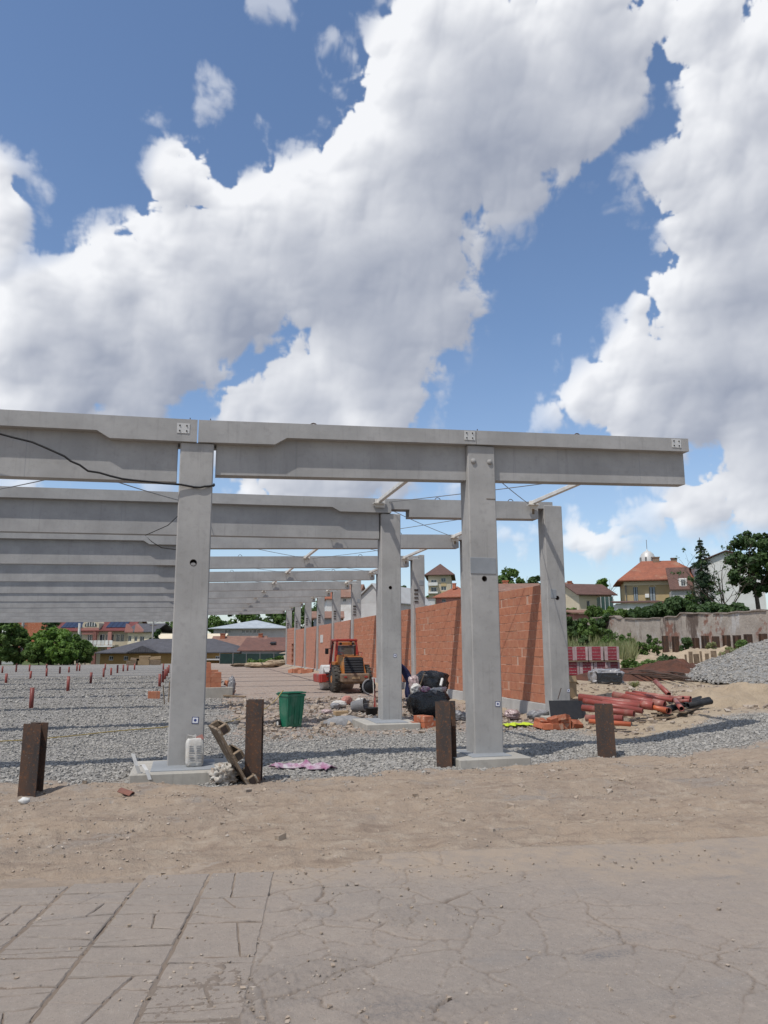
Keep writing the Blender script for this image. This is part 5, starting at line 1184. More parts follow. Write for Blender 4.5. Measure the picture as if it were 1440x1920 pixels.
# cardboard box
q = on(1080, 1312); t = thing('cardboard_box', 'open brown cardboard box behind the wall end column', 'box', q+np.array([.02, .6, 0]), R(14))
MB().bb(-.24, .24, -.18, .18, 0, .50, .006).build('carton', M_card, t); MB().box((.30, 0, .46), (.16, .34, .008), (0, R(38), 0)).build('flap', M_card, t); MB().box((0, -.19, .58), (.46, .008, .17), (R(-14), 0, 0)).build('flap', M_card, t)

# rubble, buckets and bags left of the second column
def bucket(label, p, rot, r=.16, h=.36, mat=None):
    t = thing('bucket', label, 'bucket', p, 0); t.rotation_euler = rot
    MB().lathe([(0, 0), (r*.85, 0), (r, h), (r+.012, h), (r+.012, h-.03), (r+.004, h-.03), (r*.98, h-.01), (r*.8, .02), (0, .02)], n=20).build('pail', mat or M_ash, t)
    MB().tube([(r*math.cos(a), .02, h-.02+r*.9*math.sin(a)) for a in np.linspace(0, math.pi, 9)], .006, 5).build('bail', M_wire, t)
bucket('grey plastic bucket lying on its side in the rubble', on(661, 1336)+np.array([0, 0, .17]), (R(80), 0, R(55)), .18, .42)
bucket('grey mortar bucket standing left of the second column', on(683, 1334), (0, 0, .4), .15, .34)
bucket('dark bucket nearest the second column footing', on(697, 1341), (0, 0, 1), .19, .22, M_black)
for i, (px, py, m, a, lab) in enumerate(((635, 1327, M_bagw, (.5, .3, .22), 'pale torn bag on the rubble left of the buckets'), (650, 1322, M_pinkr, (.45, .3, .3), 'dull red sack on the rubble behind the bucket'), (628, 1330, M_plast, (.45, .3, .2), 'cloudy plastic bag at the left end of the rubble'), (675, 1326, M_bagw, (.35, .3, .3), 'white bag behind the grey buckets'), (612, 1338, M_whitewrap, (.3, .2, .12), 'small pale bag lying flat in front of the rubble'))):
    sack('rubbish_bag', lab, 'bag', on(px, py), a, (0, 0, i*.7), m, 50+i, .25, .2)
tag(MB().box((0, 0, .07), (.40, .2, .13), (0, 0, R(8)), .01).build('clay_block', M_card, None, on(639, 1342)), 'single pale block lying in front of the rubble', 'block')
q = on(650, 1358); tag(MB().blob((0, 0, -.02), (.62, .42, .24), 7, .25, 1.6, 30, 17, 0).build('cement_heap', M_ash, None, q), 'low grey heap of spilled cement left of the second column', 'heap')
for i, (px, py, lab) in enumerate(((1010, 1350, 'pale plastic bag crumpled at the wall foot, nearer the steel sheet'), (962, 1349, 'pinkish plastic bag at the wall foot behind the yellow vest'), (858, 1352, 'plastic bag between the steel post and the black sack'))):
    sack('plastic_bag', lab, 'bag', on(px, py), (.6, .4, .26), (0, 0, i), (M_plast, M_whitewrap, M_plast)[i], 70+i, .3, .25)

# bricks and blocks to the right behind the front column
q = on(404, 1309); t = thing('concrete_block', 'grey concrete block under the orange brick stack', 'block', q+np.array([0, .3, 0]), R(6)); MB().bb(-.75, .62, -.45, .45, -.1, .42, .02).build('block_body', M_foot, t)
bs_ = brickpile('brick_stack', 'stack of orange clay bricks on a concrete block right of the front column', q+np.array([0, .3, .42]), R(6), [(2, 3, 3, -.45, -.3), (1, 2, 5, -.45, -.25)], (.40, .25, .19), M_block, 'brick stack', messy=((.55, -.1, .1, 0, .3, .3), (.62, .25, -.15, .2, .5, .8)))
brickpile('brick_stack', 'taller orange brick stack behind the concrete block, by the front column', on(400, 1282)+np.array([.1, 1.0, 0]), R(6), [(1, 2, 4, -.55, -.3), (1, 2, 3, -.1, -.3)], (.42, .28, .24), M_block, 'brick stack')
sack('film_wrap', 'torn cloudy film hanging off the brick stack', 'plastic film', q+np.array([.62, .1, .15]), (.3, .25, .65), (0, 0, 0), M_plast, 81, .3, .3)
tag(MB().box((0, 0, .06), (.9, .12, .05), (0, R(3), R(-20))).build('plank', M_wood, None, on(440, 1308)), 'short plank on the ground below the brick stack', 'plank')
brickpile('brick_stack', 'small lot of red hollow bricks left of the front column', on(297, 1310), R(4), [(4, 1, 1, -.35, 0)], (.11, .25, .28), M_block, 'brick stack')
# form boards by the front column's left, leaning laths
for i, (a, b, lab) in enumerate((((309, 1322), (306, 1285), 'thin pale lath stuck upright beside the red pipe row'), ((316, 1318), (318, 1278), 'second thin lath beside the front column'))):
    p0 = on(*a); p1 = gy(b[0], b[1], p0[1]); tag(MB().tube([p0-np.array([0, 0, .1]), p1], .02, 5).build('lath', M_wood), lab, 'lath')

# ---------------- red pipe heap on the right
def pipe(label, a, b, r, mat=M_redpipe, za=None, zb=None, cat='pipe', socket=False):
    p0, p1 = np.array(a, float), np.array(b, float); d = p1-p0; L = np.linalg.norm(d)
    t = thing('drain_pipe', label, cat, p0, 0, 'red drain pipes in the heap')
    MB().pipe((0, 0, 0), tuple(d), r, .012, 20).build('tube', mat, t)
    if socket: MB().pipe(tuple(d*(1-.28/L)), tuple(d*1.004), r*1.13, .014, 20).build('socket', mat, t)
    MB().pipe(tuple(d*.02), tuple(d*.98), r-.0135, .004, 16).build('lining', M_pipein, t)
PIPES = [  # left end px,py,depth, right end px,py,depth, radius
 (1098, 1346, 17.6, 1168, 1347, 17.2, .072, 'front red drain pipe half hidden by the steel post', M_redpipe), (1104, 1352, 17.3, 1183, 1358, 17.0, .052, 'short orange drain pipe at the front of the heap', M_orgpipe),
 (1092, 1327, 18.3, 1189, 1338, 17.5, .075, 'red drain pipe with dark open end behind the post', M_redpipe), (1094, 1314, 18.7, 1205, 1333, 17.9, .066, 'long red drain pipe third from the front of the heap', M_redpipe),
 (1086, 1307, 19.1, 1224, 1324, 18.1, .088, 'long red drain pipe reaching back to the cardboard box', M_redpipe), (1150, 1303, 19.3, 1246, 1322, 18.4, .090, 'thick red drain pipe across the top of the heap', M_redpipe),
 (1174, 1300, 19.9, 1262, 1313, 19.0, .055, 'slim red drain pipe at the back of the heap', M_redpipe), (1186, 1298, 20.2, 1267, 1309, 19.4, .050, 'slim red drain pipe farthest back', M_redpipe),
 (1214, 1324, 18.2, 1250, 1332, 17.9, .058, 'orange pipe sticking out under the thick pipes', M_orgpipe), (1258, 1309, 19.3, 1281, 1310, 19.0, .055, 'short red pipe stub at the right end of the heap', M_redpipe), (1272, 1308, 19.6, 1295, 1309, 19.3, .050, 'upper red pipe stub at the right end of the heap', M_redpipe),
 (1268, 1316, 19.0, 1294, 1314, 18.7, .052, 'lower red pipe stub at the right end of the heap', M_redpipe), (1266, 1313, 19.0, 1278, 1329, 17.9, .060, 'red pipe pointing at the camera at the right of the heap', M_redpipe), (1240, 1330, 18.3, 1254, 1333, 18.0, .075, 'short red pipe end below the thick pipe mouths', M_redpipe),
 (1130, 1318, 18.6, 1200, 1324, 18.2, .07, 'red drain pipe buried in the middle of the heap', M_redpipe)]
for (a, b, c, d, e, f_, r, lab, m) in PIPES: pipe(lab, cp(a, b, c), cp(d, e, f_), r, m, socket=(r > .08))
pipe('red drain pipe leaning up at the back of the heap', cp(1254, 1302, 19.6), cp(1229, 1278, 20.6), .062)
for i, (a, b, wd, lab) in enumerate((((1203, 1356), (1236, 1338), .14, 'dirty board leaning at the front right of the pipes'), ((1226, 1352), (1268, 1346), .12, 'flat grey plank right of the pipes'), ((1222, 1346), (1262, 1340), .12, 'upper flat plank right of the pipes'), ((1275, 1345), (1300, 1328), .3, 'pale board at the right end of the heap'))):
    p, q = on(*a), on(*b); d = q-p; L = np.linalg.norm(d[:2]); tag(MB().box((L/2, 0, .05+.03*i), (L, wd, .03), (0, -.05, 0)).build('plank', M_wood if i else M_wooddk, None, p, (0, 0, math.atan2(d[1], d[0]))), lab, 'plank', 'planks by the pipe heap')
for i, (a, b) in enumerate((((1236, 1340), (1276, 1334)), ((1246, 1337), (1290, 1330)), ((1278, 1330), (1322, 1316)), ((1284, 1333), (1330, 1322)), ((1290, 1336), (1334, 1328)))):
    p, q = on(*a), on(*b); o = thing('black_pipe', f'black plastic pipe in the bundle right of the red pipes, {ORD[i+1]} from the front', 'pipe', p+np.array([0, 0, .08+.02*i]), 0, 'black pipes right of the red heap'); d = q-p
    MB().pipe((0, 0, 0), tuple(d), .065, .01, 14).build('tube', M_dark, o)

# gravel heap at the right edge
pf = on(1318, 1284); gc = np.array([pf[0]+4.7, pf[1]+1.0, 0]); gcz = gz1(gc[0], gc[1])
nr, na = 30, 64; V = [(gc[0], gc[1], gcz+1.7)]; 
for i in range(1, nr+1):
    rad = 4.7*i/nr
    for j in range(na):
        a = 2*math.pi*j/na; x = gc[0]+rad*math.cos(a)*(1+.07*math.sin(3*a+1)); y = gc[1]+rad*.75*math.sin(a)
        V.append((x, y, 0))
V = np.array(V); rn = np.hypot((V[:, 0]-gc[0])/4.7, (V[:, 1]-gc[1])/3.5); V[:, 2] = ground_z(V[:, 0], V[:, 1])+np.clip(1-rn, 0, 1)**.92*1.68*(1+.16*f2(V[:, 0], V[:, 1], .8, 3, 401))+.05*f2(V[:, 0], V[:, 1], 5, 3, 402)-.06*sst(.9, 1, rn)
F = [(0, 1+j, 1+(j+1) % na) for j in range(na)]; F4 = [(1+(i-1)*na+j, 1+i*na+j, 1+i*na+(j+1) % na, 1+(i-1)*na+(j+1) % na) for i in range(1, nr) for j in range(na)]
t = thing('gravel_heap', 'tall heap of grey crushed gravel at the right edge', 'gravel heap', (0, 0, 0))
me = bpy.data.meshes.new('heap'); me.from_pydata([tuple(v) for v in V], [], F+F4); me.polygons.foreach_set('use_smooth', [True]*len(me.polygons)); me.update()
M_heap = pm('heap_gravel', (0.30, 0.295, 0.28), (0.20, 0.20, 0.195), 16, .95, .9, 26, 'pos', bdist=.06, vary=0); link('heap_body', me, t, M_heap)
n = 9000; a = grng.uniform(0, 2*math.pi, n); q = np.sqrt(grng.uniform(0, 1, n)); x = gc[0]+4.6*q*np.cos(a); y = gc[1]+3.4*q*np.sin(a); rn = np.hypot((x-gc[0])/4.7, (y-gc[1])/3.5)
z = ground_z(x, y)+np.clip(1-rn, 0, 1)**.92*1.68*(1+.16*f2(x, y, .8, 3, 401))+.05*f2(x, y, 5, 3, 402)
v, f = stones(np.stack([x, y, z], -1), grng.uniform(.03, .085, n), grng); o = link('heap_stones', np_mesh('heap_stones', v, f), t, M_stone); tag(o, kind='stuff')

# pallets of red wrapped blocks
def pallet(label, p, w, h, rot):
    t = thing('block_pallet', label, 'pallet', p, rot, 'packs of red wrapped blocks')
    MB().bb(-w/2, w/2, -w/2, w/2, .0, .05).build('pallet_base', M_wood, t)
    MB().bb(-w/2+.01, w/2-.01, -w/2+.01, w/2-.01, .05, h, .02).build('wrapped_load', M_redwrap, t)
    MB().bb(-w/2-.004, -w/2+.22*w, -w/2+.002, w/2, .06, h+.008).bb(w/2-.16*w, w/2+.004, -w/2+.002, w/2, .06, h+.008).bb(-w/2+.23*w, w/2-.17*w, -w/2+.02, w/2-.02, h, h+.014).build('film_wrap', M_whitewrap, t)
    mb = MB()
    for j in range(4):
        x = -.24*w
        while x < .28*w:
            l_ = rr.uniform(.04, .12)*w; mb.box((x+l_/2, -w/2+.006, .13+j*.125*h/.58), (l_, .008, .018*rr.uniform(.6, 1.4))); x += l_+rr.uniform(.01, .05)*w
    mb.build('film_print', M_whitewrap, t)
lab = ('leftmost', 'second from left', 'third from left', 'rightmost')
PD = 33.0; zb = float(np.mean([gz1(*cp(x, 1265, PD)[:2]) for x in (1070, 1110, 1145)]))
for i, px in enumerate((1071, 1097, 1124, 1148)):
    c = cp(px, 1255, PD); pallet(f'pack of red wrapped blocks, bottom row, {lab[i]}', (c[0], c[1], zb-.02), .56 if i < 3 else .5, .60, -YAW+rr.uniform(-.06, .06))
for i, px in enumerate((1062, 1086, 1114, 1144)):
    c = cp(px, 1225, PD+.05); pallet(f'pack of red wrapped blocks, top row, {lab[i]}', (c[0], c[1], zb+.60), .60, .62, -YAW+rr.uniform(-.06, .06))
# wrapped package and rebar bundles
q = on(1148, 1283); t = thing('wrapped_package', 'bundle wrapped in clear plastic in front of the pallets', 'package', q+np.array([0, .4, 0]), R(-12))
o = sack('film_cover', None, None, (0, 0, 0), (1.2, .8, .52), None, M_plast, 91, .30, .12, sup=4.5); o.parent = t; MB().bb(-.45, .45, -.42, .2, .06, .40, .02).build('dark_load', M_bagblk, t)
for i in range(16):
    p0 = on(1148+rr.uniform(-8, 26), 1262+i*.9); p1 = on(1292+rr.uniform(-20, 12), 1270+i*1.1)
    pts = [p0*(1-k)+p1*k+np.array([0, 0, .10+.10*math.sin(k*3.1)+(i % 4)*.05+.04*math.sin(7*k+i)]) for k in np.linspace(0, 1, 9)]
    tag(MB().tube(pts, .030, 5).build('rebar_rod', M_rebar), 'long dark rebar rod in the bundle behind the red pipes', 'rebar', 'rebar rods in the bundle')
# red soil bank and spoil
def mound(name, label, c, rx, ry, h, mat, seed, cat='mound'):
    nr, na = 22, 60; V = []
    for i in range(nr+1):
        for j in range(na):
            a = 2*math.pi*j/na; q = i/nr; x = c[0]+rx*q*math.cos(a); y = c[1]+ry*q*math.sin(a); V.append((x, y, q))
    V = np.array(V); q = V[:, 2].copy(); V[:, 2] = ground_z(V[:, 0], V[:, 1])+h*(1-q**1.6)*(1+.9*f2(V[:, 0], V[:, 1], .9, 4, seed))+.35*f2(V[:, 0], V[:, 1], 2.2, 4, seed+1)*h-.05*sst(.85, 1, q)
    F = [(i*na+j, (i+1)*na+j, (i+1)*na+(j+1) % na, i*na+(j+1) % na) for i in range(nr) for j in range(na)]
    o = link(name, np_mesh(name, V, np.array(F), True), None, mat); tag(o, label, cat)
M_redsoil = pm('red_soil', (.115, .048, .030), (.07, .035, .025), 2.2, .95, .8, 12, 'pos', bdist=.08); M_spoil = pm('pale_spoil', (.38, .30, .21), (.30, .235, .165), 1.6, .95, .8, 9, 'pos', bdist=.08)
mound('soil_mound', 'dark red soil bank behind the rebar bundle', cp(1280, 1268, 31), 4.0, 1.9, .50, M_redsoil, 411)
mound('soil_mound', 'dark red soil under the left end of the rebar', cp(1200, 1264, 32), 3.4, 1.6, .38, M_redsoil, 415)
mound('spoil_heap', 'pale rocky spoil heap before the boundary wall posts', cp(1330, 1222, 43), 4.0, 2.0, .5, M_spoil, 421)
mound('spoil_heap', 'flat pale spoil heap behind the red pallets', cp(1215, 1226, 45), 5.5, 2.0, .30, M_spoil, 425)
mound('spoil_heap', 'rubble bank right of the red pipes', cp(1400, 1300, 20.5), 2.6, 1.5, .42, M_spoil, 431)
for i, px in enumerate((1287, 1296, 1307, 1316, 1327, 1340, 1352, 1366)):
    c = cp(px, 1245, 36); z = gz1(c[0], c[1]); tag(MB().box((0, 0, .2), (.08+.10*(i % 3), .05, .95+.25*(i % 2)), (0, rr.uniform(-.05, .05), 0)).build('timber_board', M_wood, None, (c[0], c[1], z)), 'weathered upright board in the low shoring by the gravel heap', 'board', 'upright shoring boards')
# debris at the far end of the wall
for i, (px, py, m, a, lab) in enumerate(((490, 1252, M_spoil, (3.2, 1.4, .5), 'pale rubble heap at the far end of the pad, left'), (520, 1250, M_spoil, (2.2, 1.2, .7), 'pinkish rubble heap at the far end of the wall'), (455, 1250, M_wood, (2.6, 1.0, .35), 'low pile of boards at the far end of the pad'))):
    sack('rubble_heap', lab, 'rubble', on(px, py), a, (0, 0, .2*i), m, 95+i, .3, .3)
for i, (px, py) in enumerate(((550, 1262), (567, 1263), (577, 1262), (560, 1260))):
    brickpile('brick_pile', f'few orange blocks at the foot of the far wall, {ORD[i+1]} pile from the far end', on(px, py)+np.array([.2, 0, 0]), rr.uniform(0, 2), [(1, 1, 1, 0, 0)], (.5, .4, .3), M_block, messy=((.45, .2, .12, .1, .2, .5),))
q = on(14, 1246); tag(MB().bb(-3.2, 1.6, -.6, .6, 0, .35, .03).bb(-3.2, 1.5, -.6, .6, .38, .62, .03).build('panel_stack', M_greyr, None, q), 'stack of pale panels at the far left of the pad', 'panel stack')
q = on(268, 1247); t = thing('timber_pile', 'tan pile of pallets and timber at the far edge of the pad', 'timber pile', q, 0)
for i, (x, z, w, h) in enumerate(((-1.2, 0, 1.3, .5), (0, 0, 1.5, .8), (1.4, 0, 1.2, .6), (.2, .82, 1.3, .25), (-.9, .52, 1.0, .3), (1.3, .62, 1.4, .35))): MB().box((x, 0, z+h/2), (w, 1.0, h), (0, rr.uniform(-.08, .08), 0), .02).build('crate', M_card if i % 2 else M_wood, t)

# ------------------------------------------------------------------ vegetation
def leaf_cloud(clumps, per, ls, rng, up=0.35, asp=0.6):
    """clumps: (x,y,z,r) array; returns leaf quads"""
    C = np.repeat(np.asarray(clumps, float), per, axis=0); n = len(C)
    d = rng.normal(0, 1, (n, 3)); d /= np.linalg.norm(d, axis=1)[:, None]; rad = C[:, 3]*rng.uniform(0.35, 1.05, n)**0.6
    P = C[:, :3]+d*rad[:, None]*np.array([1, 1, .8])
    nrm = d*0.7+rng.normal(0, .6, (n, 3))+np.array([0, 0, up]); nrm /= np.linalg.norm(nrm, axis=1)[:, None]
    a = np.cross(nrm, rng.normal(0, 1, (n, 3))); a /= np.linalg.norm(a, axis=1)[:, None]; b = np.cross(nrm, a)
    s = ls*rng.uniform(.6, 1.35, n)[:, None]
    V = np.stack([P-a*s, P-b*s*asp, P+a*s+nrm*s*.25, P+b*s*asp], 1).reshape(-1, 3)
    return V, np.arange(n*4).reshape(-1, 4)
def branchy(mb, p, d, L, r, lev, rng, tips):
    pts = [np.array(p)]; dd = np.array(d, float)
    for i in range(3):
        dd = dd+rng.normal(0, .13, 3); dd /= np.linalg.norm(dd); pts.append(pts[-1]+dd*L/3)
    mb.tube(pts, [r, r*.85, r*.7, r*.5], 6, False); tips.append(pts[-1]); tips.append(pts[2])
    if lev:
        for _ in range(int(rng.integers(2, 4))):
            nd = dd+rng.normal(0, .55, 3)+np.array([0, 0, .12]); nd /= np.linalg.norm(nd); branchy(mb, pts[int(rng.integers(1, 4))], nd, L*rng.uniform(.55, .8), r*.5, lev-1, rng, tips)
def tree(name, label, base, h, rx, seed, mat=None, n=34, per=90, ls=.22, trunk=.3, cat='tree', ry=None, top=1.0, group='trees around the site', bottom=0.28, cr=(.16, .34)):
    rng = np.random.default_rng(seed); t = thing(name, label, cat, base, rng.uniform(0, 6), group); mat = mat or M_leaf
    mb = MB(); tips = []; th = h*trunk
    mb.tube([(0, 0, -.5), (0, 0, 0), (rng.normal(0, .05)*h*.3, rng.normal(0, .05)*h*.3, th)], [h*.03, h*.026, h*.02], 9, False)
    for _ in range(5):
        a = rng.uniform(0, 6.28); branchy(mb, (0, 0, th*rng.uniform(.7, 1.0)), (math.cos(a)*.6, math.sin(a)*.6, .9), h*.30, h*.012, 2, rng, tips)
    mb.build('trunk', M_bark, t)
    cl = []
    while len(cl) < n:
        q = rng.uniform(-1, 1, 3)
        if q@q > 1 or q@q < .10: continue
        z = bottom*h+(q[2]+1)/2*(1-bottom)*h*top; k = 1.0-.30*max(0, q[2])
        cl.append((q[0]*rx*k, q[1]*(ry or rx)*k, z, rx*rng.uniform(*cr)))
    V, F = leaf_cloud(cl, per, ls, rng); link('crown', np_mesh('crown', V, F), t, mat); return t
def shrub(name, label, base, h, rx, seed, mat=None, n=14, per=70, ls=.12, cat='bush', group='bushes around the site', ry=None):
    rng = np.random.default_rng(seed); t = thing(name, label, cat, base, rng.uniform(0, 6) if ry is None else -YAW, group); mb = MB()
    for _ in range(6):
        a = rng.uniform(0, 6.28); mb.tube([(0, 0, -.2), (math.cos(a)*rx*.25, math.sin(a)*rx*.25, h*.4), (math.cos(a)*rx*.5, math.sin(a)*rx*.5, h*.75)], [.03, .022, .01], 5, False)
    mb.build('stem', M_bark, t); cl = []
    while len(cl) < n:
        q = rng.uniform(-1, 1, 3)
        if q@q > 1: continue
        cl.append((q[0]*rx*.8, q[1]*(ry or rx)*.8, h*(.10+.42*(q[2]+1)), rx*rng.uniform(.22, .42) if ry is None else min(rx, ry)*rng.uniform(.4, .7)))
    V, F = leaf_cloud(cl, per, ls, rng); link('foliage', np_mesh('foliage', V, F), t, mat or M_leaf); return t
def conifer(name, label, base, h, rx, seed, mat=M_needle):
    rng = np.random.default_rng(seed); t = thing(name, label, 'tree', base, 0, 'trees around the site')
    MB().tube([(0, 0, -.5), (0, 0, h*.5), (0, 0, h)], [h*.02, h*.013, .03], 8, False).build('trunk', M_bark, t)
    cl = []
    for i in range(24):
        z = h*(.22+.77*i/24); w = rx*(1-i/24)**.75*rng.uniform(.55, 1.2)+.06
        for j in range(5):
            a = rng.uniform(0, 6.28)
            for q in (.3, .55, .8, 1.0): cl.append((math.cos(a)*w*q, math.sin(a)*w*q, z-w*q*.30, .16*w*(1.25-q*.6)+.03))
    V, F = leaf_cloud(cl, 12, .11, rng, .1, .25); link('crown', np_mesh('crown', V, F), t, mat); return t
def at_base(px, py, D):
    p = cp(px, py, D); return np.array([p[0], p[1], gz1(p[0], p[1])])
def tree_px(name, label, px, ptop, D, wpx, seed, **kw):
    b = at_base(px, 1200, D); top = cp(px, ptop, D)[2]; h = max(2.0, top-b[2]); return tree(name, label, b, h, wpx/2*D/FPX, seed, **kw)

# ------------------------------------------------------------------ buildings
class House:
    """front plane through px0..px1 at depth D; local x along the front, y into the house, z up from base"""
    def __init__(s, name, label, px0, px1, D, pyb, rot=0.0, cat='house', D1=None, group='houses behind the site'):
        a = cp(px0, pyb, D); b = cp(px1, pyb, D1 or D)
        if D1 is None:
            ang = -YAW+rot; d = np.array([math.cos(ang), math.sin(ang)])
            # meet the sight line of px1
            r_ = ray(px1, pyb); A_ = np.array([[d[0], -r_[0]], [d[1], -r_[1]]]); w, _ = np.linalg.solve(A_, -a[:2]); s.w = w; s.ang = ang
        else:
            v = b-a; s.ang = math.atan2(v[1], v[0]); s.w = math.hypot(v[0], v[1])
        s.o = a; s.t = thing(name, label, cat, a, s.ang, group); s.ux = np.array([math.cos(s.ang), math.sin(s.ang)]); s.nn = np.array([-math.sin(s.ang), math.cos(s.ang)])
    def loc(s, px, py, off=0.0):
        r_ = ray(px, py); n = s.nn; t = ((s.o[:2]+n*off)@n)/(r_[:2]@n); q = r_*t+np.array([0, 0, CAMH]); return float((q[:2]-s.o[:2])@s.ux), float(q[2]-s.o[2])
    def walls(s, pye, dep_, mat, wins=(), zb=-6.0, side=None, name='wall', x0=None, x1=None, arched=False, glass=None, frame=None):
        zt = s.z(pye)
        x0 = 0 if x0 is None else x0; x1 = s.w if x1 is None else x1; s.zt = zt; s.dep = dep_
        H_ = [(min(s.loc(a, b)[0], s.loc(c, d)[0]), max(s.loc(a, b)[0], s.loc(c, d)[0]), min(s.loc(a, b)[1], s.loc(c, d)[1]), max(s.loc(a, b)[1], s.loc(c, d)[1])) for a, b, c, d in wins]
        XS = sorted({x0, x1, *[h[0] for h in H_], *[h[1] for h in H_]}); ZS = sorted({zb, zt, *[h[2] for h in H_], *[h[3] for h in H_]})
        XS = [x for x in XS if x0 <= x <= x1]; ZS = [z for z in ZS if zb <= z <= zt]; mb = MB()
        for xa, xb in zip(XS[:-1], XS[1:]):
            for za, zb_ in zip(ZS[:-1], ZS[1:]):
                cx, cz = (xa+xb)/2, (za+zb_)/2
                if any(h[0] < cx < h[1] and h[2] < cz < h[3] for h in H_): continue
                mb.add([(xa, 0, za), (xb, 0, za), (xb, 0, zb_), (xa, 0, zb_)], [(0, 1, 2, 3)])
        for (a, b, c, d) in H_:
            q = .18; mb.add([(a, 0, c), (b, 0, c), (b, 0, d), (a, 0, d), (a, q, c), (b, q, c), (b, q, d), (a, q, d)], [(0, 4, 5, 1), (1, 5, 6, 2), (2, 6, 7, 3), (3, 7, 4, 0)])
        mb.add([(x0, 0, zb), (x0, dep_, zb), (x0, dep_, zt), (x0, 0, zt)], [(3, 2, 1, 0)]); mb.add([(x1, 0, zb), (x1, dep_, zb), (x1, dep_, zt), (x1, 0, zt)], [(0, 1, 2, 3)])
        mb.add([(x0, dep_, zb), (x1, dep_, zb), (x1, dep_, zt), (x0, dep_, zt)], [(3, 2, 1, 0)]); mb.add([(x0, 0, zt), (x1, 0, zt), (x1, dep_, zt), (x0, dep_, zt)], [(0, 1, 2, 3)])
        w = mb.build(name, mat, s.t)
        for (a, b, c, d) in H_: s.window(a, b, c, d, glass, frame)
        return w
    def z(s, py): return s.loc(*( (s.midpx(), py) ))[1]
    def midpx(s):
        m = s.o[:2]+s.ux*s.w/2; v = np.array([m[0], m[1], s.o[2]])-np.array([0, 0, CAMH]); return 720+FPX*(v@_r)/(v@_f)
    def window(s, a, b, c, d, glass=None, frame=None, y=.10, bars=1):
        f = MB(); e = min(.07, (b-a)*.12); fr = frame or M_white
        for (p, q, r_, t_) in ((a, a+e, c, d), (b-e, b, c, d), (a+e, b-e, c, c+e), (a+e, b-e, d-e, d)): f.bb(p, q, y, y+.06, r_, t_)
        for k in range(1, bars+1): x = a+(b-a)*k/(bars+1); f.bb(x-e*.4, x+e*.4, y, y+.055, c+e, d-e)
        o = f.build('window', fr, s.t); MB().bb(a+e*.5, b-e*.5, y+.02, y+.035, c+e*.5, d-e*.5).build('pane', glass or M_glass, o)
        return o
    def roof(s, kind, rise, mat, over=.45, x0=None, x1=None, name='roof', zt=None, dep_=None, ridge=None, th=.12, y0=0.0, hipf=0.8):
        x0 = (0 if x0 is None else x0)-over; x1 = (s.w if x1 is None else x1)+over; d = (dep_ or s.dep); ya, yb = y0-over, y0+d+over; z = (s.zt if zt is None else zt)+.01; ym = (ya+yb)/2
        mb = MB()
        if kind == 'gable_x':
            for (p, q) in ((ya, ym), (yb, ym)):
                P = [(x0, p, z), (x1, p, z), (x1, q, z+rise), (x0, q, z+rise)]; P2 = [(x, y, zz+th) for x, y, zz in P]
                mb.hexa([P[0], P[1], P[2], P[3], P2[0], P2[1], P2[2], P2[3]])
            g = MB().add([(x0+over, ya+over, z), (x0+over, yb-over, z), (x0+over, ym, z+rise-.02)], [(2, 1, 0)]).add([(x1-over, ya+over, z), (x1-over, yb-over, z), (x1-over, ym, z+rise-.02)], [(0, 1, 2)])
            s.gable = g
        elif kind == 'gable_y':
            xm = (x0+x1)/2 if ridge is None else ridge
            for (p, q) in ((x0, xm), (x1, xm)):
                P = [(p, ya, z), (q, ya, z+rise), (q, yb, z+rise), (p, yb, z)]; P2 = [(x, y, zz+th) for x, y, zz in P]; mb.hexa(P+P2)
            s.gable = MB().add([(x0+over, ya+over, z), (x1-over, ya+over, z), (xm, ya+over, z+rise-.02)], [(0, 1, 2)])
        elif kind == 'hip':
            run = min((yb-ya)/2*hipf, (x1-x0)/2*.98); ra, rb = x0+run, x1-run
            B = [(x0, ya, z), (x1, ya, z), (x1, yb, z), (x0, yb, z)]; T_ = [(x, y, z+th) for x, y, _ in B]; R_ = [(ra, ym, z+rise), (rb, ym, z+rise)]
            mb.add(B+T_+R_, [(3, 2, 1, 0), (0, 1, 5, 4), (1, 2, 6, 5), (2, 3, 7, 6), (3, 0, 4, 7), (4, 5, 9, 8), (6, 7, 8, 9), (5, 6, 9), (7, 4, 8)]); s.gable = None
            rg = .09; s.ridge_pts = (ra, rb, ym, z+rise)
        elif kind == 'shed':
            mb.hexa([(x0, ya, z), (x1, ya, z), (x1, yb, z+rise), (x0, yb, z+rise), (x0, ya, z+th), (x1, ya, z+th), (x1, yb, z+rise+th), (x0, yb, z+rise+th)]); s.gable = None
        s.roofo = mb.build(name, mat, s.t); s.rp = (x0, x1, ya, yb, ym, z, rise); return s.roofo
    def gables(s, mat):
        if s.gable: s.gable.build('gable', mat, s.t)
    def chimney(s, x, y, z0, h, w=.5, mat=None): MB().bb(x-w/2, x+w/2, y-w/2, y+w/2, z0, z0+h).bb(x-w/2-.06, x+w/2+.06, y-w/2-.06, y+w/2+.06, z0+h, z0+h+.1).build('chimney', mat or M_brick, s.roofo)

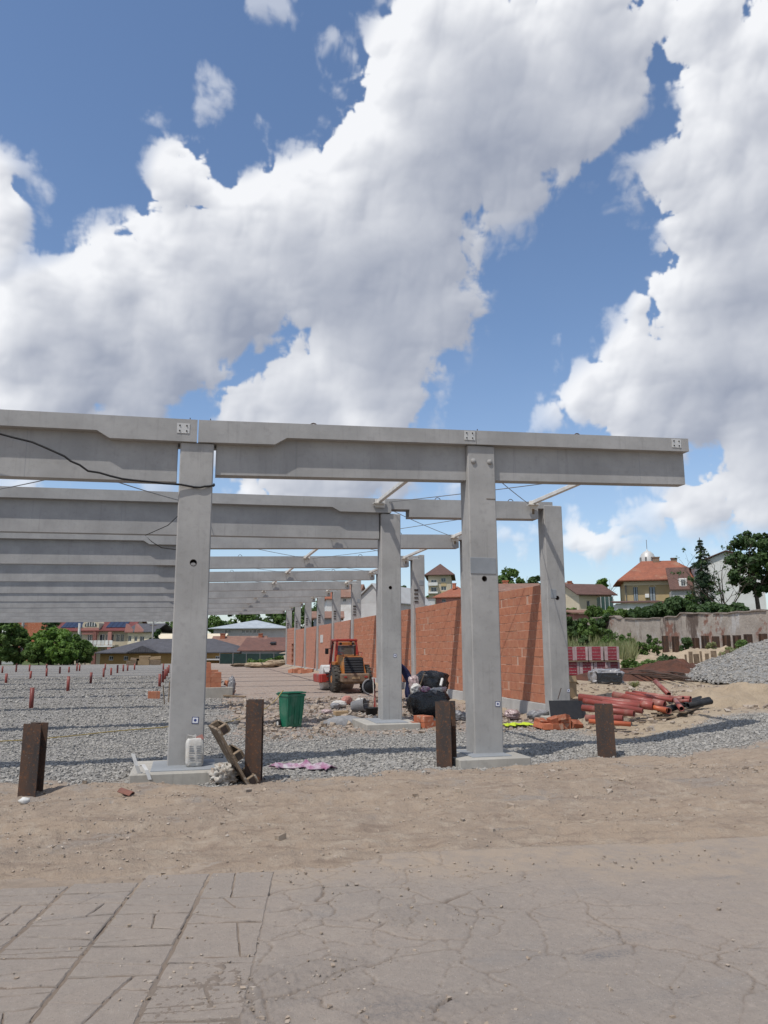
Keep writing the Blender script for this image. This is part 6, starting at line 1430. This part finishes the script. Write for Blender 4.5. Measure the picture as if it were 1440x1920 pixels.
# ---- right: terrace of houses above the old wall
yh = House('yellow_house', 'yellow rendered house with red tiled hip roof and arched windows', 1174, 1322, 86, 1160, R(-13))
WN = [(1187, 1101, 1197, 1127), (1217, 1101, 1230, 1127)]
yh.walls(1089, 7.0, M_yellowr, WN, frame=M_blackr); yh.roof('hip', 2.6, M_rred, .75, hipf=.72)
for a, b, c, d in WN:
    (xa, z1), (xb, z0) = yh.loc(a, b), yh.loc(c, d); xm = (xa+xb)/2; w = abs(xb-xa)
    arc = [(xm+w*.62*math.cos(q), z1+w*.55*math.sin(q)) for q in np.linspace(0, math.pi, 10)]+[(xm+w*.5*math.cos(q), z1-.02+w*.40*math.sin(q)) for q in np.linspace(math.pi, 0, 10)]
    MB().prism(arc, -.06, -.002).build('window_arch', M_cream, yh.t)
    MB().bb(min(xa, xb)+.05, xm-.04, -.05, -.01, z0, z1).bb(xm+.04, max(xa, xb)-.05, -.05, -.01, z0, z1).build('shutters', M_bluer, yh.t)
(xa, z1), (xb, z0) = yh.loc(1209, 1114), yh.loc(1217, 1121); MB().bb(xa, xb, -.35, -.01, z0, z1, .03).build('air_conditioner', M_white, yh.t)
MB().bb(-.05, yh.w+.05, -.12, .0, yh.zt-.45, yh.zt-.03).build('cornice', M_cream, yh.t)
MB().tube([(.15, -.08, -4), (.15, -.08, yh.zt-.4)], .06, 6).build('downpipe', M_wire, yh.t)
yh.chimney(yh.w*.48, 3.5, yh.zt+2.4, .55, .7, M_dusty); yh.chimney(yh.w*.72, 3.6, yh.zt+2.3, .5, .6, M_dusty)
ds = House('dormer_house', 'small house with dark tiled mansard and one dormer window', 1264, 1300, 82, 1160, R(-14), 'house'); ds.walls(1107, 6.0, M_greyr)
ds.roof('shed', 2.6, M_rbrown, .25, dep_=2.4)
(xa, z1), (xb, z0) = ds.loc(1276, 1086), ds.loc(1286, 1099)
MB().bb(xa-.15, xb+.15, .15, 1.4, z0-.1, z1+.12).build('dormer', M_white, ds.t); ds.window(xa, xb, z0, z1, y=.06)
dm = thing('dome_lantern', 'silver domed roof lantern with spike behind the yellow house', 'dome', cp(1215, 1062, 98), 0)
MB().lathe([(1.02, -4), (1.02, .25), (1.18, .3), (1.18, .42), (.95, .5)], n=16).build('drum', M_white, dm); MB().lathe([(.98, .5), (.95, 1.2), (.82, 1.35), (.8, 1.5), (.45, 1.85), (.12, 2.0), (.05, 2.2)], n=16).build('cap', M_galv, dm); MB().tube([(0, 0, 2.1), (0, 0, 3.4)], .035, 5).build('spike', M_wire, dm)
mb = MB()
for q in range(8): a = q/8*6.283; mb.box((.97*math.cos(a), .97*math.sin(a), .86), (.03, .22, .5), (0, 0, a))
mb.build('louvres', M_wire, dm)
wh = House('white_gable_house', 'tall white house with blank grey gable, behind the conifer', 1326, 1440, 78, 1170, R(-13)); wh.walls(1052, 9.0, M_white); wh.roof('gable_y', 1.0, M_rbrown, .3, ridge=wh.w*.40); wh.gables(M_white)
sw = House('white_shed', 'low white shed with dark roof edge below the yellow house', 1158, 1243, 75, 1172, R(-12), 'shed'); sw.walls(1131, 4.0, M_white); sw.roof('shed', .35, M_rbrown, .25)
ch = House('cream_house', 'small cream house with brown roof left of the yellow house', 1088, 1150, 90, 1172, R(14)); ch.walls(1117, 6.0, M_cream, [(1100, 1126, 1107, 1140)]); ch.roof('gable_x', 1.5, M_rbrown, .5); ch.gables(M_cream)
dh = House('dark_house', 'small dark walled house with pale gable beside the wall end column', 1050, 1088, 100, 1170, R(-8)); dh.walls(1120, 7.0, M_blackr, [(1071, 1140, 1077, 1146)]); dh.roof('gable_x', 1.6, M_rbrown, .4); dh.gables(M_white); dh.chimney(1.8, 3.5, dh.zt+1.4, .9)
dh2 = House('pale_gable_house', 'pale gabled house peeking out behind the dark walled one', 1056, 1090, 112, 1170, R(6)); dh2.walls(1112, 6, M_white); dh2.roof('gable_y', 1.6, M_rold, .3); dh2.gables(M_white)
pk = House('pink_shed', 'small pinkish shed among the bushes below the cream house', 1077, 1112, 78, 1175, R(6), 'shed'); pk.walls(1151, 3.0, M_pinkr); pk.roof('shed', .45, M_rold, .3)
gn = thing('glazed_porch', 'greenish glazed porch left of the yellow house', 'porch', cp(1138, 1125, 84), -YAW); MB().bb(-.7, .7, 0, 1.5, -3, .35).build('glazing', mat_glass('green_glass', (.05, .09, .08)), gn)
for q in (-.7, -.25, .2, .65): MB().bb(q, q+.05, -.04, 0, -3, .35).build('mullion', M_white, gn)
rb = House('brown_roof_house', 'brown roof ridge showing just above the near brick wall', 880, 1012, 72, 1190, R(-4)); rb.walls(1112, 6, M_cream); rb.roof('gable_x', 1.0, M_rold, .5); rb.gables(M_cream); rb.chimney(rb.w*.58, 3.4, rb.zt+.8, .55)

# ---- middle, above the brick wall
ap = House('apartment_block', 'cream four storey apartment block with yellow panels and brown hip roof', 804, 847, 175, 1160, R(-6), 'building')
ap.walls(1079, 14, M_cream, [(827, 1083.5, 836, 1091), (827, 1100, 837, 1107), (808, 1087, 819, 1092), (808, 1101, 819, 1111)], glass=M_glass); ap.roof('hip', 3.4, M_rbrown, .9)
for (a, b, c, d) in ((827, 1093, 837, 1099), (826, 1109, 838, 1116)):
    (x0_, z1), (x1_, z0) = ap.loc(a, b), ap.loc(c, d); MB().bb(x0_, x1_, -.05, -.01, z0, z1).build('yellow_panel', M_yellowr, ap.t)
(x0_, z1), (x1_, z0) = ap.loc(804, 1093), ap.loc(821, 1098.5); MB().bb(x0_-.2, x1_, -1.1, -.02, z0, z1).build('balcony', M_white, ap.t)
(x0_, z1), (x1_, z0) = ap.loc(804, 1110), ap.loc(821, 1113); MB().bb(x0_-.2, x1_, -1.1, -.02, z0, z1).build('balcony', M_white, ap.t)
oh = House('orange_roof_house', 'low house with orange red hip roof in front of the apartment block', 818, 872, 120, 1165, R(-20)); oh.walls(1121, 9, M_pinkr, [(828, 1123, 836, 1129)]); oh.roof('hip', 2.1, M_rred, .5); oh.chimney(2.2, 3, oh.zt+1.6, .8)
wl = House('white_annex', 'white annex wall left of the orange roofed house', 798, 816, 118, 1165, R(10)); wl.walls(1122, 5, M_white); wl.roof('shed', -.4, M_rold, .15)
sh = House('white_hall', 'plain white gabled hall behind the far brick wall', 664, 722, 95, 1175, R(-30), 'building'); sh.walls(1131, 12, M_greyr); sh.roof('gable_y', 2.3, M_greyr, .3, ridge=sh.w*.62); sh.gables(M_greyr)
h2 = House('tiled_house', 'house with old tiled roof and white dormer behind the far columns', 634, 668, 118, 1175, R(-10)); h2.walls(1121, 7, M_white, [(643, 1122, 649, 1128)]); h2.roof('gable_x', 2.2, M_rold, .5); h2.gables(M_white)
h3 = House('red_roof_house', 'distant red roofed house between the far wall columns', 612, 640, 150, 1175, R(8)); h3.walls(1124, 7, M_white); h3.roof('hip', 2.6, M_rred, .5)
h4 = House('low_brown_house', 'low brown roofed house just above the far brick wall', 588, 640, 100, 1180, R(4)); h4.walls(1160, 7, M_bluer, [(600, 1163, 606, 1168)]); h4.roof('gable_x', 1.0, M_rold, .4)

# ---- left: houses beyond the pad
vi = House('villa', 'large villa with red roof carrying solar panels and arched dormer', 106, 238, 132, 1262, R(2))
WV = [(130, 1189, 140, 1203), (146, 1189, 153, 1203), (164, 1189, 171, 1203), (172, 1189, 180, 1203), (187, 1189, 196, 1203), (198, 1189, 204, 1203), (206, 1189, 213, 1203), (189, 1216, 196, 1228), (198, 1216, 206, 1228), (218, 1189, 224, 1203), (226, 1189, 232, 1203)]
vi.walls(1184, 12, M_cream, WV); vi.roof('gable_x', 2.75, M_rredm, .7); vi.gables(M_cream)
x0_, x1_, ya, yb, ym, zr, rise = vi.rp; sl_ = math.atan2(rise, ym-ya); nsol = 0
def solar(xa, xb, cols, rows, v0, v1):
    L = math.hypot(rise, ym-ya); dx = (xb-xa)/cols; dv = (v1-v0)*L/rows
    for i in range(cols):
        for j in range(rows):
            v = v0*L+(j+.5)*dv; c = (xa+(i+.5)*dx, ya+v*math.cos(sl_), zr+v*math.sin(sl_)+.20); MB().box(c, (dx*.93, dv*.93, .05), (sl_, 0, 0)).build('solar_panel', M_solar, vi.t)
solar(vi.loc(112, 1170)[0], vi.loc(158, 1170)[0], 6, 2, .16, .95); solar(vi.loc(197, 1170)[0], vi.loc(234, 1170)[0], 4, 2, .16, .95)
(xa, z1), (xb, z0) = vi.loc(157, 1166), vi.loc(187, 1183); xm = (xa+xb)/2; hw = (xb-xa)/2
arc = [(xm-hw, z0), (xm+hw, z0)]+[(xm+hw*math.cos(a), z0+1.1+.75*math.sin(a)) for a in np.linspace(0, math.pi, 12)]
MB().prism(arc, -.5, 3.0).build('dormer', M_cream, vi.t); MB().prism([(xm-hw*.7, z0+.75), (xm+hw*.7, z0+.75)]+[(xm+hw*.7*math.cos(a), z0+1.0+.5*math.sin(a)) for a in np.linspace(0, math.pi, 10)], -.56, -.51).build('dormer_pane', M_glass, vi.t)
for q in (-.45, -.15, .15, .45): MB().bb(xm+hw*q-.05, xm+hw*q+.05, -.60, -.565, z0+.75, z0+1.45).build('dormer_bar', M_white, vi.t)
MB().bb(xm-hw, xm+hw, -.55, -.51, z0-.6, z0+.55).build('dormer_apron', M_pinkr, vi.t)
(xa, z1), (xb, z0) = vi.loc(158, 1204), vi.loc(216, 1210); bal = MB().bb(xa, xb, -1.5, -.05, z0-.25, z0).build('balcony', M_white, vi.t)
for i in range(8): x = xa+(xb-xa)*(i+.5)/8; MB().bb(x-.28, x+.28, -1.5, -1.45, z0+.1, z0+.85).build('balustrade_panel', M_white, bal)
for q in (182, 210, 182): x = vi.loc(q, 1200)[0]; MB().bb(x-.3, x+.3, -1.45, -.9, -4, vi.zt-.1).build('pilaster', M_pinkr, vi.t)
wg = House('pink_wing', 'pinkish twin gabled wing with dark roof right of the villa', 236, 284, 130, 1262, R(-8)); wg.walls(1186, 8, M_cream, [(240, 1192, 246, 1203), (252, 1193, 257, 1203), (262, 1193, 270, 1203)]); wg.roof('gable_x', 1.5, M_rgrey, .5)
for a, b in ((236, 252), (254, 272)):
    x0g, x1g = wg.loc(a, 1186)[0], wg.loc(b, 1186)[0]; MB().prism([(x0g, wg.zt), (x1g, wg.zt), (x0g+.2, wg.zt+1.5)], -.5, .5).build('gable', M_pinkr, wg.t)
ob = House('ochre_building', 'long low ochre building with grey tiled hip roof beyond the pad', 186, 458, 104, 1262, 0, 'building'); ob.walls(1225, 9, M_ochre, [(204, 1230, 212, 1238), (232, 1230, 240, 1238), (404, 1230, 412, 1238)]); ob.roof('hip', 2.0, M_rgrey, .6, hipf=1.15)
xg = ob.loc(270, 1215)[0]; MB().add([(xg-2.2, -.75, ob.zt+.15), (xg+2.2, -.75, ob.zt+.15), (xg, -.75, ob.zt+1.05), (xg, 2.8, ob.zt+1.05)], [(0, 1, 2), (1, 3, 2), (0, 2, 3)]).build('eave_gable', M_rgrey, ob.t)
MB().bb(ob.loc(389, 1238)[0], ob.loc(432, 1238)[0], -2.2, -.2, ob.zt-.9, ob.zt-.75).build('canopy', M_greyr, ob.t)
wc = House('white_low_house', 'low house with cream white roof showing both sides of the front column', 283, 414, 122, 1262, R(3)); wc.walls(1204, 9, M_cream); wc.roof('gable_x', 1.3, M_cream, .3); wc.gables(M_cream)
rt = House('old_tile_house', 'house with pinkish old tiled roof and brick chimney', 394, 490, 114, 1262, R(3)); rt.walls(1215, 8, M_cream); rt.roof('gable_x', 1.7, M_rold, .4); rt.gables(M_cream); rt.chimney(1.2, 3.2, rt.zt+.9, 1.2, .7); rt.chimney(rt.w*.92, 3.5, rt.zt+1.2, .9, .6)
bh = House('brown_roof_cottage', 'blue grey cottage under a rusty brown sheet roof', 452, 530, 103, 1262, R(-6)); bh.walls(1221, 8, M_bluer, [(467, 1226, 477, 1234)]); bh.roof('gable_x', 1.75, M_rmetal, .5); bh.gables(M_bluer)
(xa, za), (xb, zb) = bh.loc(508, 1203, 1.5), bh.loc(517, 1209, 1.5); MB().box(((xa+xb)/2, 1.4, (za+zb)/2+.05), (.75, .7, .12), (R(18), 0, 0)).build('roof_hatch', M_black, bh.t)
bh2 = House('brown_lean_to', 'narrow brown lean to right of the rusty roofed cottage', 526, 548, 106, 1262, R(4), 'shed'); bh2.walls(1222, 6, M_wooddk); bh2.roof('shed', 1.2, M_rmetal, .3)
lb = House('pale_blue_roof_building', 'wide building with pale blue metal hip roof below the woods', 398, 532, 152, 1262, R(-3), 'building'); lb.walls(1179, 12, M_greyr, [(421, 1180, 426, 1187), (427.5, 1180, 432, 1187), (453, 1180, 459, 1187), (461, 1180, 466, 1187), (468, 1180, 472, 1187), (475, 1180, 480, 1187), (482, 1180, 487, 1187)]); lb.roof('hip', 1.9, M_rblue, .9, hipf=1.2)
fa = House('distant_block', 'distant white apartment block above the villa wing', 258, 330, 270, 1220, R(4), 'building'); fa.walls(1147, 14, M_white, [(262, 1152, 270, 1157), (274, 1152, 282, 1157), (290, 1152, 297, 1157), (302, 1152, 308, 1157), (314, 1152, 322, 1157)]); fa.roof('hip', 2.5, M_rbrown, .5)
fb = House('brick_building', 'distant orange brick building at the far left', 22, 48, 210, 1230, R(6), 'building'); fb.walls(1150, 10, M_brick, [(26, 1154, 30, 1159)]); fb.roof('hip', 1.5, M_rbrown, .4)
fc = House('dark_red_building', 'dark red building beside the distant brick one', 48, 82, 205, 1230, R(-4), 'building'); fc.walls(1152, 10, M_brick); fc.roof('gable_x', 2.0, M_rbrown, .5)

# ---- poles
def pole(label, px, D, pt, r, mat, lamp=None):
    b = at_base(px, 1240, D); h = cp(px, pt, D)[2]-b[2]; t = thing('utility_pole', label, 'pole', b, 0, 'poles beyond the pad'); MB().tube([(0, 0, -.3), (0, 0, h)], [r*1.25, r], 8).build('shaft', mat, t)
    if lamp: MB().tube([(0, 0, h-.25), (lamp*.6, 0, h+.05), (lamp, 0, h+.1)], .04, 6).build('arm', M_wire, t); MB().blob((lamp*1.12, 0, h+.08), (.42, .18, .10), 1, 0, 1, 12, 7).build('lamp_head', M_white, t)
    MB().box((0, 0, h-.6), (1.0, .08, .1)).build('crossarm', M_wooddk, t)
pole('grey concrete pole with a street lamp at far left', 38, 100, 1164, .17, M_conc, 1.5)
pole('slim white pole in front of the villa', 145, 99, 1168, .16, M_steelw)
pole('grey lamp pole behind the ochre roof', 284, 118, 1165, .12, M_conc, 1.2)

M_coping = pm('coping_stone', (0.17, 0.14, 0.12), (0.24, 0.20, 0.17), 3, .9, .4, 20)
# ---- old boundary wall, its stub posts
L = float(np.linalg.norm(W2-W1)); t = thing('boundary_wall', 'old crumbling plastered boundary wall below the houses', 'wall', (W1[0], W1[1], 0), math.atan2(_wd[1], _wd[0]))
nx = 60; V = []; 
for i in range(nx+1):
    x = L*i/nx; p = W1+_wd*x; zb = float(H(p[0]-_wn[0]*.5, p[1]-_wn[1]*.5)); zt = zb+2.25+.05*math.sin(i*.35)+.03*math.sin(i*1.7)+(0.22 if i > 40 else 0)+(.18 if 14 < i < 24 else 0)
    for (dy, z) in ((-.12, zb-.6), (-.12+.03*math.sin(i*2.1), zb+1.1), (-.12, zt), (.30, zt-.03), (.30, zb-.6)): V.append((x, dy, z))
F = [(i*5+j, (i+1)*5+j, (i+1)*5+j+1, i*5+j+1) for i in range(nx) for j in range(4)]; mb = MB().add(V, F); mb.build('masonry', M_oldwall, t)
for i in range(nx):
    if i % 11 == 3: continue
    a, b = V[i*5+2], V[(i+1)*5+2]; e = rr.uniform(0, .03)
    MB().hexa([(a[0]+.008, -.20-e, a[2]+.003), (b[0]-.008, -.20-e, b[2]+.003), (b[0]-.008, .38, b[2]+.003), (a[0]+.008, .38, a[2]+.003), (a[0]+.008, -.18-e, a[2]+.08), (b[0]-.008, -.18-e, b[2]+.08+e), (b[0]-.008, .36, b[2]+.08), (a[0]+.008, .36, a[2]+.08)]).build('coping_stone', M_coping, t)
for i, (px, pt, pb) in enumerate(((1248, 1192, 1212), (1267, 1193, 1212), (1305, 1196, 1208), (1323, 1192, 1214), (1343, 1193, 1216), (1363, 1191, 1216), (1383, 1191, 1217), (1404, 1189, 1211), (1432, 1188, 1206))):
    # stand the post just in front of the wall
    r_ = ray(px, 1212); tt = ((W1-_wn*1.0)@_wn)/(r_[:2]@_wn); c = r_*tt; zg = gz1(c[0], c[1]); zt = CAMH+(ray(px, pt)*tt)[2]; h = max(.6, zt-zg); w = .36 if i != 2 else .34
    poly = [(-w/2, -w/2), (w/2, -w/2), (w/2, -w/2+.05), (.03, -w/2+.05), (.03, w/2-.05), (w/2, w/2-.05), (w/2, w/2), (-w/2, w/2), (-w/2, w/2-.05), (-.03, w/2-.05), (-.03, -w/2+.05), (-w/2, -w/2+.05)]
    tag(MB().prism(poly, -.5, h, 'z').build('steel_stub', M_rust, None, (c[0], c[1], zg), (0, 0, rr.uniform(-.3, .3))), f'dark steel stub post before the old boundary wall, {ORD[i+1]} from the left', 'steel post', 'steel stubs along the boundary wall')

# ---- trees and bushes
TR = [('broad_tree', 'round green tree just right of the left edge tree', 34, 1172, 97, 50, dict(mat=M_leaf)), ('broad_tree', 'lower bright tree left of the slim white pole', 76, 1200, 94, 50, dict(mat=M_leaf)), ('broad_tree', 'low green tree behind the slim white pole', 140, 1192, 99, 40, dict(mat=M_leaf)),
 ('broad_tree', 'dark green tree at the left picture edge beyond the pad', 4, 1152, 96, 70, dict(mat=M_leaf)), ('broad_tree', 'wide green tree between the two poles', 98, 1178, 95, 78, dict(mat=M_leafb)), ('broad_tree', 'bright green small tree before the villa', 118, 1206, 93, 50, dict(mat=M_leafb)),
 ('broad_tree', 'narrow green tree at the foot of the slim white pole', 162, 1198, 98, 34, dict(mat=M_leaf)), ('broad_tree', 'dark tree behind the distant brick building', 70, 1146, 230, 90, dict(mat=M_leafd)), ('broad_tree', 'dark tree left of the villa roof', 95, 1150, 170, 46, dict(mat=M_leafd)),
 ('small_conifer_tree', 'small dark tree right of the pink wing', 292, 1176, 120, 24, dict(mat=M_leafd)), ('broad_tree', 'green hillside tree above the villa wing', 316, 1163, 200, 60, dict(mat=M_leaf))]
for i, (n_, l_, px, pt, D_, w_, kw) in enumerate(TR): tree_px(n_, l_, px, pt, D_, w_, 100+i, n=60, per=75, ls=.27, bottom=.10, cr=(.11, .27), **kw)
wood = [('first', 398, 1135, 190, 60), ('second', 430, 1128, 200, 66), ('third', 462, 1136, 195, 60), ('fourth', 490, 1130, 205, 66), ('fifth', 516, 1134, 190, 56), ('sixth', 545, 1128, 200, 60), ('seventh', 575, 1130, 195, 56), ('eighth', 604, 1126, 190, 60)]
for i, (o_, px, pt, D_, w_) in enumerate(wood): tree_px('hill_tree', f'dark woodland tree behind the pale blue roof, {o_} from the left', px, pt, D_, w_, 130+i, mat=M_leafd if i % 2 else M_leaf, n=34, per=90, ls=.42, bottom=.05, group='trees in the wood behind the blue roof')
TR2 = [('leafy tree between the far columns and white hall', 618, 1100, 160, 44, M_leaf), ('bright tree right of the white hall', 690, 1085, 150, 40, M_leafb), ('dark round tree just right of the second column', 756, 1088, 130, 44, M_leafd), ('small green bushy tree below the apartment block', 800, 1112, 150, 24, M_leaf),
 ('big green tree right of the patched front column', 958, 1066, 118, 74, M_leaf), ('dense green tree behind the wall end column', 1000, 1068, 120, 60, M_leafd), ('distant tree just right of the wall end column', 1072, 1090, 150, 50, M_leafd), ('distant tree above the cream house', 1106, 1088, 150, 44, M_leaf), ('bright tree left of the yellow house roof', 1132, 1073, 120, 34, M_leafb)]
for i, (l_, px, pt, D_, w_, m_) in enumerate(TR2): tree_px('broad_tree', l_, px, pt, D_, w_, 160+i, mat=m_, n=36, per=100, ls=.30, bottom=.15)
tree_px('big_tree', 'tall dark tree towering right of the white gable', 1428, 990, 66, 104, 190, mat=M_leafd, n=95, per=70, ls=.19, bottom=.26, trunk=.36, cr=(.11, .24))
b = at_base(1326, 1200, 67); conifer('spruce_tree', 'slender dark spruce before the white gable', b, cp(1326, 1003, 67)[2]-b[2], 1.45, 195)
tree_px('ivy_tree', 'narrow brownish leafy tree trunk under the spruce', 1330, 1050, 66, 30, 197, mat=M_needle, n=22, per=80, ls=.16, bottom=.15)
b = at_base(1362, 1200, 66); rng = np.random.default_rng(5); t = thing('bare_tree', 'thin bare branches against the white gable', 'tree', b, 0); mb = MB(); tips = []
for _ in range(4): branchy(mb, (0, 0, .0), (rng.normal(0, .35), rng.normal(0, .2), 1), 3.4, .07, 3, rng, tips)
mb.build('branches', M_bark, t)
V, F = leaf_cloud([(q[0], q[1], q[2], .25) for q in tips[::5]], 9, .12, rng); link('sparse_leaves', np_mesh('sparse_leaves', V, F), t, M_leafd)
SH = [('dense bush left of the pink shed', 1062, 1150, 72, 36, M_leafd), ('rounded bush in front of the pink shed', 1104, 1152, 66, 40, M_leaf), ('dark bush below the glazed porch', 1136, 1150, 66, 40, M_leafd), ('trailing bush between the two sheds', 1170, 1158, 66, 34, M_leaf), ('low leafy bush along the wall top before the shed', 1198, 1160, 65, 40, M_leafd), ('tall leafy bush behind the large dark one', 1292, 1112, 68, 50, M_leaf), ('wide bush on the terrace before the white gable', 1335, 1138, 63, 56, M_leafd),
 ('large dark bush in front of the dormer house', 1272, 1118, 64, 62, M_leafd), ('dark bush right of the white shed', 1240, 1130, 66, 44, M_leafd), ('bush at the foot of the bare tree', 1352, 1130, 64, 50, M_leafd), ('low bush before the white shed', 1222, 1155, 67, 40, M_leafd), ('bright green bush left of the white shed', 1146, 1140, 70, 34, M_leafb), ('green bush below the cream house', 1118, 1135, 70, 36, M_leaf), ('dark bush beside the wall end column', 1092, 1158, 68, 36, M_leafd), ('dark shrub over the boundary wall coping', 1124, 1165, 68, 40, M_leafd), ('yellow green bush right of the wall end column', 1074, 1140, 84, 36, M_leafb), ('bush over the boundary wall at right', 1310, 1140, 62, 46, M_leafd), ('low bush before the dark leafy tree', 1385, 1130, 62, 40, M_leafd)]
for i, (l_, px, pt, D_, w_, m_) in enumerate(SH):
    b = at_base(px, 1190, D_); shrub('garden_bush', l_, b, max(1.2, cp(px, pt, D_)[2]-b[2]), w_/2*D_/FPX, 210+i, m_, 24, 110, .16)
SH2 = [('ragged bush at the foot of the boundary wall, left part', 1140, 1176, 1210, 58, 40, M_leaf), ('pale green bush left of the stub posts', 1232, 1196, 1213, 52, 22, M_leaf), ('dry grass clump between the stub posts', 1334, 1202, 1216, 46, 26, M_leafg), ('weeds at the foot of the last stub posts', 1395, 1200, 1218, 42, 44, M_leaf), ('low bush in the tall grass behind the pallets', 1098, 1186, 1210, 55, 30, M_leafd),
 ('leafy green shrub before the boundary wall', 1176, 1180, 1208, 54, 28, M_leaf), ('slim dark shrub against the boundary wall', 1217, 1181, 1205, 58, 12, M_leafd), ('small dark shrub among the stub posts', 1287, 1190, 1212, 50, 24, M_leafd), ('low green weeds beside the boundary wall', 1205, 1203, 1212, 52, 36, M_leaf), ('green weeds on the red soil bank', 1226, 1236, 1256, 34, 64, M_leaf), ('low green weeds right of the pallets', 1184, 1240, 1258, 35, 50, M_leaf), ('weedy patch behind the soil bank', 1254, 1232, 1250, 38, 44, M_leafd), ('grassy tuft above the gravel heap', 1420, 1206, 1222, 36, 60, M_leaf), ('grassy weeds left of the gravel heap', 1375, 1212, 1232, 37, 50, M_leafg), ('bright shrub at the far end of the wall', 520, 1232, 1250, 78, 34, M_leafb), ('green shrub before the dark green fence', 478, 1240, 1254, 82, 44, M_leaf), ('green bush left of the far end of the wall', 500, 1238, 1252, 80, 40, M_leaf)]
for i, (l_, px, pt, pb, D_, w_, m_) in enumerate(SH2):
    c = cp(px, pb, D_); b = np.array([c[0], c[1], gz1(c[0], c[1])-.05]); shrub('wild_shrub', l_, b, max(.5, cp(px, pt, D_)[2]-b[2]), w_/2*D_/FPX, 240+i, m_, 16, 80, .08 if D_ < 60 else .14)
# tall pale grass before the boundary wall
rng = np.random.default_rng(77); n = 5200; px = rng.uniform(1040, 1190, n); Dd = rng.uniform(44, 62, n)
P = np.array([cp(a, 1205, d) for a, d in zip(px, Dd)]); P[:, 2] = ground_z(P[:, 0], P[:, 1]); hh = rng.uniform(.5, 1.35, n)*(0.6+.5*np.clip(f2(P[:, 0], P[:, 1], .3, 2, 9)+.5, 0, 1)); a = rng.uniform(0, 6.28, n); w = rng.uniform(.03, .07, n)
dx = np.stack([np.cos(a)*w, np.sin(a)*w, 0*a], -1); tip = P+np.stack([rng.normal(0, .22, n), rng.normal(0, .22, n), hh], -1); mid = P*.45+tip*.55+np.stack([0*a, 0*a, hh*.08], -1)
V = np.stack([P-dx, P+dx, mid+dx*.7, tip], 1).reshape(-1, 3); tag(link('tall_grass', np_mesh('tall_grass', V, np.arange(n*4).reshape(-1, 4)), None, M_leafg), 'tall pale grass before the boundary wall', 'grass', kind='stuff')
def weed(label, px, py, h, w, n, mat, seed):
    rng = np.random.default_rng(seed); b = on(px, py); t = thing('weed_tuft', label, 'weed', b, 0, 'weeds on the dirt'); a = rng.uniform(0, 6.28, n); r_ = rng.uniform(0, w*.35, n); P = np.stack([np.cos(a)*r_, np.sin(a)*r_, 0*a-.02], -1)
    tp = np.stack([np.cos(a)*(r_+w*rng.uniform(.1, .8, n)), np.sin(a)*(r_+w*rng.uniform(.1, .8, n)), h*rng.uniform(.35, 1, n)], -1); md = P*.5+tp*.5+np.array([0, 0, h*.12]); d = np.stack([-np.sin(a), np.cos(a), 0*a], -1)*.012
    V = np.stack([P-d*.4, md-d, tp, md+d], 1).reshape(-1, 3); link('leaves', np_mesh('leaves', V, np.arange(n*4).reshape(-1, 4)), t, mat)
    V, F = leaf_cloud([(q[0]*.7, q[1]*.7, q[2]*.8, .05) for q in tp[::5]], 5, .03, rng); link('small_leaves', np_mesh('small_leaves', V, F), t, mat)
weed('green weed growing on the dirt right of the pipe heap', 1402, 1313, .42, .28, 170, M_leaf, 1); weed('small green weed near the gravel band', 1385, 1318, .2, .2, 70, M_leaf, 2); weed('dry weed tuft behind the pipe heap', 1190, 1289, .22, .25, 80, M_leafg, 3)
# dark green mesh fence at the end of the pad
f0, f1 = cp(412, 1250, 96), cp(540, 1250, 92); d = f1-f0; L = math.hypot(d[0], d[1]); t = thing('mesh_fence', 'dark green mesh fence below the cottages at the pad end', 'fence', (f0[0], f0[1], gz1(f0[0], f0[1])), math.atan2(d[1], d[0]))
MB().bb(0, L, -.01, .01, .0, 1.25).build('green_netting', pm('green_net', (.010, .024, .022), (.014, .034, .03), 3, .8, .3, 20), t)
for i in range(6): MB().bb(L*i/5-.04, L*i/5+.04, -.06, -.011, -.3, 1.35).build('post', M_wire, t)
